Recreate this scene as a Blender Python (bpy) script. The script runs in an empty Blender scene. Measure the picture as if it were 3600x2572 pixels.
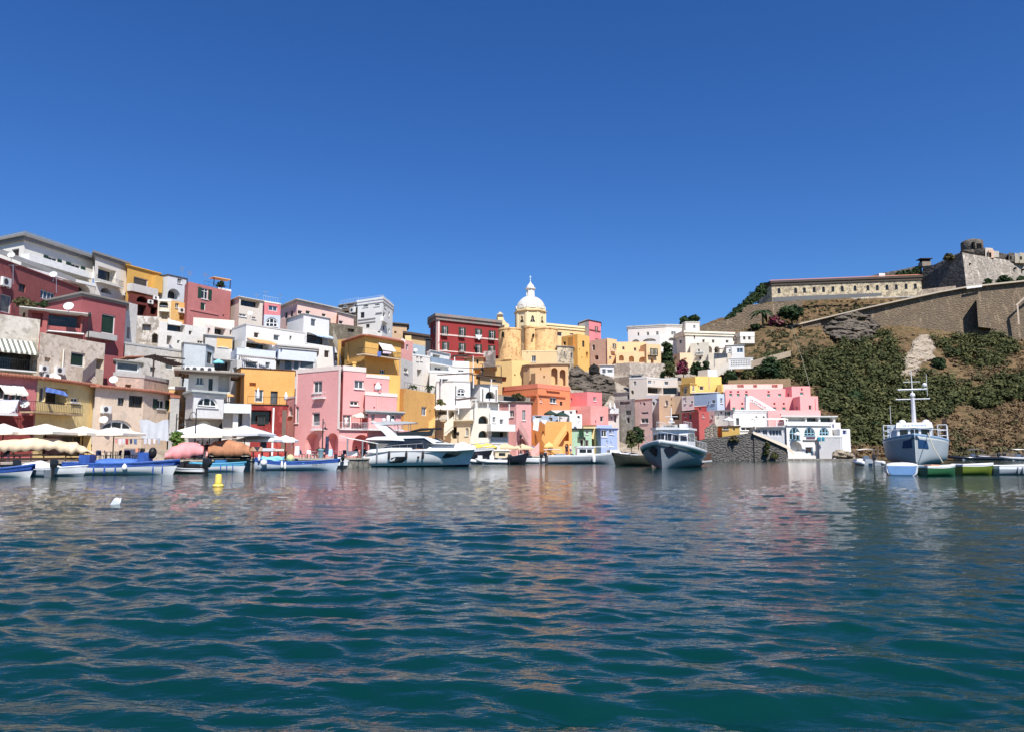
import bpy, math, random, re
import numpy as np
from mathutils import Vector, Matrix
R = random.Random(7)
sc = bpy.context.scene
COL = sc.collection
V = Vector
# ---------------------------------------------------------------- survey: photo pixel + distance -> place in metres
F = 2619.0; CX = 1800.0; CY = 1286.0; CH = 2.0
TH = math.atan((1577 - CY) / F); CT = math.cos(TH); ST = math.sin(TH)
def ray(px, py):
    a = (px - CX) / F; b = (CY - py) / F
    return V((a, CT - b * ST, ST + b * CT))
def P(px, py, D):
    r = ray(px, py); return V((0, 0, CH)) + r * (D / r.y)
def PZ(px, py, z):
    r = ray(px, py); return V((0, 0, CH)) + r * ((z - CH) / r.z)
def mpp(D): return D / F
# ---------------------------------------------------------------- materials
def lin(c):
    c = c / 255.0
    return c / 12.92 if c <= 0.04045 else ((c + 0.055) / 1.055) ** 2.4
ALB = 0.80
def C(r, g, b, k=1.0):
    v = [lin(x) * ALB * k for x in (r, g, b)]; m = max(v)
    return tuple(min(0.82, x + .15 * m * (m - x) + .01) for x in v)
MATS = {}
def newmat(name):
    m = bpy.data.materials.new(name); m.use_nodes = True
    return m, m.node_tree.nodes, m.node_tree.links, m.node_tree.nodes['Principled BSDF']
def noise(n, l, vec, scale, detail=4, rough=0.6):
    t = n.new('ShaderNodeTexNoise'); t.inputs['Scale'].default_value = scale
    t.inputs['Detail'].default_value = detail; t.inputs['Roughness'].default_value = rough
    l.new(vec, t.inputs['Vector']); return t.outputs['Fac']
def ramp(n, l, fac, a, b, ca=(0, 0, 0, 1), cb=(1, 1, 1, 1)):
    r = n.new('ShaderNodeValToRGB'); e = r.color_ramp.elements
    e[0].position = a; e[1].position = b; e[0].color = ca; e[1].color = cb
    l.new(fac, r.inputs['Fac']); return r.outputs['Color']
def mix(n, l, fac, a, b, mode='MIX'):
    m = n.new('ShaderNodeMix'); m.data_type = 'RGBA'; m.blend_type = mode
    for s, v in ((m.inputs['Factor'], fac), (m.inputs['A'], a), (m.inputs['B'], b)):
        if hasattr(v, 'type') and hasattr(v, 'links'): l.new(v, s)
        elif isinstance(v, (int, float)): s.default_value = v
        else: s.default_value = (*v[:3], 1)
    return m.outputs['Result']
def mapping(n, l, vec, sx, sy, sz):
    m = n.new('ShaderNodeMapping'); m.inputs['Scale'].default_value = (sx, sy, sz)
    l.new(vec, m.inputs['Vector']); return m.outputs['Vector']
def bump(n, l, b, h, strength, dist):
    x = n.new('ShaderNodeBump'); x.inputs['Strength'].default_value = strength
    x.inputs['Distance'].default_value = dist; l.new(h, x.inputs['Height']); l.new(x.outputs['Normal'], b.inputs['Normal'])
def plain(name, col, rough=0.7, metal=0.0, spec=0.3, var=0.12, scale=1.5):
    key = ('p', name, col, rough, metal)
    if key in MATS: return MATS[key]
    m, n, l, b = newmat(name)
    g = n.new('ShaderNodeNewGeometry')
    f = noise(n, l, g.outputs['Position'], scale, 5)
    d = ramp(n, l, f, 0.3, 0.7)
    c = mix(n, l, d, tuple(x * (1 - var) for x in col), tuple(min(.9, x * (1 + var * .6)) for x in col))
    l.new(c, b.inputs['Base Color'])
    b.inputs['Roughness'].default_value = rough; b.inputs['Metallic'].default_value = metal
    b.inputs['Specular IOR Level'].default_value = spec
    MATS[key] = m; return m
def plaster(col, dirt=0.25, peel=None, pk=0.5, sh=0.0):
    key = ('w', col, dirt, peel, pk)
    if key in MATS: return MATS[key]
    m, n, l, b = newmat('plaster')
    g = n.new('ShaderNodeNewGeometry'); pos = g.outputs['Position']
    off = n.new('ShaderNodeVectorMath'); off.operation = 'ADD'; off.inputs[1].default_value = (len(MATS) * 3.7, len(MATS) * 1.3, 0)
    l.new(pos, off.inputs[0]); pos = off.outputs[0]
    c = col
    big = ramp(n, l, noise(n, l, pos, 0.35, 6, .65), 0.35, 0.68)
    dark = tuple(x * (1 - dirt * 1.25) * k for x, k in zip(col, (1, .97, .93)))
    c = mix(n, l, big, c, dark)
    st = ramp(n, l, noise(n, l, mapping(n, l, pos, 1.7, 1.7, .13), 1.0, 5, .7), 0.52, 0.75)
    c = mix(n, l, st, c, tuple(x * (1 - dirt * 1.1) for x in col))
    c = mix(n, l, ramp(n, l, noise(n, l, mapping(n, l, pos, 1, 1, .6), 1.1, 8, .75), .5, .62), c, tuple(x * (1 - dirt * .8) * k for x, k in zip(col, (1, .98, .95))))
    fine = ramp(n, l, noise(n, l, pos, 3.5, 5, .7), 0.3, 0.75)
    c = mix(n, l, fine, c, tuple(min(.88, x * 1.06) for x in col))
    if peel:
        pe = ramp(n, l, noise(n, l, mapping(n, l, pos, 1, 1, .8), 0.55, 9, .72), pk, pk + .06)
        c = mix(n, l, pe, c, peel)
        p2 = ramp(n, l, noise(n, l, pos, 1.4, 6, .7), pk + .04, pk + .1)
        c = mix(n, l, p2, c, tuple(x * .8 for x in peel))
    l.new(c, b.inputs['Base Color']); b.inputs['Roughness'].default_value = 0.9
    b.inputs['Specular IOR Level'].default_value = 0.15
    bump(n, l, b, noise(n, l, pos, 2.2, 7, .7), 0.35, 0.08)
    MATS[key] = m; return m
def stone(name, c1, c2, c3, scale=1.0, zs=2.0, bs=1.0):
    key = ('s', name)
    if key in MATS: return MATS[key]
    m, n, l, b = newmat(name); scale *= 2.6
    g = n.new('ShaderNodeNewGeometry'); pos = g.outputs['Position']
    mp = mapping(n, l, pos, 1, 1, zs)
    v = n.new('ShaderNodeTexVoronoi'); v.inputs['Scale'].default_value = scale; l.new(mp, v.inputs['Vector'])
    cs = n.new('ShaderNodeSeparateColor'); l.new(v.outputs['Color'], cs.inputs[0])
    c = mix(n, l, cs.outputs[0], c1, c2)
    big = ramp(n, l, noise(n, l, pos, .13, 8, .72), .4, .64)
    c = mix(n, l, big, c, c3)
    jt = ramp(n, l, v.outputs['Distance'], 0.35, 0.75)
    c = mix(n, l, jt, c, tuple(x * .75 for x in c3))
    sp = ramp(n, l, noise(n, l, pos, 1.3, 8, .75), .42, .66)
    c = mix(n, l, sp, c, tuple(x * .7 for x in c2))
    c = mix(n, l, ramp(n, l, noise(n, l, mapping(n, l, pos, .6, .6, .15), 1, 6, .7), .55, .72), c, tuple(min(.8, x * 1.35) for x in c1))
    l.new(c, b.inputs['Base Color']); b.inputs['Roughness'].default_value = .95; b.inputs['Specular IOR Level'].default_value = .1
    ad = n.new('ShaderNodeMath'); ad.operation = 'SUBTRACT'; l.new(noise(n, l, pos, 1.5, 9, .75), ad.inputs[0]); l.new(jt, ad.inputs[1])
    bump(n, l, b, ad.outputs[0], .8, .2 * bs)
    MATS[key] = m; return m
def rockmat(name, c1, c2, c3):
    m, n, l, b = newmat(name)
    g = n.new('ShaderNodeNewGeometry'); pos = g.outputs['Position']
    f = noise(n, l, mapping(n, l, pos, .35, .35, 1.5), 1, 8, .72); f2 = noise(n, l, pos, .5, 8, .75)
    c = mix(n, l, ramp(n, l, f, .4, .6), c1, c2); c = mix(n, l, ramp(n, l, f2, .5, .64), c, c3)
    c = mix(n, l, ramp(n, l, noise(n, l, pos, .22, 5, .7), .56, .66), c, (.10, .085, .035))
    l.new(c, b.inputs['Base Color']); b.inputs['Roughness'].default_value = .95; b.inputs['Specular IOR Level'].default_value = .1
    bump(n, l, b, f, 1.0, .8); return m
def textmesh(name, cu, mat):
    t = bpy.data.objects.new(name, cu); COL.objects.link(t); bpy.context.view_layer.update()
    me = bpy.data.meshes.new_from_object(t.evaluated_get(bpy.context.evaluated_depsgraph_get())); bpy.data.objects.remove(t)
    me.materials.clear(); me.materials.append(mat); o = bpy.data.objects.new(name, me); COL.objects.link(o); return o
def text(name, s, size, mat, font_shear=0.0):
    cu = bpy.data.curves.new(name, 'FONT'); cu.body = s; cu.size = size; cu.extrude = .008; cu.align_x = 'CENTER'; cu.align_y = 'CENTER'; cu.shear = font_shear
    return textmesh(name, cu, mat)
def leafmat(name, cols):
    key = ('l', name)
    if key in MATS: return MATS[key]
    m, n, l, b = newmat(name)
    oi = n.new('ShaderNodeAttribute'); oi.attribute_name = 'tone'
    r = n.new('ShaderNodeValToRGB'); e = r.color_ramp.elements
    e[0].color = (*cols[0], 1); e[1].color = (*cols[-1], 1)
    for i, c in enumerate(cols[1:-1]):
        x = e.new((i + 1) / (len(cols) - 1)); x.color = (*c, 1)
    l.new(oi.outputs['Fac'], r.inputs['Fac']); l.new(r.outputs['Color'], b.inputs['Base Color'])
    b.inputs['Roughness'].default_value = .75; b.inputs['Specular IOR Level'].default_value = .2
    MATS[key] = m; return m
def glassm(kind='dark'):
    key = ('g', kind)
    if key in MATS: return MATS[key]
    m, n, l, b = newmat('glass_or_hole_shade')
    g = n.new('ShaderNodeNewGeometry')
    f = ramp(n, l, noise(n, l, g.outputs['Position'], .9, 2), .35, .65)
    c0, c1 = {'dark': ((.006, .007, .008), (.03, .034, .038)), 'blue': ((.02, .05, .09), (.06, .11, .17)), 'grey': ((.06, .07, .075), (.13, .14, .15)),
              'hole': ((.004, .004, .004), (.012, .011, .01))}[kind]  # hole: shade inside openings put into a near-black colour
    l.new(mix(n, l, f, c0, c1), b.inputs['Base Color'])
    b.inputs['Roughness'].default_value = .12 if kind != 'hole' else .8
    b.inputs['Specular IOR Level'].default_value = .5 if kind != 'hole' else .1
    MATS[key] = m; return m
WHITE = C(240, 238, 232)
M_WHITE = plain('white_paint', C(243, 241, 236), .6)
M_CREAM = plain('cream_canvas', C(250, 240, 222), .85, var=.06)
M_IRON = plain('dark_iron', (.02, .02, .022), .5)
M_STEEL = plain('steel', (.45, .46, .47), .35, .7)
M_GREY = plain('grey_plaster', C(196, 192, 186), .9)
M_TERRA = plain('terracotta', C(196, 120, 88), .9, var=.3, scale=4)
M_WOOD = plain('weathered_wood', C(92, 66, 52), .85, var=.35, scale=3)
M_DARKW = plain('dark_wood', C(58, 40, 34), .85, var=.3, scale=3)
M_GREEN = plain('green_shutter', C(34, 66, 52), .6)
M_BLACK = plain('black_rubber', (.012, .012, .013), .5)
# ---------------------------------------------------------------- meshes and objects
ORG = {}
class MB:
    def __init__(s): s.v = []; s.f = []
    def add(s, vs, fs):
        k = len(s.v); s.v += [V(x) for x in vs]; s.f += [tuple(i + k for i in f) for f in fs]; return s
    def poly(s, *vs): return s.add(vs, [tuple(range(len(vs)))])
    def obox(s, o, a, b, c):
        o, a, b, c = V(o), V(a), V(b), V(c)
        return s.add([o, o + a, o + a + b, o + b, o + c, o + a + c, o + a + b + c, o + b + c],
                     [(0, 3, 2, 1), (4, 5, 6, 7), (0, 1, 5, 4), (1, 2, 6, 5), (2, 3, 7, 6), (3, 0, 4, 7)])
    def box(s, x0, x1, y0, y1, z0, z1): return s.obox((x0, y0, z0), (x1 - x0, 0, 0), (0, y1 - y0, 0), (0, 0, z1 - z0))
    def tube(s, pts, r, n=6, r1=None):
        pts = [V(p) for p in pts]; m = len(pts); vs = []
        for i, p in enumerate(pts):
            d = (pts[min(i + 1, m - 1)] - pts[max(i - 1, 0)]).normalized()
            a = d.cross(V((0, 0, 1)) if abs(d.z) < .95 else V((1, 0, 0))).normalized(); b = d.cross(a)
            rr = r if r1 is None else r + (r1 - r) * i / (m - 1)
            vs += [p + (a * math.cos(t) + b * math.sin(t)) * rr for t in [2 * math.pi * k / n for k in range(n)]]
        fs = [(i * n + k, i * n + (k + 1) % n, (i + 1) * n + (k + 1) % n, (i + 1) * n + k) for i in range(m - 1) for k in range(n)]
        fs += [tuple(range(n))[::-1], tuple(range((m - 1) * n, m * n))]
        return s.add(vs, fs)
    def lathe(s, c, prof, n=16, ph=0.0, sx=1, sy=1):
        c = V(c); m = len(prof)
        vs = [c + V((r * sx * math.cos(ph + 2 * math.pi * k / n), r * sy * math.sin(ph + 2 * math.pi * k / n), z)) for r, z in prof for k in range(n)]
        fs = [(i * n + k, i * n + (k + 1) % n, (i + 1) * n + (k + 1) % n, (i + 1) * n + k) for i in range(m - 1) for k in range(n)]
        fs += [tuple(range(n))[::-1], tuple(range((m - 1) * n, m * n))]
        return s.add(vs, fs)
    def ball(s, c, r, n=10, sx=1, sy=1, sz=1):
        return s.lathe(c, [(max(.02, math.sin(math.pi * i / 7)) * r, -math.cos(math.pi * i / 7) * r * sz) for i in range(8)], n, 0, sx, sy)
    def prism(s, poly, z0, z1):
        n = len(poly)
        vs = [V((p[0], p[1], z0)) for p in poly] + [V((p[0], p[1], z1)) for p in poly]
        return s.add(vs, [tuple(range(n))[::-1], tuple(range(n, 2 * n))] + [(i, (i + 1) % n, n + (i + 1) % n, n + i) for i in range(n)])
    def loft(s, rings, cap=True, close=True):
        n = len(rings[0]); vs = [V(p) for r in rings for p in r]; m = len(rings)
        kk = n if close else n - 1
        fs = [(i * n + k, i * n + (k + 1) % n, (i + 1) * n + (k + 1) % n, (i + 1) * n + k) for i in range(m - 1) for k in range(kk)]
        if cap: fs += [tuple(range(n))[::-1], tuple(range((m - 1) * n, m * n))]
        return s.add(vs, fs)
    def build(s, name, mat, parent=None, smooth=False, mod=None):
        if not s.f: return None
        og = V((0, 0, 0)); q = parent
        while q is not None: og = ORG.get(q.name, og) if q.name in ORG else og; q = q.parent
        me = bpy.data.meshes.new(name); me.from_pydata([tuple(x - og) for x in s.v], [], s.f); me.update()
        if smooth:
            for p in me.polygons: p.use_smooth = True
        me.materials.append(mat)
        o = bpy.data.objects.new(name, me); COL.objects.link(o)
        if parent: o.parent = parent
        return o
def tag(o, label=None, cat=None, group=None, kind=None):
    if label: o['label'] = label
    if cat: o['category'] = cat
    if group: o['group'] = group
    if kind: o['kind'] = kind
    return o
def thing(name, label, cat, loc=(0, 0, 0), rz=0.0, group=None, local=False):
    o = bpy.data.objects.new(name, None); COL.objects.link(o); o.empty_display_size = .3
    o.location = loc; o.rotation_euler = (0, 0, rz); tag(o, label, cat, group)
    ORG[o.name] = V((0, 0, 0)) if local else V(loc)
    return o
def dup(o, loc=None, rz=None, label=None, parent=None, scale=None):
    c = o.copy(); COL.objects.link(c)
    if parent: c.parent = parent
    if loc is not None: c.location = loc
    if rz is not None: c.rotation_euler = (0, 0, rz)
    if scale is not None: c.scale = (scale,) * 3 if isinstance(scale, (int, float)) else scale
    if label: c['label'] = label
    for ch in o.children: dup(ch, parent=c)
    return c
class Face:
    def __init__(s, a, b):
        s.a = V((a[0], a[1], 0)); d = V((b[0] - a[0], b[1] - a[1], 0)); s.L = d.length; s.u = d.normalized()
        s.n = V((s.u.y, -s.u.x, 0))
        if s.n.dot(-(s.a + d * .5)) < 0: s.n = -s.n
    def at(s, u, z, off=0.0): return V((s.a.x + s.u.x * u + s.n.x * off, s.a.y + s.u.y * u + s.n.y * off, z))
    def uv(s, px, py, off=0.0):
        r = ray(px, py); o = V((0, 0, CH)); t = (s.a + s.n * off - o).dot(s.n) / r.dot(s.n); p = o + r * t
        return (p - s.a).dot(s.u), p.z
    def box(s, mb, u0, u1, z0, z1, o0, o1):
        return mb.obox(s.at(u0, z0, o0), s.u * (u1 - u0), s.n * (o1 - o0), V((0, 0, z1 - z0)))
def offset_poly(p, d):
    n = len(p); A = sum(p[i].x * p[(i + 1) % n].y - p[(i + 1) % n].x * p[i].y for i in range(n)); sg = 1 if A > 0 else -1
    out = []
    for i in range(n):
        e0 = (p[i] - p[i - 1]).normalized(); e1 = (p[(i + 1) % n] - p[i]).normalized()
        n0 = V((e0.y, -e0.x)) * sg; n1 = V((e1.y, -e1.x)) * sg
        b = n0 + n1
        b = b / max(b.length_squared, .3) * 2
        if b.length > 2.2: b = b.normalized() * 2.2
        out.append(p[i] + b * d)
    return out
def arc(u0, u1, z0, z1, n=10):
    w = (u1 - u0) / 2; ry = min(w, (z1 - z0) * .85); zs = z1 - ry; c = (u0 + u1) / 2
    return [(c - w * math.cos(math.pi * i / n), zs + ry * math.sin(math.pi * i / n)) for i in range(n + 1)], zs
SHUT = {'g': C(34, 66, 52), 's': C(30, 62, 46), 'k': C(62, 48, 44), 'B': C(40, 62, 128), 'T': C(80, 150, 140), 'e': C(88, 82, 76)}
def wall_grid(mb, fc, zb, zt, holes):
    us = sorted({0.0, fc.L} | {min(max(h[k], 0), fc.L) for h in holes for k in (1, 2)})
    zs = sorted({zb, zt} | {min(max(h[k], zb), zt) for h in holes for k in (3, 4)})
    for i in range(len(us) - 1):
        for j in range(len(zs) - 1):
            if us[i + 1] - us[i] < 1e-4 or zs[j + 1] - zs[j] < 1e-4: continue
            cu = (us[i] + us[i + 1]) / 2; cz = (zs[j] + zs[j + 1]) / 2
            if any(h[1] < cu < h[2] and h[3] < cz < h[4] for h in holes): continue
            mb.poly(fc.at(us[i], zs[j]), fc.at(us[i + 1], zs[j]), fc.at(us[i + 1], zs[j + 1]), fc.at(us[i], zs[j + 1]))
DEPTH = {'o': 1.1, 'a': 1.7, 'p': 1.3, 'q': .7, 'n': .35}
def reveal(mb, fc, h):
    ty, u0, u1, z0, z1 = h[:5]; d = -DEPTH.get(ty, .22)
    if ty in 'aAp':
        ar, zs = arc(u0, u1, z0, z1); m = len(ar) // 2
        for i in range(len(ar) - 1):
            cn = (u0, z1) if i < m else (u1, z1)
            mb.poly(fc.at(*cn), fc.at(*ar[i]), fc.at(*ar[i + 1]))
        mb.poly(fc.at(u0, z1), fc.at(*ar[m]), fc.at(u1, z1))
        out = [(u0, z0)] + ar + [(u1, z0)]
    else: out = [(u0, z0), (u0, z1), (u1, z1), (u1, z0)]
    k = len(out)
    for i in range(k):
        a, b = out[i], out[(i + 1) % k]
        mb.poly(fc.at(*a), fc.at(*b), fc.at(*b, d), fc.at(*a, d))
    if ty in 'oaqnp': mb.poly(*[fc.at(*p, d) for p in out])
def window_parts(root, fc, h, hood_m, frame_m):
    ty, u0, u1, z0, z1, fl = h; w = u1 - u0; hh = z1 - z0; d = -.21
    if '+' in fl:
        b = MB(); fc.box(b, u0 - w * .25, u1 + w * .25, z1 + .12, z1 + .24, 0.003, .55); b.build('hood', hood_m, root)
    if ty in 'oaq':
        if w > .9 and hh > .8 and ty != 'q':
            dd = -DEPTH[ty] + .03; b = MB(); a = u0 + w * R.uniform(.02, .06); e = u1 - w * R.uniform(.02, .08)
            fc.box(b, a, e, z0 + .01, z0 + hh * R.uniform(.86, .95), dd - .02, dd + .02)
            b.build('shade_pane', glassm('dark'), root)  # dark glass added across the back so openings read as shaded
        return
    if ty in 'np': return
    t = max(.06, min(.13, w * .1)); b = MB()
    fm = frame_m
    if ty == 'A':
        ar, zs = arc(u0, u1, z0, z1); outer = [(u0, z0)] + ar + [(u1, z0)]
        c = ((u0 + u1) / 2, (z0 + zs) / 2)
        inn = [(c[0] + (p[0] - c[0]) * (1 - t * 2.2 / w), c[1] + (p[1] - c[1]) * (1 - t * 2.2 / hh)) for p in outer]
        for i in range(len(outer)):
            a_, b_ = i, (i + 1) % len(outer)
            b.poly(fc.at(*outer[a_], d + .05), fc.at(*outer[b_], d + .05), fc.at(*inn[b_], d + .05), fc.at(*inn[a_], d + .05))
            b.poly(fc.at(*inn[a_], d + .05), fc.at(*inn[b_], d + .05), fc.at(*inn[b_], d), fc.at(*inn[a_], d))
        for q in ((.33, .67) if w > 1.6 else (.5,)): fc.box(b, u0 + w * q - t / 2, u0 + w * q + t / 2, z0 + t, z1 - hh * .12, d + .002, d + .045)
        fc.box(b, u0 + t, u1 - t, zs - t / 2, zs + t / 2, d + .002, d + .047)
        fc.box(b, u0 - .08, u1 + .08, z0 - .09, z0 - .002, .003, .12)
        fr = b.build('window', fm, root); g = MB(); g.poly(*[fc.at(*p, d) for p in outer]); g.build('pane', glassm('dark'), fr); return
    fc.box(b, u0, u0 + t, z0, z1, d, d + .06); fc.box(b, u1 - t, u1, z0, z1, d, d + .06)
    fc.box(b, u0 + t, u1 - t, z1 - t, z1, d, d + .06); fc.box(b, u0 + t, u1 - t, z0, z0 + t * .9, d, d + .06)
    if ty in 'wgbu': 
        nm = 1 if w < 2.2 else 3
        for k in range(nm): q = u0 + w * (k + 1) / (nm + 1); fc.box(b, q - t * .4, q + t * .4, z0 + t * .9, z1 - t, d, d + .05)
        if hh > 1.7: fc.box(b, u0 + t, u1 - t, z0 + hh * .72, z0 + hh * .72 + t * .6, d, d + .045)
    if '_' in fl or ty in 'wg': fc.box(b, u0 - .1, u1 + .1, z0 - .1, z0 - .003, .003, .14)
    if '#' in fl:
        q = .16; fc.box(b, u0 - q, u0 - .002, z0, z1 + q, .003, .05); fc.box(b, u1 + .002, u1 + q, z0, z1 + q, .003, .05); fc.box(b, u0 - .001, u1 + .001, z1 + .002, z1 + q, .003, .05)
    if ty in 'bd': fm = plain('dark_frame', C(64, 56, 50), .6)
    nm = 'door' if ty == 'd' else 'window'
    fr = b.build(nm, fm, root)
    if ty in 'skBTe':
        for k in (0, 1):
            p = MB(); a = u0 + t + k * (w / 2 - t); e = a + w / 2 - t - .015
            fc.box(p, a, e, z0 + t * .9 + .005, z1 - t - .005, d - .02, d + .03)
            ns = max(3, int(hh / .22))
            for i in range(ns):
                zz = z0 + t + (hh - 2.2 * t) * (i + .5) / ns; fc.box(p, a + .05, e - .05, zz, zz + .05, d + .031, d + .06)
            p.build('shutter', plain('shutter_' + ty, SHUT[ty], .6), fr)
        return
    g = MB(); g.poly(fc.at(u0, z0, d + .005), fc.at(u1, z0, d + .005), fc.at(u1, z1, d + .005), fc.at(u0, z1, d + .005))
    g.build('pane', glassm({'u': 'blue', 'v': 'grey'}.get(ty, R.choice(['dark', 'dark', 'dark', 'grey']))), fr)
    if ty == 'g':
        for k in (0, 1):
            p = MB(); a = (u0 - w * .5 - .02) if k == 0 else u1 + .02
            fc.box(p, a, a + w * .5, z0, z1, .004, .06)
            ns = max(3, int(hh / .25))
            for i in range(ns):
                zz = z0 + .08 + (hh - .2) * (i + .5) / ns; fc.box(p, a + .06, a + w * .5 - .06, zz, zz + .06, .061, .08)
            p.build('shutter', plain('shutter_g', SHUT['g'], .6), fr)
def railing(mb, pts, h, step=.22, t=.03):
    for a, b in zip(pts, pts[1:]):
        a, b = V(a), V(b); d = b - a; L = d.length
        if L < .01: continue
        mb.tube([a + V((0, 0, h)), b + V((0, 0, h))], t * .8, 4); mb.tube([a + V((0, 0, .08)), b + V((0, 0, .08))], t * .6, 4)
        n = max(1, int(L / step))
        for i in range(n + 1):
            p = a + d * (i / n); mb.tube([p, p + V((0, 0, h))], t * .45, 4)
M_RAILW = plain('white_rail', C(225, 226, 228), .5)
M_GLASSR = plain('frosted_rail_glass', C(150, 165, 180), .15, spec=.6)
def balcony(root, fc, px0, px1, pr, pf, proj, style, mslab=None, sl=.14):
    u0, z0 = fc.uv(px0, pf, proj); u1, _ = fc.uv(px1, pf, proj); _, zr = fc.uv((px0 + px1) / 2, pr, proj); _, zf = fc.uv((px0 + px1) / 2, pf, proj)
    if u0 > u1: u0, u1 = u1, u0
    b = MB(); fc.box(b, u0, u1, zf - sl, zf, .003, proj); s = b.build('balcony', mslab or M_WHITE, root)
    hh = max(.35, zr - zf); r = MB(); e = .05
    pts = [fc.at(u0 + e, zf, .03), fc.at(u0 + e, zf, proj - e), fc.at(u1 - e, zf, proj - e), fc.at(u1 - e, zf, .03)]
    if style in ('bars', 'white', 'dark'):
        railing(r, pts, hh); r.build('railing', M_RAILW if style == 'white' else M_IRON, s)
    elif style == 'glass':
        railing(r, pts, hh, 1.4, .04)
        for a, c in zip(pts, pts[1:]): r.obox(a + V((0, 0, .1)), c - a, V((.012, .012, 0)), V((0, 0, hh - .14)))
        r.build('railing', M_GLASSR, s)
    else:
        for q in ((u0, u0 + .14, .003, proj), (u1 - .14, u1, .003, proj)): fc.box(r, q[0], q[1], zf + .002, zf + hh, q[2], q[3])
        fc.box(r, u0 + .14, u1 - .14, zf + .002, zf + hh, proj - .14, proj); r.build('parapet', mslab or M_WHITE, s)
    return s
def awning(root, fc, px0, py0, px1, py1, proj, mat, name='awning', stripe=None):
    u0, z1 = fc.uv(px0, py0); u1, _ = fc.uv(px1, py0); _, z0 = fc.uv((px0 + px1) / 2, py1, proj)
    if u0 > u1: u0, u1 = u1, u0
    n = max(6, int((u1 - u0) / .25)); b = MB(); th = V((0, 0, .04))
    top = [fc.at(u0 + (u1 - u0) * i / n, z1, .02) for i in range(n + 1)]
    mid = [fc.at(u0 + (u1 - u0) * i / n, z0 + .18 + .03 * math.sin(i * 1.3), proj) for i in range(n + 1)]
    bot = [p - V((0, 0, .18 + .03 * (i % 2))) for i, p in enumerate(mid)]
    b.loft([top, mid, bot], False, False); b.loft([[p - th for p in top], [p - th for p in mid]], False, False)
    for i in (0, n): b.poly(top[i], mid[i], mid[i] - th, top[i] - th)
    o = b.build(name, mat, root)
    if stripe:
        o.data.materials.append(stripe)
        for i, p in enumerate(o.data.polygons):
            if (i % n) % 2: p.material_index = 1
    return o
def ac_unit(root, fc, px, py, w=.9):
    u, z = fc.uv(px, py); b = MB(); fc.box(b, u - w / 2, u + w / 2, z - w * .36, z + w * .36, .08, .45)
    fc.box(b, u - w * .4, u - w * .34, z - w * .46, z - w * .362, .003, .45); fc.box(b, u + w * .34, u + w * .4, z - w * .46, z - w * .362, .003, .45)
    o = b.build('air_conditioner', M_WHITE, root)
    f = MB(); c = fc.at(u - w * .12, z, .452); f.poly(*[c + fc.u * (w * .27 * math.cos(t)) + V((0, 0, w * .27 * math.sin(t))) for t in [k * math.pi / 6 for k in range(12)]])
    f.poly(*[c + fc.n * .004 + fc.u * (w * .1 * math.cos(t)) + V((0, 0, w * .1 * math.sin(t))) for t in [k * math.pi / 4 for k in range(8)]])
    f.build('fan', plain('fan_grille', (.06, .06, .065), .5), o)
def dish_mesh(b, c, nrm, r):
    nrm = V(nrm).normalized(); a = nrm.cross(V((0, 0, 1))).normalized(); e = nrm.cross(a)
    rings = [[c + (a * math.cos(t) + e * math.sin(t)) * q * r + nrm * (q * q * .22 * r) for t in [k * math.pi / 7 for k in range(14)]] for q in (.05, .35, .7, 1)]
    b.loft(rings, False); b.poly(*rings[0]); b.loft([[p - nrm * .03 for p in x] for x in rings], False)
    b.tube([c + e * r * .9 + nrm * .2 * r, c + nrm * r * .85], .025, 4); b.ball(c + nrm * r * .85, .07, 6)
M_DISH = plain('dish_enamel', C(232, 230, 226), .5)
def sat_dish(root, fc, px, py, r=.36, off=.55):
    r = min(r, .4); u, z = fc.uv(px, py, off); c = fc.at(u, z, off); b = MB(); dish_mesh(b, c, (.25, -.85, .45), r)
    b.tube([c, fc.at(u, z - .35, .02)], .03, 5); b.build('satellite_dish', M_DISH, root)
def parse(wins):
    out = []
    for m in re.finditer(r'(\d)([a-zA-Z])([+_#]*)(-?\d+),(\d+),(-?\d+),(\d+)', wins):
        out.append((int(m[1]), m[2], m[3], *[int(x) for x in m.groups()[3:]]))
    return out
HN = {}
def dk(px, D):
    w = 0 if px <= 1400 else min(1, (px - 1400) / 150) if px < 2150 else max(0, 1 - (px - 2150) / 450)
    return D * (1 + .12 * w * max(0, min(1, (172 - D) / 40)))
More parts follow.
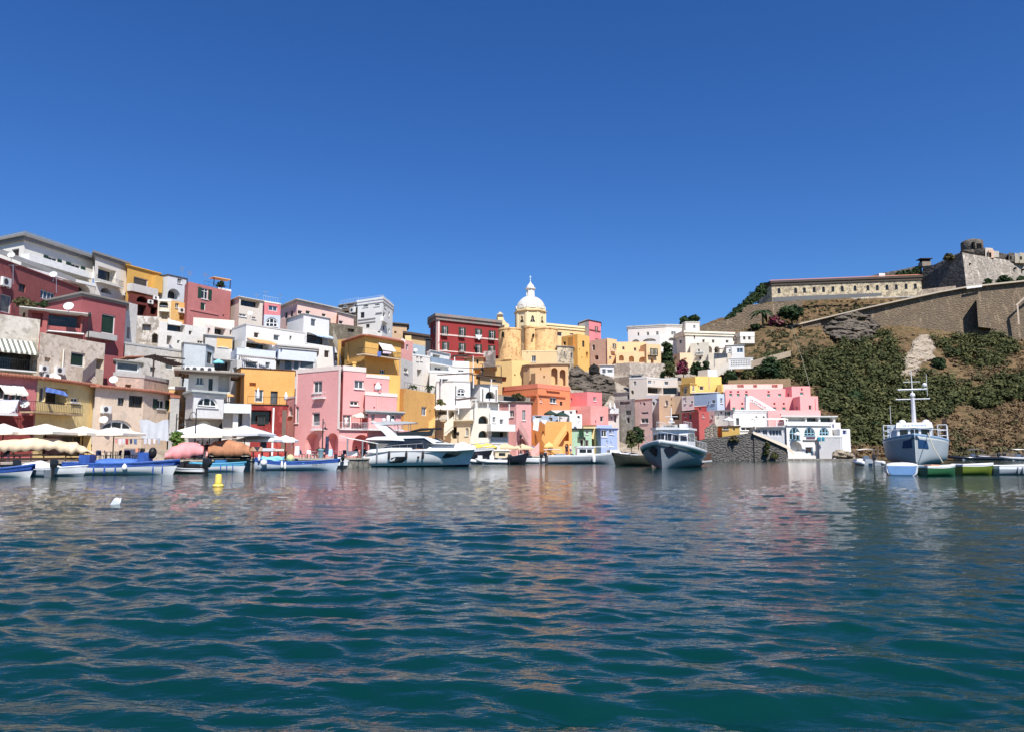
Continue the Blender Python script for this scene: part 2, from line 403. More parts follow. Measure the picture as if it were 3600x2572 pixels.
def house(label, col, cs, bot, wins='', name='house', cat='house', dep=7, cor=None, cap=None, tile=False, bal=(), awn=(), ac=(), dish=(),
          pipe=(), dirt=.22, peel=None, pk=.52, ov=False, hood=None, frame=None, group=None, strips=(), wallm=None, back=True):
    cs = [c if len(c) == 2 else (c[0], c[1], dk(c[0], c[2])) for c in cs]
    ref = min((c for c in cs if len(c) == 3), key=lambda c: c[2]); p0 = P(*ref); Z = p0.z
    pts = []
    for c in cs:
        p = P(*c) if len(c) == 3 else PZ(c[0], c[1], Z); pts.append(V((p.x, p.y)))
    zb = P(ref[0], bot, ref[2]).z - (0 if ov else 2.0)
    mid = sum((p for p in pts), V((0, 0))) / len(pts)
    root = thing(name, label, cat, (mid.x, mid.y, zb), group=group)
    bk = [p + p.normalized() * dep for p in (pts[-1], pts[0])]
    foot = pts + bk
    faces = [Face(a, b) for a, b in zip(pts, pts[1:])]
    hol = [[] for _ in faces]
    for i, ty, fl, a, b_, c, d in parse(wins):
        fc = faces[i]; my = (b_ + d) / 2; mx = (a + c) / 2
        u0 = fc.uv(a, my)[0]; u1 = fc.uv(c, my)[0]; z1 = fc.uv(mx, b_)[1]; z0 = fc.uv(mx, d)[1]
        if u0 > u1: u0, u1 = u1, u0
        u0 = max(u0, .06); u1 = min(u1, fc.L - .06); z1 = min(z1, Z - .08); z0 = max(z0, zb + .02)
        if u1 - u0 < .12 or z1 - z0 < .12: continue
        hol[i].append((ty, u0, u1, z0, z1, fl))
    w = MB()
    for fc, hs in zip(faces, hol):
        wall_grid(w, fc, zb, Z, hs)
        for h in hs: reveal(w, fc, h)
    n = len(foot)
    for i in range(len(pts) - 1, n):
        a, b_ = foot[i], foot[(i + 1) % n]; w.poly((a.x, a.y, zb), (b_.x, b_.y, zb), (b_.x, b_.y, Z), (a.x, a.y, Z))
    w.poly(*[(p.x, p.y, Z) for p in foot])
    if ov: w.poly(*[(p.x, p.y, zb) for p in foot])
    w.build('wall', wallm or plaster(col, dirt, peel, pk), root)
    hm = hood or M_GREY; fm = frame or M_WHITE
    for fc, hs in zip(faces, hol):
        for h in hs: window_parts(root, fc, h, hm, fm)
    if cor:
        hgt, pr, cc = cor; q = offset_poly(foot, pr); b = MB(); b.prism(q, Z + .004, Z + hgt * .45)
        b.prism(offset_poly(foot, pr * .55), Z - hgt * .55, Z + .003)
        b.build('cornice', cc if not isinstance(cc, tuple) else plaster(cc, .25), root)
    if cap:
        q = offset_poly(foot, .06); b = MB(); b.prism(q, Z - cap[0], Z + .05); b.build('parapet_band', cap[1], root)
    if tile:
        q = offset_poly(foot, .5); b = MB(); b.prism(q, Z + .004, Z + .16)
        for fc in faces:
            k = int(fc.L / .3)
            for i in range(k):
                u = (i + .5) * fc.L / k; b.tube([fc.at(u, Z + .2, -.6), fc.at(u, Z + .16, .58)], .11, 6)
        b.build('tiled_eave', M_TERRA, root)
    for fi, *a in bal: balcony(root, faces[fi], *a)
    for fi, *a in awn: awning(root, faces[fi], *a)
    for fi, px, py, *a in ac: ac_unit(root, faces[fi], px, py, *a)
    for fi, px, py, *a in dish: sat_dish(root, faces[fi], px, py, *a)
    for fi, px, py0, py1, *a in pipe:
        fc = faces[fi]; u, z1 = fc.uv(px, py0); _, z0 = fc.uv(px, py1); b = MB(); b.tube([fc.at(u, z0, .09), fc.at(u, z1, .09)], a[1] if len(a) > 1 else .07, 6)
        b.build('downpipe', a[0] if a else M_GREY, root)
    for fi, px0, py0, px1, py1, mt, *a in strips:
        fc = faces[fi]; u0 = fc.uv(px0, (py0 + py1) / 2)[0]; u1 = fc.uv(px1, (py0 + py1) / 2)[0]; z1 = fc.uv((px0 + px1) / 2, py0)[1]; z0 = fc.uv((px0 + px1) / 2, py1)[1]
        b = MB(); fc.box(b, u0, u1, z0, z1, .004, a[0] if a else .05); b.build(a[1] if len(a) > 1 else 'trim', mt, root)
    root['_z'] = Z
    HN[label] = (root, faces, Z)
    return root, faces, Z
# ================================================================ camera, light, sky
cam = bpy.data.cameras.new('camera'); co = bpy.data.objects.new('camera', cam); COL.objects.link(co); sc.camera = co
cam.sensor_width = 36; cam.lens = 36 * F / 3600; cam.clip_start = .2; cam.clip_end = 3000
co.location = (0, 0, CH); co.rotation_euler = (math.pi / 2 + TH, 0, 0)
EL = math.radians(51); AZ = math.radians(19)
TS = V((math.sin(AZ) * math.cos(EL), -math.cos(AZ) * math.cos(EL), math.sin(EL)))
sl = bpy.data.lights.new('sun', 'SUN'); sl.energy = 4.9; sl.angle = math.radians(.53); sl.color = (1, .965, .91)
so = bpy.data.objects.new('sun', sl); COL.objects.link(so); so.rotation_euler = TS.to_track_quat('Z', 'Y').to_euler(); so.location = (20, -40, 80)
w = bpy.data.worlds.new('World'); sc.world = w; w.use_nodes = True
wn, wl = w.node_tree.nodes, w.node_tree.links
sky = wn.new('ShaderNodeTexSky'); sky.sky_type = 'NISHITA'; sky.sun_disc = False
sky.sun_elevation = EL; sky.sun_rotation = math.pi - AZ; sky.air_density = 1.0; sky.dust_density = .25; sky.ozone_density = 4.0; sky.altitude = 0
hs = wn.new('ShaderNodeHueSaturation'); hs.inputs['Saturation'].default_value = 1.22; hs.inputs['Hue'].default_value = .508
wl.new(sky.outputs[0], hs.inputs['Color']); wl.new(mix(wn, wl, 1.0, hs.outputs[0], (.58, .79, 1.0), 'MULTIPLY'), wn['Background'].inputs['Color'])
wn['Background'].inputs['Strength'].default_value = .09
sc.view_settings.view_transform = 'Standard'; sc.view_settings.look = 'None'; sc.view_settings.exposure = .5; sc.view_settings.gamma = 1
sc.cycles.max_bounces = 6; sc.cycles.use_denoising = True
try: sc.cycles.caustics_reflective = False; sc.cycles.caustics_refractive = False
except Exception: pass
# ================================================================ water
def interp(keys, x):
    if x <= keys[0][0]: return keys[0][1]
    for (a, b), (c, d) in zip(keys, keys[1:]):
        if x <= c: return b + (d - b) * (x - a) / (c - a)
    return keys[-1][1]
def make_water():
    rs = np.random.RandomState(5)
    rows = 640
    yy = np.linspace(2900, 1577 + 2619 * 2 / 175, rows)
    b = (CY - yy) / F; dy = CT - b * ST; dz = ST + b * CT
    D = -CH / dz * dy
    px = np.concatenate([np.linspace(-2600, -400, 60)[:-1], np.linspace(-400, 4000, 760), np.linspace(4000, 6200, 60)[1:]])
    a = (px - CX) / F
    X = a[None, :] * (D / dy)[:, None]; Y = np.repeat(D[:, None], len(px), 1)
    gap = np.abs(np.gradient(D))[:, None] * np.ones_like(X)
    lat = np.abs(np.gradient(X, axis=1))
    Z = np.zeros_like(X)
    for i in range(110):
        lam = .24 * (10 ** rs.rand()); k = 2 * math.pi / lam
        th = rs.normal(1.3, .5)
        amp = .0046 * lam ** .95 * (.5 + rs.rand())
        if lam > 1.1: amp *= .6
        kx, ky = k * math.cos(th), k * math.sin(th)
        fade = np.clip((lam / np.maximum(gap * abs(math.sin(th)) + lat * abs(math.cos(th)), 1e-3) - 2.2) / 3, 0, 1)
        ph = kx * X + ky * Y + rs.rand() * 6.28 + .5 * np.sin(.35 * X + .21 * Y + i)
        Z += amp * fade * (np.sin(ph) + .25 * np.sin(2 * ph + 1.2))
    env = .8 + .3 * np.sin(.13 * X + .9) * np.sin(.11 * Y + .06 * X + 2) + .2 * np.sin(.31 * X - .23 * Y)
    Z *= env
    n, m = X.shape
    co_ = np.stack([X, Y, Z], -1).reshape(-1, 3)
    idx = np.arange(n * m).reshape(n, m)
    f = np.stack([idx[:-1, :-1], idx[:-1, 1:], idx[1:, 1:], idx[1:, :-1]], -1).reshape(-1, 4)
    k = len(co_)
    # flat open water behind the viewer, joined to the first row
    ex = np.array([[-400, -400, -.02], [400, -400, -.02], [X[0, -1], Y[0, -1], -.02], [X[0, 0], Y[0, 0], -.02], [-400, 40, -.02], [400, 40, -.02]])
    co_ = np.concatenate([co_, ex]); f = np.concatenate([f, [[k, k + 1, k + 2, k + 3], [k, k + 3, k + 4, k + 4], [k + 1, k + 5, k + 2, k + 2]]])
    fl = [tuple(x) if x[2] != x[3] else tuple(x[:3]) for x in f[-2:].tolist()]
    me = bpy.data.meshes.new('water')
    F4 = f[:-2]
    me.from_pydata(co_, [], F4.tolist() + fl)
    me.polygons.foreach_set('use_smooth', [True] * len(me.polygons)); me.update()
    o = bpy.data.objects.new('water', me); COL.objects.link(o); tag(o, 'rippled teal harbour water reflecting the coloured houses', 'water', kind='structure')
    m_, nn, l, bs = newmat('sea_water')
    g = nn.new('ShaderNodeNewGeometry'); pos = g.outputs['Position']
    big = ramp(nn, l, noise(nn, l, pos, .12, 3), .3, .7)
    c = mix(nn, l, big, (.0008, .022, .021), (.0018, .032, .029))
    l.new(c, bs.inputs['Base Color']); bs.inputs['Roughness'].default_value = .04; bs.inputs['IOR'].default_value = 1.333
    bs.inputs['Specular IOR Level'].default_value = .5
    h1 = noise(nn, l, mapping(nn, l, pos, 1.8, 5, 1), 1.0, 4, .55); h2 = noise(nn, l, mapping(nn, l, pos, 3, 9, 1), 1.0, 3, .6)
    ad = nn.new('ShaderNodeMath'); ad.operation = 'MULTIPLY_ADD'; l.new(h2, ad.inputs[0]); ad.inputs[1].default_value = .3; l.new(h1, ad.inputs[2])
    bump(nn, l, bs, ad.outputs[0], .36, .08)
    me.materials.append(m_)
make_water()
# ================================================================ quays, slopes
def XY(px, D): p = P(px, 1600, D); return V((p.x, p.y))
SH = [(-700, 49), (0, 55.5), (330, 62), (800, 72.5), (1250, 83), (1480, 94), (1700, 106), (2100, 116), (2200, 121), (2420, 133), (2500, 135)]
def S(px): return interp(SH, px)
M_CONC = stone('quay_concrete', C(150, 144, 134), C(170, 163, 150), C(112, 106, 98), .9, .7, .3)
M_PAVE = plain('quay_paving', C(196, 180, 160), .9, var=.25, scale=.8)
def make_quay():
    keys = [-700, -300, 0, 160, 330, 550, 800, 1020, 1250, 1480, 1700, 1900, 2100, 2215, 2330, 2460]
    e = [XY(k, S(k)) for k in keys]; i = [XY(k, S(k) + 26) for k in keys]
    b = MB()
    for k in range(len(e) - 1):
        a, c = e[k], e[k + 1]
        b.poly((a.x, a.y, -1.2), (c.x, c.y, -1.2), (c.x, c.y, .86), (a.x, a.y, .86))
    o = b.build('quay', M_CONC); tag(o, 'grey concrete quay wall along the waterfront', 'quay', kind='structure')
    t = MB()
    for k in range(len(e) - 1):
        a, c, d, f = e[k], e[k + 1], i[k + 1], i[k]
        n = V((a.y - c.y, c.x - a.x)).normalized() * -.12
        if n.dot(a) > 0: n = -n
        t.poly((a.x + n.x, a.y + n.y, .86), (c.x + n.x, c.y + n.y, .86), (c.x + n.x, c.y + n.y, 1.02), (a.x + n.x, a.y + n.y, 1.02))
        t.poly((a.x + n.x, a.y + n.y, 1.02), (c.x + n.x, c.y + n.y, 1.02), (d.x, d.y, 1.02), (f.x, f.y, 1.02))
        t.poly((a.x + n.x, a.y + n.y, .86), (c.x + n.x, c.y + n.y, .86), (c.x, c.y, .86), (a.x, a.y, .86))
    o = t.build('quay_paving', M_PAVE); tag(o, 'pale stone paving on top of the quay', 'pavement', kind='structure')
make_quay()
TOWN = [(-700, [(54, 1), (62, 2), (120, 24), (160, 26), (260, 26)]), (300, [(72, .9), (78, 3), (126, 24), (160, 26), (260, 26)]), (700, [(86, .9), (90, 2), (132, 20), (160, 22), (260, 22)]),
        (1100, [(99, .9), (104, 2), (150, 20), (170, 23), (270, 23)]), (1500, [(116, .9), (122, 2), (185, 23), (200, 26), (280, 26)]), (1900, [(138, .9), (152, 4), (172, 14), (192, 25), (290, 27)]),
        (2300, [(140, .9), (152, 3), (176, 14), (225, 29), (240, 31), (290, 31)]), (2620, [(142, .9), (154, 6), (230, 31), (260, 40), (290, 46)])]
def prof(table, px, D):
    if px <= table[0][0]: return interp(table[0][1], D)
    for (a, pa), (c, pc) in zip(table, table[1:]):
        if px <= c:
            t = (px - a) / (c - a); return interp(pa, D) * (1 - t) + interp(pc, D) * t
    return interp(table[-1][1], D)
def hp(px, *l): return (px, [(D, P(px, py, D).z) for D, py in l])
HILLT = [hp(2400, (140, 1612), (160, 1560), (205, 1400), (240, 1300), (262, 1230), (285, 1180), (310, 1180)),
         hp(2600, (140, 1612), (160, 1520), (205, 1372), (240, 1270), (262, 1190), (285, 1120), (310, 1100)),
         hp(2720, (142, 1612), (160, 1500), (205, 1340), (245, 1210), (268, 1130), (284, 1062), (310, 1055)),
         hp(2850, (146, 1613), (165, 1480), (210, 1320), (250, 1200), (272, 1130), (284, 1060), (310, 1050)),
         hp(3000, (149, 1612), (175, 1480), (215, 1330), (250, 1215), (270, 1130), (284, 1050), (310, 1040)),
         hp(3200, (151, 1611), (180, 1480), (222, 1320), (255, 1180), (266, 1140), (284, 1045), (310, 1030)),
         hp(3400, (153, 1610), (190, 1450), (230, 1300), (258, 1180), (264, 1150), (284, 1030), (310, 1000)),
         hp(3600, (155, 1609), (195, 1440), (235, 1300), (258, 1200), (264, 1170), (284, 1010), (310, 980)),
         hp(4300, (158, 1609), (195, 1440), (235, 1320), (262, 1210), (272, 1130), (284, 1040), (310, 1000))]
def hillz(px, D): return prof(HILLT, px, D)
def hit(px, py, d0=140, d1=300):
    D = d0
    while D < d1:
        if P(px, py, D).z <= hillz(px, D): return D
        D += .5
    return d1
def terrain(name, label, pxs, Ds, zf, mat, amp):
    from mathutils import noise as mn
    vs = []; fs = []
    for px in pxs:
        for D in Ds:
            q = XY(px, D); z = zf(px, D)
            if amp and D > Ds[0] + 4: z += amp * (mn.fractal(V((q.x * .09, q.y * .09, 3)), .8, 2.1, 5) + .35 * mn.noise(V((q.x * .5, q.y * .5, 0))))
            vs.append((q.x, q.y, z))
    n = len(Ds)
    for i in range(len(pxs) - 1):
        for j in range(n - 1): fs.append((i * n + j, (i + 1) * n + j, (i + 1) * n + j + 1, i * n + j + 1))
    b = MB(); b.v = [V(v) for v in vs]; b.f = fs
    o = b.build(name, mat, smooth=True); return tag(o, label, 'ground', kind='structure')
M_TOWNG = plaster(C(178, 166, 150), .35, C(140, 128, 112), .5)
terrain('town_slope', 'pale stony slope under the terraced houses', list(range(-700, 2521, 40)), [50 + 3 * i for i in range(82)], lambda px, D: prof(TOWN, px, D) - .35 if D > S(px) + 8 else -2.5, M_TOWNG, 0)
def hillmat():
    m, n, l, b = newmat('dry_hillside')
    g = n.new('ShaderNodeNewGeometry'); pos = g.outputs['Position']
    f1 = noise(n, l, pos, .07, 6, .65); f2 = noise(n, l, pos, .5, 7, .72); f3 = noise(n, l, mapping(n, l, pos, .4, .4, 1.6), 1, 7, .75)
    c = mix(n, l, ramp(n, l, f1, .38, .62), (.17, .105, .055), (.27, .175, .09))
    c = mix(n, l, ramp(n, l, f2, .45, .62), c, (.075, .068, .028))
    c = mix(n, l, ramp(n, l, f3, .56, .7), c, (.25, .19, .135))
    c = mix(n, l, ramp(n, l, noise(n, l, pos, 1.7, 6, .75), .5, .68), c, (.06, .045, .026))
    l.new(c, b.inputs['Base Color']); b.inputs['Roughness'].default_value = .95; b.inputs['Specular IOR Level'].default_value = .1
    bump(n, l, b, noise(n, l, pos, .9, 9, .75), 1.0, .9)
    return m
M_HILL = hillmat()
terrain('hillside', 'dry scrubby hillside below the fortress', list(range(2430, 4301, 11)), [139 + 1.4 * i for i in range(118)], hillz, M_HILL, 1.1)
# ================================================================ town houses, from the waterfront up, left to right
h = house
ROSE = C(176, 92, 94); PEELG = C(214, 204, 190)
M_PARG = plaster(C(214, 210, 204), .2)
M_BLUEC = plain('blue_towel', C(82, 120, 200), .9)
M_TAN = plain('tan_canvas', C(222, 160, 92), .9, var=.08)
M_STRIPE = plain('grey_stripe', C(120, 124, 112), .9)
M_LBLUE = plain('pale_blue_awning', C(186, 208, 240), .8, var=.05)
M_ORAWN = plain('orange_awning', C(244, 178, 84), .8, var=.05)
h('rose pink waterfront house with two white window blinds and tiled eave', C(212, 118, 118), [(-60, 1315, 62), (132, 1332)], 1600,
  '0w-4,1352,38,1404 0w40,1354,80,1406 0n82,1388,94,1396 0w-20,1464,18,1490', tile=True, awn=[(0, -4, 1350, 38, 1384, .8, M_CREAM), (0, 40, 1352, 81, 1388, .8, M_CREAM)],
  bal=[(0, -40, 64, 1405, 1452, .9, 'white')], dish=[(0, 88, 1420)], strips=[(0, -58, 1456, 112, 1600, plaster(C(150, 62, 58), .3), .06, 'painted_base')], wallm=plaster(C(212, 118, 118), .25))
h('yellow waterfront house with long dark balcony and blue towel, under a terracotta eave', C(248, 216, 138), [(133, 1333, 66.4), (335, 1359)], 1600,
  '0v138,1360,158,1412 0o160,1362,236,1420 0w250,1396,278,1413 0o150,1520,330,1600', tile=True, bal=[(0, 116, 292, 1416, 1450, 1.2, 'dark', plain('stained_slab', C(190, 160, 120), .9, var=.3))], pipe=[(0, 331, 1365, 1560)], dirt=.28)
h('peach plaster house with grey framed windows and green shutters, beside the yellow one', C(244, 216, 188), [(336, 1361, 73.6), (506, 1376), (596, 1376, 84)], 1600,
  '0b414,1397,437,1425 0b453,1390,503,1431 0A360,1474,466,1512 1g552,1404,580,1436 0w438,1353,460,1364', tile=True, ac=[(0, 365, 1438, 1.0)], dish=[(0, 365, 1474, .5)], peel=C(222, 200, 176), pk=.56, dirt=.22)
h('stained beige block with roof terrace parapet above the peach house', C(226, 196, 172), [(400, 1309, 83), (508, 1318), (594, 1318, 92)], 1400, '0v172,1390,180,1400 0q440,1350,462,1364', cap=(.35, M_GREY), peel=C(200, 178, 160), pk=.5, dirt=.35, dish=[(0, 400, 1336, .5)])
h('narrow grey white stair tower beside the peach house', C(206, 204, 200), [(600, 1388, 83), (632, 1388, 84)], 1560, '', cap=(.25, M_TERRA), dep=3)
h('narrow amber house deep in the alley behind the grey stair tower', C(236, 186, 116), [(594, 1358, 92), (652, 1362, 93)], 1590, '0n612,1376,626,1390 0w628,1412,636,1440', cap=(.3, M_WHITE))
h('white bay house with arched window and veranda between the alley and the white balcony', C(238, 236, 232), [(654, 1380, 84), (682, 1376, 80), (788, 1378, 83.5)], 1466,
  '1A695,1391,766,1431', cor=(.5, .35, C(206, 210, 204)), ov=True, dep=10)
h('grey ground floor with arched doorway under the white bay house', C(186, 182, 176), [(650, 1466, 84), (800, 1468, 86)], 1605, '0A688,1478,745,1540 0a770,1485,800,1560', dep=8)
h('cream veranda room with blue door on top of the white bay house', C(222, 218, 208), [(664, 1308, 88), (812, 1310, 91)], 1384, '0w690,1324,716,1352 0d733,1330,748,1372 0q768,1318,806,1376', cor=(.4, 1.6, plain('veranda_roof', C(150, 140, 130), .9)), dep=5, ac=[(0, 660, 1298), (0, 684, 1298), (0, 710, 1299), (0, 736, 1300)])
h('pale blue grey block with narrow tall window and terrace, left of the turquoise umbrella', C(208, 214, 216), [(641, 1212, 98), (648, 1204, 97), (724, 1212), (752, 1216, 102)], 1340, '2b728,1238,745,1278+', cor=(.2, .12, M_GREY), dep=6)
h('cream terrace room behind the turquoise umbrella', C(214, 208, 200), [(742, 1262, 103), (818, 1268, 105)], 1310, '0o752,1268,812,1302', cor=(.25, .4, M_GREY), dep=4)
h('weathered grey white house with peeling walls behind the timber canopy', C(226, 218, 208), [(440, 1203, 95), (640, 1232)], 1330,
  '0q452,1252,476,1264 0v582,1268,612,1298+ 0d528,1290,546,1306', cap=(.2, M_GREY), peel=C(206, 196, 182), pk=.5, dirt=.3)
h('glazed veranda on the beige roof terrace', C(206, 204, 200), [(408, 1266, 86), (496, 1276)], 1322, '0v412,1272,490,1304', cor=(.25, .3, plain('zinc', C(176, 172, 160), .7)), dep=4)
# second tier left
h('stone grey plaster house with striped awning over dark glass doors', C(232, 224, 208), [(-60, 1096, 74), (142, 1124)], 1320,
  '0o-20,1236,128,1298 0w60,1500,70,1510', peel=C(208, 198, 180), pk=.5, dirt=.25, awn=[(0, -30, 1186, 122, 1240, 1.1, plain('ivory_canvas', C(248, 246, 228), .85, var=.05), 'awning', M_STRIPE)],
  bal=[(0, -30, 130, 1262, 1298, 1.0, 'bars')], dish=[(0, 190, 1330, .5)])
h('stained ochre plaster house with green shuttered window and outside stair', C(240, 224, 202), [(142, 1168, 77), (370, 1208)], 1360,
  '0n157,1257,178,1272+ 0s249,1239,299,1288+ 0o338,1264,396,1298+', peel=C(214, 194, 168), pk=.5, dirt=.28, ac=[(0, 148, 1296), (0, 202, 1302, 1.05), (0, 158, 1322)], pipe=[(0, 222, 1228, 1300, M_CREAM)], dish=[(0, 320, 1322, .55), (0, 200, 1330, .5)])
h('rose red house with tall green shutter and gable wall', ROSE, [(160, 1058, 95), (289, 1034, 90), (444, 1068)], 1300, '1s357,1106,405,1174', cor=(.5, .35, plain('slate_edge', C(150, 142, 134), .9)), peel=C(224, 178, 164), pk=.66,
  bal=[(1, 318, 412, 1172, 1188, .9, 'solid', M_GREY)])
h('dark veranda room with white railing between two white pillars, left of the rose red house', C(178, 92, 88), [(100, 1086, 86), (292, 1106)], 1180, '0o170,1096,285,1150 0q112,1100,150,1150', cor=(.2, .9, M_WHITE), bal=[(0, 168, 296, 1128, 1166, 1.0, 'bars', M_WHITE)], dep=5)
h('white cream party wall building right of the rose red house', C(232, 224, 214), [(440, 1060, 99), (484, 1072)], 1260, '0q446,1150,456,1190', dirt=.3, dep=5)
h('long red brown house with grey string course under the big white house', C(164, 88, 86), [(-70, 886, 92), (272, 1011)], 1150,
  '0b66,999,90,1028# 0v0,1036,40,1100 0u142,1024,194,1056 0b-50,960,-10,1020', cor=(.3, .2, plaster(C(164, 88, 86), .2)), ac=[(0, 14, 992, 1.6)], strips=[(0, -66, 916, 268, 932, M_GREY, .12, 'string_course')], peel=C(150, 78, 76), pk=.6)
h('big white house with grey overhanging eaves and glass roof railing, top left corner', C(246, 240, 230), [(-60, 848, 119), (86, 834, 114), (330, 914)], 1030,
  '0k40,876,66,912 1g168,905,200,946+ 1g248,930,282,972+', cor=(.9, .75, plain('grey_eave', C(150, 148, 146), .9)), dirt=.15, bal=[(1, 100, 330, 925, 946, 1.6, 'solid', M_WHITE)])
h('white terrace base with arched stone wall under the big white house', C(216, 206, 194), [(96, 942, 110), (336, 1000)], 1120, '0a200,966,322,1030', cap=(.4, M_WHITE), dirt=.35, dep=3)
h('pale grey white house with flat eave right of the big white house', C(242, 234, 222), [(336, 893, 125), (448, 930)], 1090, '0o344,944,408,988+ 0a354,1013,392,1032', cor=(.8, .6, plain('grey_eave', C(150, 148, 146), .9)), bal=[(0, 352, 436, 978, 1000, 1.0, 'bars')], ac=[(0, 436, 1034)])
h('mustard yellow house with slatted grey doors and sloping buttress on the skyline', C(226, 172, 60), [(448, 934, 131), (562, 964)], 1110, '0e469,978,520,1022', cor=(.4, .3, plaster(C(226, 172, 60), .2)), bal=[(0, 462, 556, 1006, 1030, 1.2, 'solid', M_PARG)],
  strips=[(0, 532, 972, 558, 1030, plaster(C(226, 172, 60), .2), 1.0, 'buttress')])
h('dark red room with arch and laundry under the mustard yellow house', C(112, 52, 46), [(452, 1030, 129), (560, 1050)], 1130, '0a480,1042,520,1064 0o484,1072,514,1110 0o529,1080,553,1106', dirt=.3, dep=3, ac=[(0, 545, 1048), (0, 526, 1062)])
h('pale blue grey house with wide arched loggia on the skyline', C(212, 216, 220), [(560, 975, 138), (592, 966, 137), (656, 980)], 1090, '1w624,979,639,997# 1a568,1013,634,1050', cor=(.2, .2, plain('blue_coping', C(110, 130, 150), .7)), dirt=.15)
h('cream house with arch and railing under the pale blue loggia', C(228, 214, 190), [(556, 1052, 131), (604, 1056)], 1130, '0a560,1057,592,1082 0q568,1098,590,1122', cap=(.3, M_WHITE), bal=[(0, 560, 596, 1076, 1092, .8, 'white')])
h('small amber house with star ornament under the pale blue loggia', C(238, 186, 96), [(602, 1056, 128), (652, 1066)], 1140, '0w616,1066,629,1083# 0q630,1112,648,1126', ac=[(0, 636, 1092, 1.2)])
h('dusty rose house with dark shuttered windows and orange roof awning on the skyline', C(196, 116, 112), [(650, 994, 131), (662, 990, 128), (812, 1022, 136.5)], 1160,
  '1g708,1014,732,1052 1s705,1064,723,1092 1n783,1106,788,1113', peel=C(186, 108, 104), pk=.6, strips=[(1, 668, 1092, 768, 1100, plaster(C(204, 122, 118), .2), .12)])
h('salmon pink roof room behind the dusty rose house', C(246, 172, 164), [(768, 1012, 141), (812, 1018, 143)], 1070, '', cap=(.3, M_WHITE))
h('cream house with open roof loggia right of the dusty rose house', C(230, 216, 200), [(810, 1054, 139), (842, 1044, 135), (924, 1068, 139)], 1160, '1o846,1054,914,1080 1w836,1103,866,1113 1w886,1114,899,1122', cor=(.2, .3, M_CREAM), dirt=.15)
h('coral pink roof room with white poles and railing on the skyline', C(240, 128, 134), [(924, 1058, 143), (987, 1068)], 1130, '0u944,1076,976,1094#', cap=(.2, M_CREAM))
h('grey blue vaulted kiosk with arched glass below the coral pink room', C(196, 204, 214), [(928, 1106, 128), (986, 1112, 129)], 1160, '0A934,1116,976,1148', dep=4)
h('long cream wall terrace below the dusty rose house', C(238, 222, 206), [(680, 1116, 121), (824, 1132, 124)], 1180, '', dirt=.2, dep=5)
h('stained white house with patio wall above the weathered grey house', C(228, 220, 210), [(482, 1110, 112), (560, 1118, 113)], 1240, '0q500,1140,530,1170 0a534,1172,566,1206', peel=C(176, 164, 150), pk=.46, dirt=.4)
h('white stucco house with stepped parapets and small dark windows in the middle of the slope', C(236, 230, 222), [(560, 1128, 107), (726, 1152)], 1260, '0o586,1180,604,1212+ 0k623,1196,632,1208 0o588,1140,650,1166 0k664,1163,675,1178+ 0w694,1198,714,1208+', dirt=.22)
h('pale pink parapet house with wide loggia above the grey and orange panel', C(238, 222, 210), [(722, 1140, 114), (820, 1158)], 1190, '0o730,1153,740,1178 0o754,1153,794,1178 0k808,1160,816,1178', dep=8)
h('grey and orange panelled house below the pale pink loggia', C(214, 210, 204), [(722, 1178, 109), (818, 1186)], 1260, '0w768,1212,800,1220', cor=(.3, .3, M_GREY), strips=[(0, 762, 1188, 816, 1224, plaster(C(238, 180, 84), .2), .03, 'painted_panel')])
h('wide white house with hooded windows and tan terrace awning above the blue grey box', C(236, 234, 230), [(816, 1156, 116), (866, 1138, 111.5), (1072, 1170)], 1250,
  '1k893,1169,911,1188+ 1v962,1177,983,1198+ 1k1018,1181,1026,1196 1o865,1204,945,1226', cap=(.15, M_PARG), awn=[(1, 866, 1187, 952, 1206, 2.2, M_TAN)], dirt=.12)
h('white cube house with blue awning balcony in front of the pale pink palazzo', C(238, 236, 232), [(1010, 1122, 131), (1068, 1104, 126), (1158, 1121)], 1215, '1v1093,1121,1111,1148+ 1o1078,1174,1152,1212', cor=(.2, .2, M_GREY), awn=[(1, 1092, 1170, 1158, 1184, 1.6, M_LBLUE)], bal=[(1, 1068, 1176, 1190, 1212, 1.4, 'dark', M_WHITE)], dirt=.1)
h('white house with hooded window below the blue awning balcony', C(236, 232, 228), [(1060, 1208, 117), (1200, 1222)], 1310, '0k1140,1232,1158,1258+ 0k1176,1240,1188,1270', dirt=.12)
h('blue white boxed house with grey coping over a green glazed room', C(222, 230, 242), [(966, 1222, 109), (980, 1216, 106), (1114, 1228)], 1262, '1n986,1222,992,1238', cor=(.5, .3, M_PARG), ov=True, dirt=.08)
h('green glazed conservatory under the blue white box', C(200, 204, 204), [(984, 1258, 107.5), (1112, 1264)], 1315, '0v998,1262,1028,1300 0v1032,1264,1052,1300 0v1054,1264,1106,1296', dep=5)
h('white curved terrace house with parapet and pergola above the orange house', C(230, 234, 242), [(812, 1262, 108), (834, 1224, 103), (968, 1236)], 1310, '1v862,1270,906,1292 1v933,1273,949,1294', cap=(.9, plaster(C(216, 224, 238), .08)), dirt=.1)
h('orange house with teal and blue doors and a brown stovepipe', C(244, 172, 66), [(832, 1306, 97), (848, 1292, 94), (1038, 1302)], 1450, '1n877,1344,900,1361+ 1v896,1369,926,1412# 1d951,1374,976,1420#', cor=(.15, .12, plain('brown_coping', C(120, 84, 50), .8)), dirt=.16)
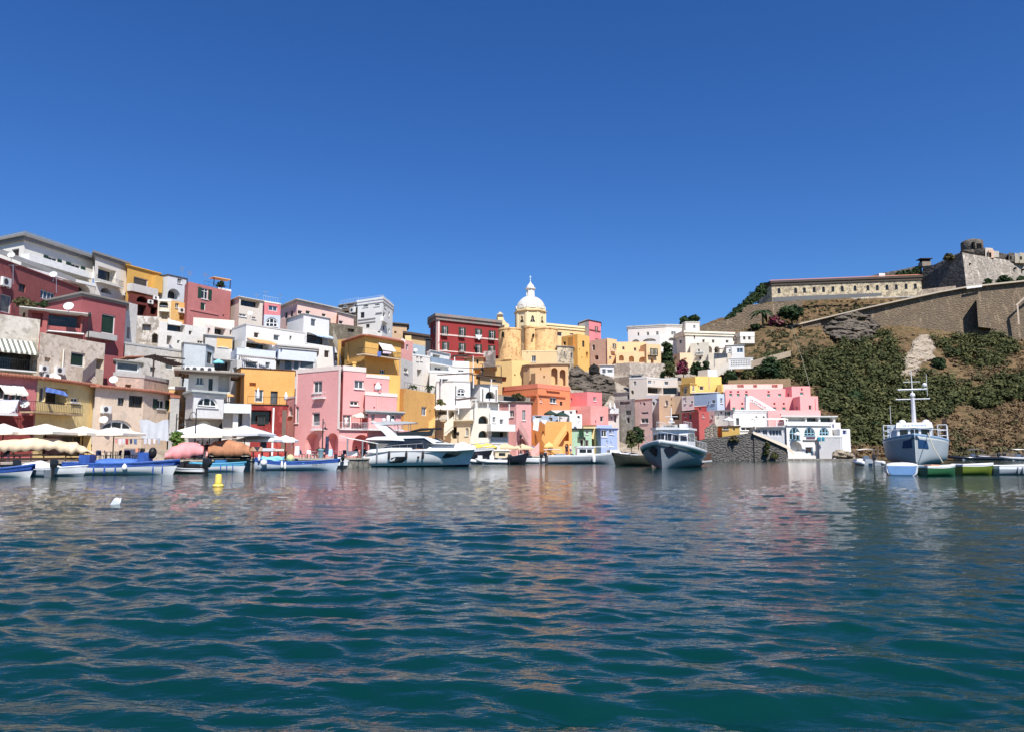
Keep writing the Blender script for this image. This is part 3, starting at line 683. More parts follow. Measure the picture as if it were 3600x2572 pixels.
h('dark red ground floor with rooftop terrace below the orange house', C(150, 46, 44), [(868, 1420, 88), (1012, 1424, 90)], 1605, '0o878,1440,954,1490 0b905,1458,932,1496#', peel=C(186, 66, 58), pk=.5, dirt=.35, dep=4, strips=[(0, 956, 1432, 962, 1600, M_WHITE, .1), (0, 990, 1440, 1006, 1580, plain('old_plank', C(120, 100, 88), .9), .1)], cor=(.12, .1, M_DARKW))
h('white house front with pale blue balcony panels left of the dark red terrace', C(214, 208, 200), [(784, 1420, 85), (884, 1424, 86.5)], 1605, '0o834,1450,852,1496 0n820,1480,830,1500', bal=[(0, 786, 882, 1418, 1446, 1.3, 'solid', plaster(C(222, 230, 240), .08))], dep=5, strips=[(0, 816, 1450, 834, 1540, M_WHITE, .5, 'pillar')])
h('tall grey white flank house left of the orange house', C(222, 218, 212), [(812, 1252, 99), (834, 1264, 97), (852, 1264, 97.5)], 1430, '0o818,1290,832,1310', dep=5)
# big pink house
PINK = C(242, 164, 160); MP = plaster(PINK, .1)
PT = plaster(C(248, 226, 214), .08)
h('big salmon pink house with white corner strips, arches and balconies on the quay', PINK, [(1042, 1302, 92), (1197, 1286, 87.5)], 1605,
  '0w1100,1338,1132,1380#+ 0v1096,1448,1124,1496#+ 0p1074,1519,1123,1600 0p1148,1520,1192,1600 0A1036,1426,1050,1486', cap=(.45, PT), wallm=MP,
  strips=[(0, 1190, 1288, 1196, 1506, PT, .08, 'corner_strip'), (0, 1041, 1306, 1045, 1420, PT, .08, 'corner_strip')], bal=[(0, 1098, 1134, 1377, 1396, .5, 'white'), (0, 1092, 1128, 1482, 1507, .6, 'white')])
h('low salmon pink wing with arched window left of the big salmon house', PINK, [(1008, 1398, 96), (1044, 1390, 93)], 1605, '0A1015,1426,1029,1460', wallm=MP, cap=(.2, PT), dep=5)
h('tall pink wing with white parapet and umbrella terrace right of the big salmon house', PINK, [(1198, 1288, 93), (1208, 1286, 91), (1286, 1293)], 1605,
  '1w1246,1336,1280,1366+ 1w1231,1408,1261,1424+ 1v1200,1456,1236,1504+', cap=(.55, PT), wallm=MP)
h('set back pink roof terrace wall with closed white umbrella', PINK, [(1284, 1314, 94.5), (1368, 1322)], 1400, '0q1314,1347,1342,1376', cap=(.4, PT), wallm=MP, dep=5)
h('low pink terrace house with two inset wash lines above the flybridge yacht', PINK, [(1284, 1376, 92), (1396, 1384)], 1605, '0n1313,1428,1319,1434 0a1243,1526,1304,1600', cap=(.4, PT), wallm=MP, pipe=[(0, 1326, 1392, 1440, plaster(C(244, 180, 174), .1))], dep=4)
h('pink annex with grey flat eave and white railed terrace behind the yacht', PINK, [(1290, 1450, 91.5), (1296, 1446, 90), (1410, 1450, 93)], 1560, '1w1306,1452,1318,1480# 1w1366,1456,1392,1484#', cor=(.45, .5, M_GREY), wallm=MP, bal=[(1, 1296, 1420, 1486, 1508, 1.2, 'white')], dep=3)
h('pink arcade wall carrying the railed terrace on the quay', PINK, [(1194, 1506, 88.2), (1440, 1514, 93)], 1605, '0p1238,1526,1304,1602 0p1335,1540,1370,1602', wallm=MP, bal=[(0, 1196, 1300, 1484, 1506, .25, 'white')], dep=4)
# upper middle
h('pale pink palazzo with grey eaves and small green shutters on the skyline', C(250, 208, 192), [(985, 1082, 158), (1046, 1056, 150), (1192, 1088)], 1170,
  '0k1000,1097,1011,1120 0k1020,1091,1030,1114 1k1047,1092,1063,1106 1s1075,1093,1091,1105+ 1s1132,1103,1146,1114+', cor=(.5, .6, M_GREY), dirt=.1)
h('lower pale pink wing at the right end of the pale pink palazzo', C(250, 210, 196), [(1190, 1099, 156), (1244, 1112)], 1170, '0k1191,1128,1207,1140+', cor=(.3, .4, M_GREY), dirt=.12)
h('mossy stone retaining wall house under the pale pink palazzo', C(160, 148, 128), [(1156, 1134, 140), (1275, 1150)], 1230, '0q1222,1156,1246,1168', peel=C(120, 110, 94), pk=.45, dirt=.45)
h('dark stone house with half round windows beside the white tower', C(160, 140, 120), [(1193, 1064, 172), (1260, 1062, 168)], 1150, '0A1203,1068,1222,1082 0A1238,1067,1257,1081 0q1210,1094,1226,1100', cor=(.3, .25, M_GREY), peel=C(126, 110, 94), pk=.46, dirt=.4, ac=[(0, 1243, 1091, 1.6)])
h('tall white tower house with half round top windows and glass roof railing', C(240, 238, 232), [(1258, 1058, 167), (1346, 1052, 163), (1381, 1078, 172)], 1190,
  '0A1276,1066,1295,1080 0A1316,1065,1335,1077 0b1267,1098,1281,1118+ 0b1286,1140,1299,1153+ 1A1350,1068,1357,1083 1k1347,1098,1354,1126 1k1346,1142,1353,1162 1k1366,1096,1371,1110 1k1366,1116,1371,1122 1k1366,1155,1371,1168', cor=(1.1, .25, M_WHITE), dirt=.14,
  strips=[(0, 1260, 1120, 1321, 1123, M_GREY, .15, 'string_course'), (0, 1322, 1098, 1344, 1101, M_GREY, .2, 'string_course'), (0, 1260, 1131, 1321, 1134, M_GREY, .15, 'string_course')], bal=[(1, 1348, 1366, 1118, 1132, .7, 'solid')])
h('low white house with bare wall under the white tower', C(232, 226, 218), [(1276, 1156, 148), (1344, 1164)], 1200, '0q1328,1158,1338,1170', dirt=.25, dep=4)
h('brown gabled house with long eaves right of the white tower', C(214, 178, 140), [(1380, 1138, 190), (1430, 1170, 192)], 1230, '0q1386,1164,1394,1172', cor=(.6, .6, plain('brown_eave', C(112, 98, 86), .9)), dirt=.25)
h('brown house with dark overhanging roof left of the red palazzo', C(222, 186, 132), [(1426, 1174, 176), (1502, 1206, 181)], 1250, '', cor=(1.1, .7, plain('umber_eave', C(92, 74, 64), .9)), dirt=.25)
h('small yellow wall with chimney beside the brown roof', C(238, 204, 140), [(1424, 1180, 172), (1446, 1182, 172)], 1215, '', dep=3)
h('dusty pink block with grey shuttered window behind the yellow house', C(226, 158, 150), [(1340, 1180, 124), (1452, 1192, 126)], 1290, '0v1428,1211,1436,1230#', dirt=.14)
h('blue grey rooftop wall left of the red palazzo', C(178, 196, 206), [(1450, 1208, 150), (1502, 1220, 151)], 1270, '', dirt=.1, dish=[(0, 1461, 1231, .9)])
YEL = C(238, 182, 74)
h('golden yellow house with tiled eaves and wide railed balcony above the pink house', YEL, [(1212, 1206, 111), (1285, 1182, 104.5), (1410, 1204)], 1400, '1w1336,1298,1353,1314 1k1330,1212,1372,1258', tile=True, dirt=.12,
  awn=[(1, 1329, 1203, 1376, 1232, .9, M_CREAM)], bal=[(1, 1283, 1412, 1231, 1252, 1.6, 'bars', plaster(C(226, 206, 180), .2))], pipe=[(0, 1227, 1206, 1270, plaster(YEL, .1))], strips=[(0, 1224, 1270, 1284, 1276, plaster(YEL, .1), .3)])
h('golden yellow lower flank between the pink house and the orange stair house', YEL, [(1284, 1312, 97), (1406, 1316, 99)], 1500, '', dirt=.14, dep=4)
h('low golden yellow wing left of the golden yellow house', YEL, [(1188, 1188, 116), (1214, 1192, 115)], 1300, '', dirt=.14, dep=4)
h('tall pale grey house with hooded window right of the golden yellow house', C(226, 222, 216), [(1404, 1256, 110), (1452, 1248, 112)], 1400, '0w1420,1293,1434,1309+', dirt=.2)
h('tall cream house with paired tall windows left of the white balcony house', C(230, 222, 212), [(1450, 1244, 114), (1512, 1236, 112)], 1420, '0w1464,1250,1470,1268 0w1477,1250,1484,1268 0q1466,1298,1482,1322+', cap=(.2, M_WHITE), dirt=.18)
h('white house with glass balcony under the red palazzo', C(238, 236, 232), [(1504, 1238, 117), (1514, 1232, 114), (1580, 1246, 115.5)], 1330, '1o1521,1246,1548,1274 1w1528,1290,1552,1302', cor=(.15, .25, M_WHITE), bal=[(1, 1516, 1592, 1260, 1280, 1.4, 'glass')], dirt=.1)
h('white terrace house with brown reed canopies in the centre', C(238, 234, 228), [(1576, 1268, 116), (1650, 1276, 117)], 1360, '0o1648,1280,1660,1296 0w1610,1300,1630,1312', dirt=.15)
h('white split level house with glazed doors under the reed canopy', C(236, 230, 222), [(1510, 1306, 110), (1534, 1302, 108), (1650, 1314, 109.5)], 1380, '1v1545,1330,1576,1344 1k1606,1296,1620,1312', cap=(.3, M_WHITE), dirt=.15)
h('white block with pointed arch window and brown canopy in the centre', C(238, 234, 230), [(1534, 1348, 105), (1592, 1338, 103), (1655, 1346, 104)], 1440, '1A1606,1364,1636,1390', cap=(.15, M_GREY), dirt=.12, pipe=[(1, 1602, 1355, 1420, M_DARKW)])
h('white house with arched loggia and posts left of the orange house', C(238, 234, 228), [(1650, 1344, 105.5), (1688, 1350, 104), (1750, 1356, 104.8)], 1440, '1a1707,1375,1740,1400', cap=(.15, M_PARG), dirt=.1, pipe=[(1, 1697, 1366, 1408, M_DARKW), (1, 1744, 1368, 1408, M_DARKW)])
h('orange stair house with blue window and long outside stair behind the yacht', C(240, 176, 76), [(1404, 1368, 101), (1420, 1364, 99), (1530, 1372, 100)], 1605, '1u1482,1428,1500,1460+ 1n1510,1440,1514,1448', peel=C(222, 150, 70), pk=.58, dirt=.25)
h('cream house with covered terrace and outside stair behind the yacht bow', C(232, 220, 200), [(1526, 1424, 103), (1600, 1440, 100)], 1520, '0o1538,1438,1568,1456 0a1576,1442,1596,1472', cor=(.2, .4, M_WHITE), dirt=.15)
h('cream yellow house with small arched window and stair landing behind the yacht bow', C(240, 222, 184), [(1560, 1490, 99), (1654, 1478, 97)], 1605, '0A1636,1502,1647,1530 0o1580,1498,1606,1540', cor=(.4, .5, C(236, 220, 186)), dirt=.15, dep=5)
h('beige house with two stacked arched loggias by the yellow umbrellas', C(230, 222, 208), [(1600, 1426, 102), (1654, 1432, 101), (1724, 1438, 101.6)], 1605, '1a1682,1460,1716,1488 1a1682,1512,1715,1537', dirt=.12, pipe=[(1, 1722, 1452, 1560, M_GREY)])
h('white house with solid balcony and deep glazed loggia right of the stacked arches', C(240, 238, 234), [(1724, 1440, 102.2), (1788, 1448, 104)], 1605, '0w1732,1464,1742,1484 0w1757,1472,1770,1490+ 0o1728,1512,1784,1555', bal=[(0, 1726, 1812, 1490, 1511, 1.5, 'solid'), (0, 1726, 1786, 1536, 1556, .3, 'glass')], dirt=.1)
h('white terrace room with posts and reed canopy above the stacked arches', C(236, 230, 224), [(1640, 1384, 107), (1750, 1392, 108)], 1450, '0w1666,1420,1684,1436 0w1700,1424,1726,1438', dirt=.15)
h('mauve pink house with slender balcony window beside the orange stair piers', C(224, 160, 156), [(1744, 1424, 108), (1815, 1412, 105.5), (1868, 1418, 106)], 1605, '0w1790,1441,1806,1464# 1w1836,1440,1847,1476# 1w1831,1510,1845,1522# 1p1822,1540,1852,1600', cor=(.25, .3, plain('brown_coping2', C(150, 130, 116), .9)), dirt=.15)
h('cement coloured terrace house with planted green awnings above the mauve house', C(188, 176, 160), [(1746, 1386, 113), (1864, 1396)], 1440, '0o1770,1394,1850,1412', dirt=.25, bal=[(0, 1748, 1862, 1392, 1410, .6, 'bars')])
# orange / church base
OR = C(240, 132, 62)
h('bright orange house with coral parapet and stepped front below the church', OR, [(1766, 1358, 128), (1836, 1352, 124), (1890, 1348, 121), (2004, 1360)], 1460, '2w1898,1399,1903,1412 2w1933,1396,1957,1416 2d1968,1410,1978,1424', cap=(.75, plaster(C(246, 128, 84), .1)), dirt=.12,
  strips=[(2, 1920, 1370, 1966, 1374, plaster(OR, .1), .3), (1, 1838, 1388, 1888, 1392, plaster(C(226, 120, 60), .1), .3), (2, 1892, 1388, 1986, 1392, plaster(C(226, 120, 60), .1), .3)])
h('crimson pink house with rounded top right of the bright orange house', C(236, 128, 130), [(2003, 1372, 133), (2064, 1376, 130), (2116, 1382, 132)], 1500, '0k2006,1398,2011,1414 1w2086,1394,2096,1408 0n2046,1438,2055,1447', dirt=.15, peel=C(244, 140, 126), pk=.62)
h('coral house with faded plaster and arched window below the crimson house', C(246, 156, 142), [(2004, 1432, 128), (2076, 1424, 125), (2138, 1432, 128)], 1520, '1k2110,1462,2122,1481 0q2020,1440,2030,1450 1n2092,1476,2096,1486', peel=C(226, 150, 130), pk=.55, dirt=.2)
h('orange yellow stair house with tall arched openings and diagonal stairs on the quay', C(244, 166, 62), [(1868, 1452, 112), (1916, 1480, 109.5), (2010, 1486, 110)], 1605, '1p1976,1512,2000,1548 1p1987,1558,1999,1602 0q1904,1514,1912,1530 0a1914,1512,1920,1540', dirt=.16)
h('white dome roofed house with green umbrellas above the orange stair house', C(236, 232, 226), [(1912, 1434, 124), (2024, 1440, 123)], 1500, '0k1974,1440,1984,1452 0w2002,1443,2012,1454', dirt=.15)
h('pale blue shed with white doorway above the orange stair house', C(176, 196, 222), [(1872, 1446, 120), (1962, 1458, 119)], 1500, '0v1880,1452,1904,1470 0w1930,1466,1942,1480', dirt=.15, dep=3)
h('white cube with blue window beside the green umbrellas', C(240, 238, 234), [(1998, 1454, 120.5), (2046, 1456, 121)], 1540, '0b2030,1460,2038,1480', dirt=.1, dep=4)
h('mint green house with dark eave and balcony on the quay', C(168, 204, 176), [(2008, 1506, 117), (2080, 1508, 117.5)], 1605, '0o2035,1509,2052,1536 0w2060,1508,2068,1524 0k2040,1544,2051,1567 0k2057,1545,2069,1567', cor=(.2, .4, plain('dark_eave', C(70, 74, 66), .9)), bal=[(0, 2034, 2055, 1522, 1537, .6, 'dark', M_IRON)], dirt=.15)
h('pale yellow house squeezed between the mint green and the blue house', C(246, 218, 150), [(2050, 1490, 121), (2096, 1492, 120.5)], 1605, '0a2078,1540,2088,1566', cap=(.2, M_TERRA), dirt=.15)
h('periwinkle blue house with white corner window on the quay', C(156, 176, 226), [(2090, 1500, 121.5), (2112, 1504, 118.5), (2169, 1505)], 1605, '1w2114,1510,2134,1534 1w2141,1509,2150,1524# 1w2153,1510,2158,1526 1w2131,1546,2136,1562 1w2145,1550,2149,1566 0a2092,1544,2100,1570', cor=(.15, .3, plaster(C(150, 170, 222), .1)), dirt=.1)
h('upper periwinkle storey behind the blue quay house', C(168, 186, 232), [(2088, 1490, 124), (2152, 1493, 124)], 1530, '', dirt=.1, dep=3)
# red palazzo
RED = C(158, 44, 44); MR = plaster(RED, .18, C(214, 170, 160), .74)
wins = ' '.join('1g%d,%d,%d,%d#' % (a, b, a + 12, c) for a, b, c in ((1558, 1146, 1176), (1619, 1151, 1181), (1676, 1156, 1186), (1724, 1162, 1190), (1560, 1202, 1230), (1619, 1206, 1232), (1676, 1210, 1240), (1722, 1214, 1238)))
h('dark red palazzo with peeling cornice and white string course left of the church', RED, [(1513, 1133, 196), (1537, 1113, 190), (1756, 1137)], 1290, wins + ' 0k1522,1148,1528,1172# 0k1520,1202,1526,1226#', wallm=MR, cor=(1.6, .8, plaster(C(150, 142, 136), .3, C(196, 120, 112), .55)),
  strips=[(1, 1539, 1182, 1754, 1187, plaster(C(236, 206, 196), .2), .12, 'string_course'), (1, 1539, 1236, 1700, 1240, plaster(C(236, 206, 196), .2), .12, 'string_course'), (1, 1538, 1126, 1545, 1240, plaster(C(238, 214, 204), .2, RED, .56), .1, 'quoin'), (0, 1532, 1126, 1536, 1240, plaster(C(238, 214, 204), .2, RED, .56), .1, 'quoin')],
  bal=[(1, a - 4, a + 18, b, c, .8, 'bars', M_GREY) for a, b, c in ((1558, 1166, 1178), (1619, 1172, 1183), (1676, 1178, 1189), (1724, 1183, 1193), (1619, 1226, 1235))])
h('small orange tile roofed house below the red palazzo', C(244, 186, 110), [(1640, 1250, 150), (1700, 1258, 148)], 1330, '0k1674,1262,1682,1280', tile=True, dirt=.15)
h('peeling white plaster ruin wall left of the church base', C(226, 214, 204), [(1700, 1236, 165), (1742, 1232, 162)], 1330, '', peel=C(150, 138, 128), pk=.46, dirt=.4, dep=4)
h('amber house with dark green awning frame below the peeling ruin wall', C(246, 180, 88), [(1664, 1284, 136), (1742, 1290, 134)], 1380, '0k1690,1280,1700,1306 0q1668,1300,1690,1312', cor=(.15, .3, M_GREY), dirt=.2)
h('tan house with overhanging roof right of the reed canopies', C(222, 178, 118), [(1688, 1318, 120), (1766, 1326)], 1440, '0k1734,1330,1744,1340', cor=(.15, .8, plain('reed_roof', C(120, 100, 84), .9)), dirt=.2)
# arcaded tan house below church
h('tan arcaded house with two tall white arches below the church', C(226, 184, 128), [(1840, 1290, 158), (1862, 1275, 155), (1936, 1280, 152), (1998, 1294, 152)], 1420, '1n1898,1292,1903,1300# 1q1912,1318,1918,1328 2p1938,1292,1960,1350 2p1968,1298,1988,1354', cor=(.4, .35, C(206, 176, 136)), dirt=.12)
h('yellow plaster wing with arch left of the tan arcaded house', C(246, 206, 124), [(1736, 1300, 165), (1800, 1268, 160), (1862, 1260, 160)], 1420, '1p1840,1304,1857,1340 1q1808,1314,1812,1320', dirt=.12)
h('tan veranda storey with scalloped wall in front of the tan arcades', C(222, 178, 124), [(1866, 1316, 150), (1882, 1310, 147), (1936, 1314)], 1400, '1n1910,1320,1916,1328#', dirt=.14, dep=2)
# right of church
h('pink tower house with brown string course on the skyline right of the church', C(244, 120, 128), [(2034, 1140, 222), (2071, 1126, 216), (2112, 1136, 220)], 1230, '1g2094,1148,2099,1168# 1g2096,1190,2100,1200', strips=[(1, 2072, 1161, 2110, 1164, plain('brown_course', C(120, 74, 74), .9), .2, 'string_course'), (0, 2036, 1126, 2070, 1200, plaster(C(240, 236, 232), .15), .02, 'whitewash')], cor=(.3, .2, plain('dark_coping', C(80, 60, 62), .9)), dirt=.1)
h('amber yellow house with stepped top right of the church apse', C(246, 184, 72), [(1974, 1190, 195), (2030, 1174, 190), (2072, 1182)], 1340, '1b2047,1198,2055,1220 0k1979,1200,1989,1214 1n2036,1224,2039,1232 1a2060,1236,2068,1260 1n2044,1254,2047,1260', peel=C(248, 204, 110), pk=.6, dirt=.2)
h('lower amber step with canopy hook left of the amber yellow house', C(244, 178, 74), [(1996, 1184, 193), (2014, 1182, 190)], 1330, '', dirt=.15, dep=3)
OCH = C(244, 198, 142)
h('shade toned rosy brown flank house left of the ochre terrace house', C(220, 172, 146), [(2074, 1204, 212), (2134, 1190, 208)], 1300, '0k2082,1212,2091,1232+ 0a2090,1248,2104,1264', dirt=.2, peel=C(232, 190, 168), pk=.56)  # weaker light on the ochre house's left side put into this colour
h('ochre tower part with balcony door of the terrace house', OCH, [(2134, 1188, 207.5), (2168, 1194)], 1290, '0g2157,1208,2163,1224+ 0v2142,1252,2150,1264', bal=[(0, 2154, 2168, 1222, 1233, .8, 'bars')], dirt=.12)
h('long ochre terrace house with three round arches above the stone wall', OCH, [(2165, 1226, 205), (2272, 1236, 204)], 1290, '0p2176,1248,2193,1268 0p2211,1251,2229,1272 0p2247,1254,2277,1273', dirt=.1)
h('set back ochre roof rooms on the terrace house', OCH, [(2166, 1202, 212), (2272, 1210, 212)], 1250, '0k2187,1218,2196,1230 0k2228,1222,2237,1234', dirt=.1, dep=4)
h('ochre right block with paired balcony doors of the terrace house', OCH, [(2250, 1212, 208), (2272, 1208, 203), (2323, 1212)], 1300, '1g2289,1224,2295,1247+ 1g2303,1225,2309,1247+ 1a2288,1258,2298,1278', bal=[(1, 2284, 2314, 1240, 1249, .9, 'bars', M_DARKW)], dirt=.1)
h('pale stone retaining wall below the ochre terrace house', C(214, 200, 184), [(2156, 1262, 200), (2214, 1274, 197), (2336, 1280, 199)], 1400, '', peel=C(176, 162, 148), pk=.47, dirt=.4, dep=4, name='retaining_wall', cat='wall')
h('weathered stone house wall with pale yellow patch left of the grey blue windowed house', C(222, 202, 180), [(2160, 1316, 188), (2214, 1322, 184)], 1430, '0n2204,1352,2208,1362', peel=C(170, 152, 134), pk=.46, dirt=.4, dep=4)
h('small white shack with glazed front over the rock cave', C(232, 232, 234), [(2110, 1284, 192), (2158, 1288, 192)], 1320, '0v2116,1296,2130,1312 0v2134,1298,2154,1310', cor=(.2, .4, M_WHITE), dep=3)
h('grey white cubic house with blue windows over a glazed veranda', C(226, 212, 198), [(2212, 1330, 172), (2274, 1325, 168), (2328, 1330), (2382, 1334, 172)], 1420, '0u2227,1339,2236,1354 1u2279,1336,2291,1349# 1u2298,1338,2302,1350 2v2335,1340,2349,1352 1o2277,1360,2328,1382 2o2330,1361,2380,1384 0a2218,1370,2228,1384', dirt=.12, cap=(.2, M_WHITE))
h('long glazed greenhouse lean-to on the stone wall', C(190, 182, 170), [(2212, 1312, 180), (2260, 1314, 178)], 1345, '0v2216,1315,2256,1326', dep=2, cor=(.1, .2, M_GREY))
h('grey concrete house with stained front and dark windows behind the white trawler', C(206, 200, 190), [(2160, 1402, 142), (2232, 1400, 138)], 1540, '0q2200,1441,2219,1456 0k2202,1464,2213,1486 0q2178,1410,2214,1420', peel=C(170, 164, 156), pk=.46, dirt=.4)
h('gabled grey roof house above the grey concrete house', C(206, 196, 184), [(2160, 1382, 152), (2206, 1378, 150)], 1440, '0w2176,1372,2186,1380', cor=(.25, .3, M_GREY), dirt=.3)
h('pale pink narrow house with white window bars behind the white trawler', C(240, 196, 182), [(2228, 1392, 139.5), (2292, 1400, 137)], 1540, '0k2249,1412,2254,1420 0k2260,1413,2268,1424 0k2253,1446,2279,1455 0w2253,1468,2279,1486', dirt=.18, cap=(.2, M_TERRA))
h('bluish white house with dark upper windows above the white trawler', C(214, 218, 222), [(2270, 1384, 147), (2322, 1386, 146)], 1480, '0k2274,1413,2289,1428 0k2293,1411,2302,1424 0u2304,1400,2318,1408', dirt=.2)
h('peach house with arched dark window above the white trawler', C(246, 210, 168), [(2316, 1384, 142), (2358, 1386, 141)], 1540, '0A2338,1405,2348,1424 0w2290,1440,2296,1452', dirt=.16)
h('tan bare wall house with tarp covered opening below', C(218, 190, 160), [(2352, 1390, 143), (2402, 1390, 142)], 1540, '0o2346,1454,2388,1474 0n2358,1398,2362,1406 0n2358,1420,2362,1426', dirt=.25)
h('white house tall and narrow with twin closed umbrellas on its terrace', C(234, 230, 222), [(2138, 1440, 131), (2176, 1442, 131)], 1560, '0v2146,1456,2152,1472 0v2158,1456,2166,1484', bal=[(0, 2138, 2172, 1434, 1450, .8, 'solid')], dirt=.16)
h('white stepped house above the brick red house', C(238, 226, 216), [(2396, 1384, 139), (2440, 1388, 138)], 1480, '0w2406,1386,2414,1394 0w2408,1406,2413,1416 0w2428,1408,2436,1417', dirt=.14)
RB = C(204, 88, 82)
h('brick red house with dark terrace railing right of the white trawler', RB, [(2397, 1426, 137), (2456, 1444, 132), (2492, 1430, 136)], 1560, '0w2407,1452,2414,1464# 0k2422,1452,2431,1475# 1w2470,1452,2475,1466# 0w2420,1490,2428,1506', dirt=.15, strips=[(0, 2404, 1441, 2454, 1446, M_DARKW, .5, 'ledge')])
h('brick red roof room set on the brick red house', RB, [(2414, 1428, 141), (2484, 1424, 139)], 1460, '0v2456,1430,2464,1440', dirt=.12, dep=3, cap=(.1, M_WHITE))
YB = C(244, 198, 92)
h('yellow flat roofed house above the dark restaurant veranda', YB, [(2395, 1326, 176), (2444, 1322, 172), (2536, 1326, 173)], 1400, '1n2454,1354,2457,1360 1k2459,1356,2474,1370', dirt=.1, pipe=[(1, 2492, 1320, 1366, M_GREY)])
h('small yellow arched annex in front of the yellow flat roofed house', C(238, 190, 96), [(2390, 1352, 169), (2426, 1348, 165), (2446, 1350, 166)], 1400, '0A2404,1355,2414,1382 1A2434,1354,2442,1374 0n2398,1362,2402,1374', cor=(.2, .3, plaster(YB, .1)), dirt=.12, dep=3)
h('yellow end tower with arched niche beside the salmon pink hotel', YB, [(2520, 1312, 170), (2536, 1314, 169), (2548, 1350, 169)], 1400, '0k2540,1354,2546,1366', dirt=.1, dep=4)
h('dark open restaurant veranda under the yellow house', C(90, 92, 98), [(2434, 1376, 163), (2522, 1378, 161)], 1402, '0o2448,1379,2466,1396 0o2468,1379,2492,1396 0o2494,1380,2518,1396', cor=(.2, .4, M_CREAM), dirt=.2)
h('sky blue house with tall windows under the dark veranda', C(192, 212, 238), [(2436, 1396, 160), (2520, 1382, 155), (2570, 1386)], 1460, '1w2532,1398,2541,1416 0w2488,1410,2493,1418 0w2502,1404,2514,1416', dirt=.08)
h('white terraced house with umbrella terrace left of the salmon hotel', C(236, 232, 226), [(2494, 1436, 147), (2578, 1440, 145)], 1530, '0k2532,1444,2538,1454 0g2554,1446,2562,1460 0w2524,1452,2528,1462', cor=(.15, .3, M_GREY), dirt=.14)
h('small white house with stone steps in front of the brick red house', C(234, 228, 220), [(2484, 1440, 143), (2512, 1442, 142)], 1530, '0w2500,1458,2506,1470', dirt=.18)
h('small golden house on the dark stone quay wall', C(246, 198, 76), [(2516, 1496, 144), (2538, 1496, 139), (2600, 1496, 139)], 1540, '1w2541,1498,2562,1508# 1k2576,1502,2583,1512', cor=(.15, .2, plain('brown_coping', C(120, 84, 50), .8)), dirt=.1, dep=4)
h('white tall wall house right of the small golden house', C(240, 238, 234), [(2578, 1466, 146), (2660, 1466, 146)], 1545, '0b2588,1468,2598,1492 0k2656,1461,2664,1468 0w2604,1500,2640,1512', dirt=.1)
# hotel
HP = C(250, 160, 156); MHP = plaster(HP, .07)
M_BRH = plain('brick_hood', C(150, 78, 74), .9)
tw = ' '.join('%dT%d,%d,%d,%d' % (f, a, b, a + 12, c) for f, a, b, c in ((0, 2563, 1382, 1393), (0, 2589, 1382, 1393), (0, 2618, 1382, 1393), (0, 2696, 1383, 1394), (0, 2735, 1382, 1393)))
tv = ' '.join('0q%d,1373,%d,1379+' % (a + 2, a + 10) for a in (2563, 2589, 2618, 2696))
h('salmon pink hotel upper storey with turquoise shutters and brick vents', HP, [(2549, 1363, 157), (2770, 1366, 157)], 1410, tw + ' ' + tv, wallm=MHP, hood=M_BRH)
h('pale salmon roof parapet with brick panels on top of the pink hotel', C(252, 204, 188), [(2543, 1349, 161), (2752, 1349, 161)], 1380, '0q2592,1351,2615,1361 0q2648,1351,2661,1361 0q2713,1351,2734,1361', dirt=.12)
tw2 = ' '.join('0T%d,1430,%d,1441' % (a, a + 12) for a in (2574, 2604, 2717, 2750)); tv2 = ' '.join('0q%d,1414,%d,1421+' % (a + 2, a + 9) for a in (2604, 2717, 2750))
h('salmon pink hotel lower storey with turquoise shutters behind the white stair', HP, [(2567, 1394, 153.5), (2790, 1394, 153.5)], 1470, tw2 + ' ' + tv2, wallm=MHP, hood=M_BRH)
h('salmon pink hotel corner turret with curved top', HP, [(2752, 1372, 158), (2783, 1357, 155), (2848, 1357, 155)], 1410, '1T2812,1377,2825,1388+ 1q2816,1363,2822,1372+ 0k2768,1380,2774,1392+', wallm=MHP, hood=M_BRH)
h('salmon pink hotel right block with single dark window', HP, [(2788, 1394, 153), (2812, 1391, 148.5), (2875, 1391, 149)], 1470, '1k2843,1423,2853,1439+ 0k2797,1426,2804,1438', wallm=MHP, hood=M_BRH, pipe=[(1, 2866, 1400, 1450, plaster(HP, .1))])
h('salmon pink terrace base wall of the hotel', HP, [(2700, 1441, 147.5), (2884, 1442, 147.5)], 1500, '0n2742,1453,2745,1459', wallm=MHP, dep=4)
h('white base storey with grey band below the hotel stair', C(240, 238, 234), [(2575, 1443, 148), (2703, 1443, 148)], 1545, '0k2655,1461,2663,1468 0k2681,1461,2689,1468', cor=(.5, .25, M_WHITE), dirt=.1)
# restaurant on the water
h('white waterfront restaurant wing with blue framed windows above the stone wall', C(238, 238, 238), [(2644, 1502, 142), (2760, 1500, 139)], 1545, '0u2653,1508,2674,1520 0u2680,1508,2697,1527 0u2702,1509,2748,1531', cor=(.35, .3, M_WHITE), bal=[(0, 2640, 2752, 1484, 1497, .5, 'white')], dirt=.08)
h('white waterfront restaurant with three big blue arched windows and roof terrace', C(238, 234, 228), [(2752, 1494, 141), (2764, 1492, 138.5), (2925, 1492, 140)], 1606, '1A2775,1501,2812,1544 1A2827,1501,2865,1530 1A2880,1501,2914,1529 1p2779,1550,2819,1585 1k2832,1570,2858,1592', frame=plain('pale_blue_frame', C(150, 196, 214), .6), bal=[(1, 2766, 2925, 1482, 1492, .3, 'white')], dirt=.12, strips=[(1, 2822, 1542, 2880, 1545, M_WHITE, .3, 'ledge')])
h('glazed roof terrace pavilion on the white waterfront restaurant', C(226, 224, 218), [(2756, 1462, 144), (2936, 1462, 145)], 1494, '0o2762,1466,2832,1480 0o2836,1466,2878,1481 0o2884,1466,2930,1482', cor=(.25, .5, M_WHITE), dirt=.1, dep=4)
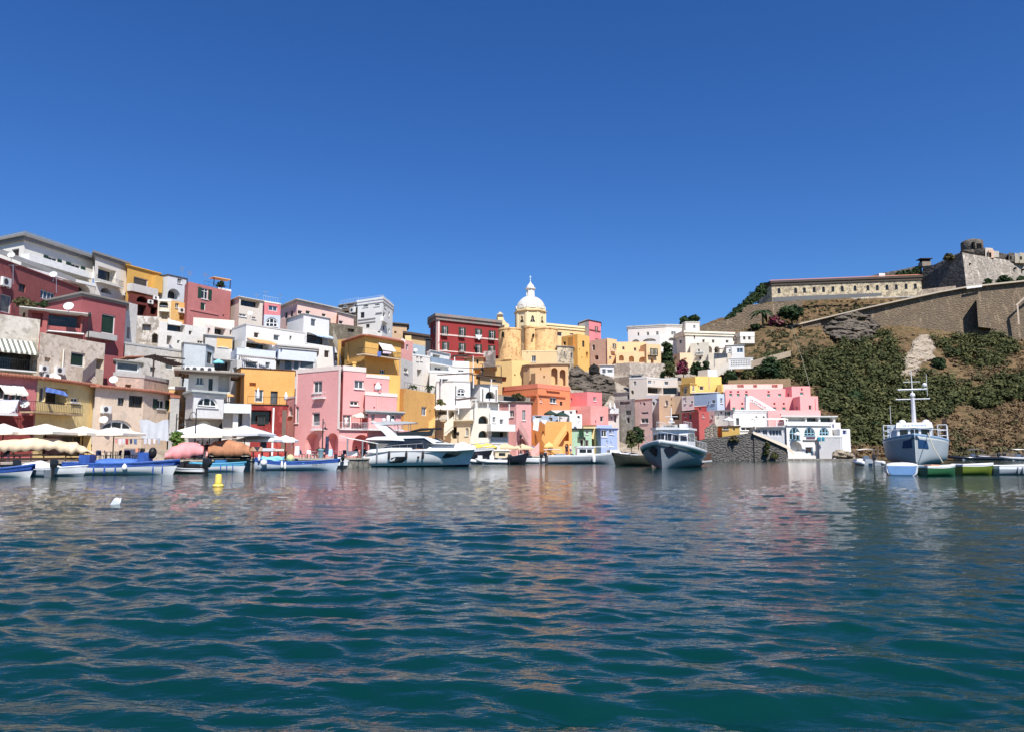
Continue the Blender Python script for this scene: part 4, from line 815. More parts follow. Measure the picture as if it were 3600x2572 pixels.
h('white annex with blue shuttered window at the right end of the restaurant', C(240, 238, 236), [(2914, 1506, 143), (2952, 1506, 138), (2988, 1507, 138.5)], 1606, '1B2963,1511,2976,1526', dirt=.12)
h('white service block with grey wall left of the blue shuttered annex', C(206, 204, 204), [(2878, 1530, 138.5), (2960, 1530, 138)], 1606, '0q2932,1532,2960,1538', cap=(.3, M_WHITE), dirt=.14, dep=3)
h('white stair head house beside the roof terrace pavilion', C(240, 238, 236), [(2920, 1484, 143), (2954, 1484, 143.5)], 1540, '0B2926,1489,2934,1504', dirt=.1, dep=3)
# convent, upper right
WC = C(228, 218, 208)
h('long white convent with hooded windows and grey coping on the skyline', WC, [(2207, 1150, 233), (2340, 1144, 229), (2404, 1141, 230)], 1215, '0k2241,1169,2247,1181+ 0w2273,1167,2282,1180+ 0w2306,1165,2315,1178+ 1g2364,1165,2371,1176+', cor=(.8, .3, M_GREY), dirt=.08)
h('white arcade terrace in front of the long white convent', C(232, 228, 222), [(2214, 1184, 228), (2320, 1178, 225), (2378, 1180, 226)], 1225, '0p2221,1193,2249,1208 0p2260,1190,2306,1200 1p2350,1187,2376,1198 0k2322,1188,2330,1196', dirt=.1, dep=3)
h('square white block with single window beside the round pine', WC, [(2398, 1136, 231), (2410, 1133, 228), (2459, 1134, 228)], 1180, '1u2437,1143,2445,1154', cor=(.4, .2, M_PARG), dirt=.1)
h('white villa with cream eave band and arched porch on the upper right', C(232, 222, 208), [(2376, 1176, 226), (2409, 1170, 219), (2576, 1170, 222)], 1262, '1k2439,1179,2444,1193 1k2469,1193,2478,1204 1k2503,1194,2512,1206 1k2551,1195,2562,1206 1a2482,1216,2503,1241 1a2512,1218,2530,1240 0k2388,1194,2396,1208 0k2402,1180,2407,1188', cor=(1.2, .7, plaster(C(248, 236, 212), .08)), dirt=.1)
h('cream balcony house with green door below the white villa', C(236, 226, 204), [(2426, 1200, 216), (2492, 1202, 213)], 1280, '0k2442,1180,2447,1190 0s2453,1227,2460,1244 0k2458,1252,2465,1264 0v2450,1200,2456,1214', bal=[(0, 2446, 2470, 1240, 1246, .8, 'white'), (0, 2446, 2472, 1226, 1236, .5, 'white')], dirt=.1)
h('peach garden house with oval window between the hedges', C(248, 212, 166), [(2366, 1246, 217), (2390, 1240, 213), (2430, 1240, 213)], 1280, '0q2370,1252,2378,1262 1n2404,1258,2414,1264', dirt=.15, dep=4)
h('small white cube house with two dark windows at the right end of the upper row', C(234, 226, 214), [(2584, 1170, 228), (2602, 1168, 223), (2652, 1168, 223)], 1207, '1k2612,1181,2621,1195 1k2630,1181,2639,1195', cap=(1.3, M_CREAM), ov=True, dirt=.08)
h('pinkish white step house between the villa and the white cube', C(240, 220, 212), [(2548, 1186, 226), (2592, 1184, 227)], 1240, '0k2576,1190,2584,1200', dirt=.12, dep=4)
h('white shed with dark glazed porch below the white cube', C(236, 234, 230), [(2552, 1210, 218), (2616, 1212, 217)], 1262, '0w2562,1228,2568,1238 0u2590,1224,2612,1240', cor=(.1, .3, M_WHITE), dirt=.14, dep=4)
h('stained terrace wall under the arched porch of the villa', C(228, 214, 194), [(2490, 1240, 212), (2572, 1242, 214)], 1290, '', dirt=.3, dep=3, name='terrace_wall', cat='wall')
h('white vaulted shed on the roof of the yellow house', C(240, 240, 238), [(2454, 1308, 181), (2488, 1298, 178), (2520, 1302, 179)], 1345, '', dirt=.08, dep=5)
# ================================================================ church
CY_ = C(246, 204, 136); M_CH = plaster(CY_, .16, C(222, 176, 112), .6); M_CHW = plaster(C(250, 224, 168), .12)
M_APSE = plaster(C(246, 198, 126), .26, C(198, 146, 92), .53)
M_DOME = plaster(C(226, 222, 214), .2)
root, fcs, _ = h('yellow church with white ribbed dome, lantern and cross', CY_, [(1914, 1143, 212), (2078, 1158)], 1300, '0k1956,1167,1976,1182# 0k2003,1172,2017,1178', name='church', cat='church', cor=(1.3, .5, plaster(C(252, 226, 170), .1)), wallm=M_CH)
DC = 203; k = DC / F
def cz(py, D=DC): return P(1865, py, D).z
c = P(1865, 1100, DC); c.z = 0
def oct_(r, z, ph=math.pi / 8 - math.pi / 2 + .12): return [V((c.x + r * math.cos(ph + i * math.pi / 4), c.y + r * math.sin(ph + i * math.pi / 4), z)) for i in range(8)]
z0, z1 = cz(1160), cz(1104)
b = MB(); g = MB(); pil = MB(); a = oct_(4.3, 0)
bell = [(-.72, 0), (-.6, .38), (-.36, .8), (-.36, 1.35), (-.2, 1.75), (0, 1.85), (.2, 1.75), (.36, 1.35), (.36, .8), (.6, .38), (.72, 0)]
for i in range(8):
    p, q = a[i], a[(i + 1) % 8]; fc = Face(p, q)
    if fc.n.dot(V((fc.a.x + fc.u.x * fc.L / 2 - c.x, fc.a.y + fc.u.y * fc.L / 2 - c.y, 0))) < 0: fc.n = -fc.n
    m = fc.L / 2; zb = z0 + (z1 - z0) * .34
    hole = ('n', m - .72, m + .72, zb, zb + 1.85, '')
    wall_grid(b, fc, z0, z1, [hole])
    L = [(m - .72, zb + 1.85)] + [(m + x, zb + z) for x, z in bell[5:0:-1]]
    for s in (-1, 1):
        pts = [(m + s * abs(x), zb + z) for x, z in bell[:6]]
        for t in range(5): b.poly(fc.at(m + s * .72, zb + 1.85), fc.at(*pts[t]), fc.at(*pts[t + 1]))
    for t in range(10): b.poly(fc.at(m + bell[t][0], zb + bell[t][1]), fc.at(m + bell[t + 1][0], zb + bell[t + 1][1]), fc.at(m + bell[t + 1][0], zb + bell[t + 1][1], -.35), fc.at(m + bell[t][0], zb + bell[t][1], -.35))
    g.poly(*[fc.at(m + x, zb + z, -.33) for x, z in bell])
    for u in (.08, fc.L - .48): fc.box(pil, u, u + .4, z0, z1, .003, .14)
    for x in (-.02,): fc.box(pil, m + x, m + x + .05, zb, zb + 1.8, -.32, -.28)
b.build('drum', M_CHW, root); gw = g.build('drum_window', glassm('dark'), root); pil.build('pilaster', plaster(C(252, 230, 182), .1), root)
b = MB(); r0 = z1
b.loft([oct_(4.3, r0), oct_(4.75, r0 + .25), oct_(4.8, r0 + .4), oct_(4.3, r0 + .5), oct_(4.3, cz(1091)), oct_(4.1, cz(1091) + .08)])
b.build('drum_cornice', plaster(C(240, 214, 160), .2), root)
zd = cz(1092); zt = cz(1043); b = MB()
prof_ = [(4.05 * math.cos(t), zd + (zt - zd) * math.sin(t)) for t in [i * math.pi / 2 / 12 * .93 for i in range(13)]]
b.lathe(c, prof_, 40); b.build('dome', M_DOME, root, True)
b = MB()
for i in range(8):
    th = math.pi / 8 - math.pi / 2 + .12 + i * math.pi / 4
    b.tube([c + V((r * 1.012 * math.cos(th), r * 1.012 * math.sin(th), z)) for r, z in prof_], .11, 5)
b.build('rib', plain('dome_rib', C(196, 192, 186), .8), root)
b = MB()
for i in range(8):
    th = -math.pi / 2 + .12 + i * math.pi / 4; n = V((math.cos(th), math.sin(th), 0)); u = V((-n.y, n.x, 0)); o = c + n * 3.75 + V((0, 0, zd - .1))
    out = [o + u * (.95 * math.cos(t)) + V((0, 0, .25 + .95 * math.sin(t))) for t in [math.pi * j / 8 for j in range(9)]]
    b.loft([[p - n * .6 for p in out], [p + n * .35 for p in out]], False, False); b.poly(*[p + n * .3 for p in out])
b.build('lunette', plaster(C(240, 232, 214), .12), root)
zl = zt - .15; b = MB(); l1 = cz(1018)
b.lathe(c, [(1.2, zl), (1.2, zl + .3), (1.05, zl + .35), (1.05, l1 - .1), (1.2, l1), (1.5, l1 + .12), (1.5, l1 + .3), (1.15, l1 + .35)], 16)
for i in range(8):
    th = i * math.pi / 4 + .3; b.box(c.x + 1.08 * math.cos(th) - .1, c.x + 1.08 * math.cos(th) + .1, c.y + 1.08 * math.sin(th) - .1, c.y + 1.08 * math.sin(th) + .1, zl + .3, l1)
b.build('lantern', plaster(C(244, 238, 226), .12), root)
b = MB(); b.lathe(c, [(1.12, l1 + .36), (1.12, l1 + .55), (1.0, l1 + .9), (.72, l1 + 1.3), (.35, l1 + 1.65), (.16, l1 + 2.0), (.1, l1 + 2.6), (.2, l1 + 2.7), (.04, l1 + 2.9)], 16)
b.build('lantern_cap', plain('lead_white', C(230, 240, 246), .5), root, True)
b = MB(); q = c + V((0, 0, l1 + 2.9)); b.box(q.x - .06, q.x + .06, q.y - .06, q.y + .06, q.z, q.z + 1.05); b.box(q.x - .32, q.x + .32, q.y - .055, q.y + .055, q.z + .55, q.z + .68)
b.build('cross', plain('iron_cross', C(206, 224, 240), .4), root)
def apse(px, D, r, y0, y1, mat, n=40):
    q = P(px, y0, D); b = MB(); za = q.z; q.z = 0
    b.loft([[q + V((rr * math.cos(2 * math.pi * i / n), rr * math.sin(2 * math.pi * i / n), z)) for i in range(n)] for rr, z in ((r, P(px, y1, D).z), (r, za - .4), (r + .15, za - .35), (r + .12, za), (.1, za + .5))], False); return b.build('apse', mat, root)
(apse(1794, 193, 3.15, 1158, 1330, M_APSE), apse(1868, 191.5, 1.8, 1150, 1310, M_APSE), apse(1915, 192, 3.3, 1157, 1330, M_APSE))
b = MB(); b.obox(P(1832, 1340, 191.5), V((1.6, 0, 0)), V((0, 3, 0)), V((0, 0, cz(1156) - cz(1340)))); b.build('dark_pier', plaster(C(176, 148, 112), .4, C(120, 104, 84), .45), root)  # darker, blotchy pier filling the gap between the apses
b = MB(); g = MB()
for px, py, D, w_, h_ in ((1768, 1174, 188.6, .7, 1.3), (1875, 1178, 188.6, .6, .75)):
    q = P(px, py, D); pts = [q + V((math.cos(t) * w_ / 2, 0, math.sin(t) * h_ / 2)) for t in [i * math.pi / 5 for i in range(10)]]
    g.loft([pts, [p + V((0, 2.2, 0)) for p in pts]])
g.build('apse_window', glassm('hole'), root)
# bell gable on the left
b = MB(); gp = [(1748, 1230), (1748, 1166), (1751, 1146), (1750, 1112), (1752, 1103), (1758, 1096), (1766, 1102), (1768, 1112), (1772, 1124), (1779, 1134), (1790, 1140), (1792, 1230)]
pts = [P(x, y, 201) for x, y in gp]; b.loft([pts, [p + V((-.4, 1.6, 0)) for p in pts]]); bg = b.build('bell_gable', plaster(C(250, 218, 156), .12), root)
b = MB(); q = P(1755, 1160, 200.9); pts = [q + V((math.cos(t) * .55, 0, math.sin(t) * .75)) for t in [i * math.pi / 8 for i in range(16)]]; b.loft([pts, [p - V((0, .06, 0)) for p in pts]]); b.build('clock_face', plain('clock_white', C(226, 226, 222), .5), bg)
b = MB(); b.obox(P(1755, 1150, 200.8), V((.05, 0, .45)), V((0, -.03, 0)), V((.05, 0, 0))); b.build('clock_hand', M_IRON, bg)
b = MB(); b.obox(P(1746, 1144, 200.5), V((2.2, 0, 0)), V((0, .5, 0)), V((0, 0, .25))); b.obox(P(1748, 1106, 200.5), V((1.7, 0, 0)), V((0, .5, 0)), V((0, 0, .25))); b.build('gable_moulding', M_GREY, bg)
# church base masses
h('tall yellow base wall with buttress slope under the church apses', CY_, [(1734, 1246, 181), (1772, 1240, 178), (1840, 1256, 177)], 1420, '1k1761,1249,1766,1260 1q1782,1253,1790,1259', wallm=M_APSE, strips=[(1, 1756, 1262, 1798, 1265, plaster(C(214, 176, 112), .2), .3, 'ledge')])
h('pale ochre terrace block with white window under the church apses', CY_, [(1834, 1226, 182), (1958, 1232, 181)], 1420, '0w1869,1250,1884,1271+ 0q1851,1233,1855,1240', wallm=plaster(C(242, 204, 146), .16), cap=(.2, M_CHW))
h('stained grey outbuilding beside the church base', C(220, 200, 170), [(1958, 1216, 186), (2016, 1236, 188)], 1340, '0k1982,1236,1987,1252 0k2006,1240,2013,1258', peel=C(150, 138, 118), pk=.5, dirt=.4, cor=(.15, .3, M_GREY))
# ================================================================ rock, walls, fortress
from mathutils import noise as mn
def rough(o, amp, sc_, seed=0, lvl=2):
    m = o.modifiers.new('sub', 'SUBSURF'); m.subdivision_type = 'SIMPLE'; m.levels = m.render_levels = lvl
    t = bpy.data.textures.new('rock_noise', 'CLOUDS'); t.noise_scale = sc_; t.noise_depth = 5
    d = o.modifiers.new('disp', 'DISPLACE'); d.texture = t; d.texture_coords = 'GLOBAL'; d.strength = amp; d.mid_level = .5
    return o
def ribbon(name, label, cat, pts, thick, mat, kind=None, sub=1, n=5, lean=0.0):
    P_ = []
    for (a, b_) in zip(pts, pts[1:]):
        m = max(1, int(abs(b_[0] - a[0]) / 20))
        P_ += [tuple(a[i] + (b_[i] - a[i]) * j / m for i in range(4)) for j in range(m)]
    P_.append(pts[-1]); b = MB(); rings = []
    for px, yt, yb, D in P_:
        top = P(px, yt, D); bot = P(px, yb, D); bot = V((top.x, top.y, bot.z)) + V((top.x, top.y, 0)).normalized() * (-lean * (top.z - bot.z))
        bk = V((top.x, top.y, 0)).normalized() * thick
        rings.append([bot.lerp(top, j / n) for j in range(n + 1)] + [top + bk, V((top.x, top.y, bot.z)) + bk])
    b.loft(rings); o = b.build(name, mat)
    return tag(o, label, cat, kind=kind)
M_WALLB = stone('tuff_masonry', (.30, .225, .15), (.23, .17, .115), (.17, .135, .10), .55, 2.6)
M_DARKST = stone('dark_masonry', (.15, .14, .13), (.20, .185, .17), (.10, .094, .088), 1.0, 1.7)
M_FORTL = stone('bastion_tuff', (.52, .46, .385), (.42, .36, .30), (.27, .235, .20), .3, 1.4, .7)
M_FORTD = stone('shaded_tuff', (.20, .175, .15), (.16, .14, .12), (.12, .105, .09), .3, 1.4, .7)  # darker copy of the bastion tuff, flank shade put into the colour
M_ROCKD = rockmat('layered_rock', (.20, .165, .13), (.10, .085, .07), (.055, .048, .042))
M_ROCKP = rockmat('pale_rock', (.46, .385, .30), (.33, .265, .195), (.19, .155, .125))
ribbon('retaining_wall', 'long brown stone retaining wall rising along the hillside to the fortress', 'wall',
       [(2884, 1122, 1170, 266), (3050, 1082, 1150, 265), (3130, 1064, 1185, 264), (3300, 1028, 1200, 262), (3400, 1010, 1215, 261), (3600, 989, 1260, 260), (3900, 960, 1300, 258)], 2.5, M_WALLB, lean=.08)
ribbon('wall_coping', 'pale coping path line along the top of the long retaining wall', 'wall', [(2765, 1147, 1152, 264), (2884, 1119, 1123, 264), (3050, 1079, 1083, 263), (3300, 1024, 1029, 260.5), (3400, 1006, 1011, 259.5), (3600, 985, 990, 258.5), (3900, 956, 961, 256.5)], 3.4, plaster(C(206, 190, 168), .25), n=1)
ribbon('low_wall', 'short brown stone wall under the coping at its left end', 'wall', [(2772, 1150, 1172, 265), (2850, 1130, 1182, 265), (2886, 1122, 1180, 265)], 2, M_WALLB)
ribbon('terrace_wall', 'stepped brown masonry wall climbing left of the barracks', 'wall', [(2456, 1150, 1210, 270), (2560, 1122, 1200, 270), (2588, 1112, 1190, 270), (2589, 1100, 1190, 270), (2610, 1099, 1185, 270), (2611, 1082, 1185, 270), (2624, 1080, 1180, 270), (2625, 1073, 1180, 270), (2684, 1068, 1170, 270), (2716, 1066, 1110, 271), (2820, 1054, 1078, 272)], 2, M_WALLB, lean=.04)
ribbon('buttress', 'tall stone buttress projecting from the long retaining wall', 'buttress', [(3432, 1040, 1150, 255), (3476, 1050, 1155, 256)], 6, M_WALLB, lean=.06)
ribbon('garden_wall', 'low pale garden wall on the slope above the pink hotel', 'wall', [(2640, 1268, 1290, 205), (2700, 1252, 1275, 204), (2780, 1232, 1252, 206)], .8, plaster(C(186, 166, 140), .4))
ribbon('garden_wall', 'brown fenced bank behind the pink hotel roof', 'wall', [(2560, 1336, 1350, 176), (2680, 1332, 1352, 174), (2780, 1330, 1362, 172)], .8, plaster(C(176, 146, 110), .4))
h('long ruined barracks with arched windows and red tiled roof below the fortress', C(232, 212, 172), [(2664, 1018, 301), (2712, 997, 291), (3238, 976, 281)], 1064,
  ' '.join('1A%d,%d,%d,%d' % (x, y, x + 10, y + 17) for x, y in ((2734, 1013), (2792, 1012), (2823, 1011), (2857, 1009), (2890, 1008), (2923, 1007), (2956, 1006), (3001, 1004), (3046, 1003), (3079, 1002), (3113, 1001), (3146, 1000), (3180, 998), (3213, 997))) + ' 0k2678,1030,2682,1044 0k2692,1022,2696,1040',
  name='barracks', cat='barracks', peel=C(166, 150, 126), pk=.49, dirt=.4, frame=plain('ruin_frame', (.03, .028, .025), .9), cor=(1.8, .7, plaster(C(96, 84, 74), .3)), strips=[(1, 2713, 1050, 3236, 1053, M_GREY, .3, 'ledge')], dep=9)
HB = HN['long ruined barracks with arched windows and red tiled roof below the fortress']
b = MB(); f_ = HB[1][1]; b.add([f_.at(-.6, HB[2] + .9, .7), f_.at(f_.L + .4, HB[2] + .9, .7), f_.at(f_.L, HB[2] + 2.2, -4), f_.at(0, HB[2] + 2.2, -4)], [(0, 1, 2, 3)]); b.build('tiled_roof', M_TERRA, HB[0])
ribbon('fence', 'grey mesh fence running along the foot of the barracks', 'fence', [(2715, 1046, 1062, 279), (2830, 1040, 1056, 278), (2990, 1034, 1048, 277), (3100, 1030, 1040, 276)], .15, plain('fence_mesh', (.14, .14, .14), .8), n=1)
# fortress
fr = thing('fortress', 'ruined hilltop fortress with slanted bastion and round tower, top right', 'fortress', P(3400, 1017, 280))
def fpoly(name, pts, thick, mat, D=None):
    b = MB(); v = [P(*p) for p in pts]; cen = sum(v, V((0, 0, 0))) / len(v); d = V((cen.x, cen.y, 0)).normalized() * thick
    b.loft([v, [p + d for p in v]]); return b.build(name, mat, fr)
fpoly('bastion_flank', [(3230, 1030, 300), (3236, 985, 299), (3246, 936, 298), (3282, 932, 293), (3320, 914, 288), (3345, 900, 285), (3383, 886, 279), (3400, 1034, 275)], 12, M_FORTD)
fpoly('bastion_face', [(3400, 1034, 275), (3383, 888, 279), (3420, 893, 281), (3462, 902, 284), (3500, 908, 287), (3560, 918, 291), (3640, 930, 297), (3760, 945, 305), (3760, 1020, 302), (3600, 1030, 290)], 10, M_FORTL)
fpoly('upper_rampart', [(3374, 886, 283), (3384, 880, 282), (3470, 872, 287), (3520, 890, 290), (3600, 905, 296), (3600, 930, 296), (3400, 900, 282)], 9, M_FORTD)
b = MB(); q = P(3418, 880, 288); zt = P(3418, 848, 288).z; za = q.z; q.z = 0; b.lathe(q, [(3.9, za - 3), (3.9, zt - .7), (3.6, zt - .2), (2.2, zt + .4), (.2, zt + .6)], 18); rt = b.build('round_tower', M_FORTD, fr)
for p in rt.data.polygons: p.use_smooth = True
b = MB(); b.obox(P(3436, 872, 283.9), V((2.0, .4, 0)), V((0, .8, 0)), V((0, 0, 1.9))); b.obox(P(3422, 874, 283.9), V((.7, 0, 0)), V((0, .8, 0)), V((0, 0, 2.7))); b.build('tower_opening', glassm('hole'), rt)
for nm, x0, x1, yt, yb, D, mt in (('ruined_house', 3464, 3490, 871, 905, 286, plaster(C(214, 204, 190), .3)), ('ruined_house', 3476, 3494, 877, 907, 285, plaster(C(230, 188, 158), .25)), ('ruined_house', 3494, 3512, 882, 905, 287, plaster(C(200, 190, 176), .3)),
                                  ('ruined_house', 3546, 3566, 888, 920, 290, M_FORTD), ('ruined_house', 3568, 3582, 890, 925, 290, plaster(C(190, 178, 158), .4)), ('ruined_house', 3584, 3604, 888, 925, 290, plaster(C(196, 184, 160), .4))):
    o = fpoly(nm, [(x0, yb, D), (x0, yt, D), (x1, yt + 2, D), (x1, yb, D)], 4, mt)
b = MB(); b.obox(P(3479, 903, 284.8), V((.75, 0, 0)), V((0, .6, 0)), V((0, 0, 1.7))); b.obox(P(3552, 912, 289.8), V((.6, 0, 0)), V((0, .6, 0)), V((0, 0, 1.2))); b.obox(P(3588, 912, 289.8), V((.6, 0, 0)), V((0, .6, 0)), V((0, 0, 1.2)))
for x, y in ((3410, 930), (3570, 945), (3598, 950)): b.obox(P(x, y, 277 + (x - 3383) * .062), V((.5, 0, 0)), V((0, 2, 0)), V((0, 0, .6)))
b.build('opening', glassm('hole'), fr)
b = MB(); b.obox(P(3243, 936, 297.5), V((3.6, 0, 0)), V((0, 3, 0)), V((0, 0, 1.9))); hut = b.build('watch_hut', plaster(C(150, 138, 124), .3), fr)
b = MB(); q = P(3240, 919, 297.2); b.obox(q + V((.5, .3, 0)), V((3.2, 0, 0)), V((0, 2.2, 0)), V((0, 0, 1.0))); b.build('hut_opening', glassm('hole'), hut)
b = MB(); q = P(3237, 910, 297); b.obox(q, V((4.9, 0, 0)), V((0, 3.6, 0)), V((0, 0, .3))); b.build('hut_roof', M_DARKW, hut)
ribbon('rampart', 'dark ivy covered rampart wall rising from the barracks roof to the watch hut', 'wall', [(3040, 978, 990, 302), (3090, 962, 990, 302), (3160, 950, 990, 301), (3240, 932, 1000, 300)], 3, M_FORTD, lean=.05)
b = MB(); q = P(3091, 976, 289); b.obox(q, V((2.4, 0, 0)), V((0, 2, 0)), V((0, 0, 1.7))); tag(b.build('roof_hut', M_WHITE), 'small bright white roof hut standing behind the barracks roof', 'hut')
ribbon('fortress_terrace', 'pale terrace parapet below the bastion', 'wall', [(3240, 1018, 1044, 272), (3360, 1005, 1024, 271), (3362, 1020, 1026, 271), (3400, 1018, 1022, 270.5)], 2, plaster(C(186, 166, 144), .35, C(140, 124, 108), .5))
ribbon('white_parapet', 'row of white blocks on the coping in front of the bastion', 'wall', [(3398, 1008, 1016, 258.8), (3452, 1003, 1009, 258.8)], .4, M_WHITE, n=1)
rr = ribbon('stair_rail', 'pale concrete stair ramp at the right edge of the retaining wall', 'stair', [(3572, 1070, 1078, 256), (3602, 1042, 1050, 256), (3640, 1010, 1020, 256)], .8, plaster(C(200, 180, 160), .2), n=1)
ribbon('stair_post', 'tall pale leaning post under the stair ramp', 'post', [(3574, 1072, 1140, 255.5), (3580, 1072, 1140, 255.5)], .8, plaster(C(200, 180, 160), .2), n=1)
# rocks
def hitb_(px, py):
    D = 150.0
    while D < 290 and P(px, py, D).z > hillz(px, D): D += .7
    return D
def inpoly(x, y, pts):
    c = False; j = len(pts) - 1
    for i in range(len(pts)):
        xi, yi, xj, yj = pts[i][0], pts[i][1], pts[j][0], pts[j][1]
        if (yi > y) != (yj > y) and x < (xj - xi) * (y - yi) / (yj - yi) + xi: c = not c
        j = i
    return c
def rock(name, label, pts, thick, mat, amp, sc_=1.5, lvl=4, cat='rock', bulge=2.2, ter=False):
    xs = [p[0] for p in pts]; ys = [p[1] for p in pts]; st_ = 2.6; b = MB(); ids = {}
    nx = int((max(xs) - min(xs)) / st_) + 3; ny = int((max(ys) - min(ys)) / st_) + 3
    cx_ = sum(xs) / len(xs); cy_ = sum(ys) / len(ys)
    ins = {}
    for i in range(nx):
        for j in range(ny):
            x = min(xs) - st_ + i * st_; y = min(ys) - st_ + j * st_
            jx = 7 * mn.noise(V((x * .05, y * .05, 1.5))); jy = 7 * mn.noise(V((x * .05, y * .05, 7.5)))
            ins[i, j] = inpoly(x + jx, y + jy, pts)
    for i in range(nx):
        for j in range(ny):
            x = min(xs) - st_ + i * st_; y = min(ys) - st_ + j * st_
            ws = [1 / ((x - p[0]) ** 2 + (y - p[1]) ** 2 + 30) for p in pts]; D = hitb_(x, y) if ter else sum(w_ * p[2] for w_, p in zip(ws, pts)) / sum(ws)
            core = sum(ins.get((i + a, j + c_), False) for a in (-2, 0, 2) for c_ in (-2, 0, 2)) / 9
            q = P(x, y, D); f = mn.fractal(V((q.x / sc_ * .5, q.y / sc_ * .5, q.z / sc_ * 1.1)), .75, 2.2, 6)
            ids[i, j] = len(b.v); b.v.append(P(x, y, D + 1.6 - bulge * core - amp * f))
    for i in range(nx - 1):
        for j in range(ny - 1):
            if ins[i, j] or ins[i + 1, j] or ins[i, j + 1] or ins[i + 1, j + 1]: b.f.append((ids[i, j], ids[i + 1, j], ids[i + 1, j + 1], ids[i, j + 1]))
    return tag(b.build(name, mat), label, cat)
rock('rock_outcrop', 'dark layered rock outcrop under the retaining wall', [(2890, 1150, 262), (2940, 1112, 262), (3010, 1098, 262), (3060, 1112, 261), (3095, 1150, 258), (3070, 1185, 252), (3010, 1205, 248), (2945, 1195, 250), (2905, 1175, 256)], 8, M_ROCKD, 2.2, 2.2)
rock('rock_outcrop', 'bright pale rock scar in the middle of the hillside', [(x, y, 0) for x, y in ((3158, 1318), (3170, 1284), (3168, 1262), (3204, 1228), (3212, 1200), (3236, 1176), (3266, 1180), (3292, 1214), (3276, 1246), (3296, 1262), (3240, 1280), (3226, 1318), (3196, 1344), (3166, 1338))], 6, M_ROCKP, 1.3, 2.0, bulge=4.6, ter=True)
rock('rock_cliff', 'dark rock face with a cave below the amber yellow house', [(2004, 1372, 178), (2000, 1300, 184), (2030, 1282, 186), (2072, 1318, 184), (2096, 1310, 184), (2130, 1322, 183), (2162, 1330, 182), (2168, 1392, 176), (2120, 1420, 170), (2060, 1408, 172)], 8, M_ROCKD, 1.6, 1.6)
rock('rock_cave', 'black cave mouth beside the white shack', [(2070, 1308, 187), (2072, 1290, 188), (2086, 1280, 188), (2104, 1288, 188), (2110, 1300, 188), (2106, 1316, 187), (2088, 1322, 187)], 4, plain('cave_black', (.012, .011, .01), .95), .8, 1.2, 3)  # the cave's inner shade put into a black surface
rock('shore_rocks', 'pale boulders at the foot of the white restaurant', [(2925, 1608, 133), (2925, 1586, 134), (2948, 1582, 135), (2980, 1584, 135), (3004, 1600, 134), (3008, 1612, 133)], 6, M_ROCKP, 1.0, 1.2, 3)
rock('shore_rocks', 'low grey shoreline rocks right of the tall trawler', [(3330, 1614, 150), (3330, 1606, 152), (3450, 1596, 153), (3560, 1594, 154), (3700, 1598, 154), (3700, 1614, 150)], 8, M_ROCKD, .9, 1.2, 4)
ribbon('quay_wall', 'tall dark stone harbour wall below the small golden house', 'wall', [(2436, 1556, 1618, 134.5), (2466, 1543, 1618, 134.2), (2560, 1531, 1618, 134), (2646, 1519, 1618, 133.5), (2650, 1524, 1618, 133.2), (2764, 1570, 1618, 133.2), (2770, 1590, 1618, 133.2)], 3, M_DARKST)
ribbon('wall_capping', 'pale sloping stair parapet on the dark harbour wall', 'wall', [(2648, 1514, 1524, 132.8), (2700, 1536, 1545, 132.8), (2764, 1562, 1574, 132.8), (2790, 1584, 1600, 132.8)], 2, plaster(C(246, 226, 200), .15), n=1)
ribbon('garden_terrace', 'rubble terrace wall beside the brick red house', 'wall', [(2392, 1560, 1600, 138), (2450, 1530, 1600, 137.8), (2486, 1500, 1580, 138.5), (2512, 1484, 1570, 140), (2522, 1500, 1560, 140)], 2, stone('rubble', (.34, .29, .24), (.27, .23, .19), (.18, .155, .13), 1.0, 1.4))
b = MB()
for x0, x1, D in ((2764, 3012, 131.5),):
    a, c_ = XY(x0, D), XY(x1, D); d = V((.4, 1, 0)) * 7
    b.obox((a.x, a.y, -1), (c_.x - a.x, c_.y - a.y, 0), d, (0, 0, 1.25))
tag(b.build('landing', M_CONC), 'low concrete landing in front of the white restaurant', 'quay', kind='structure')
# hotel stair with lettering
st = thing('outside_stair', 'white diagonal outside stair with red lettering on the pink hotel', 'stair', P(2660, 1440, 152))
v = [(2624, 1442), (2624, 1392), (2644, 1391), (2714, 1432), (2730, 1440), (2714, 1442), (2690, 1439), (2646, 1411), (2634, 1411), (2634, 1442)]
b = MB(); pts = [P(x, y, 150.5) for x, y in v]
for idx in ((0, 1, 8, 9), (1, 2, 7, 8), (2, 3, 6, 7), (3, 4, 5, 6)): q_ = [pts[i] for i in idx]; b.loft([q_, [p + V((0, 1.4, 0)) for p in q_]])
b.build('balustrade', plaster(C(248, 244, 240), .08), st)
cu = bpy.data.curves.new('lettering', 'FONT'); cu.body = 'LA CORRICELLA'; cu.size = .62; cu.extrude = .02; cu.align_x = 'LEFT'
to = textmesh('lettering', cu, plain('red_letter', C(206, 96, 104), .7)); to.parent = st
to.location = P(2636, 1404, 150.45) - P(2660, 1440, 152); dv = P(2706, 1437, 150.45) - P(2644, 1401, 150.45)
to.rotation_euler = (Matrix.Rotation(math.atan2(-dv.z, dv.x), 3, 'Y') @ Matrix(((1, 0, 0), (0, 0, -1), (0, 1, 0)))).to_euler()
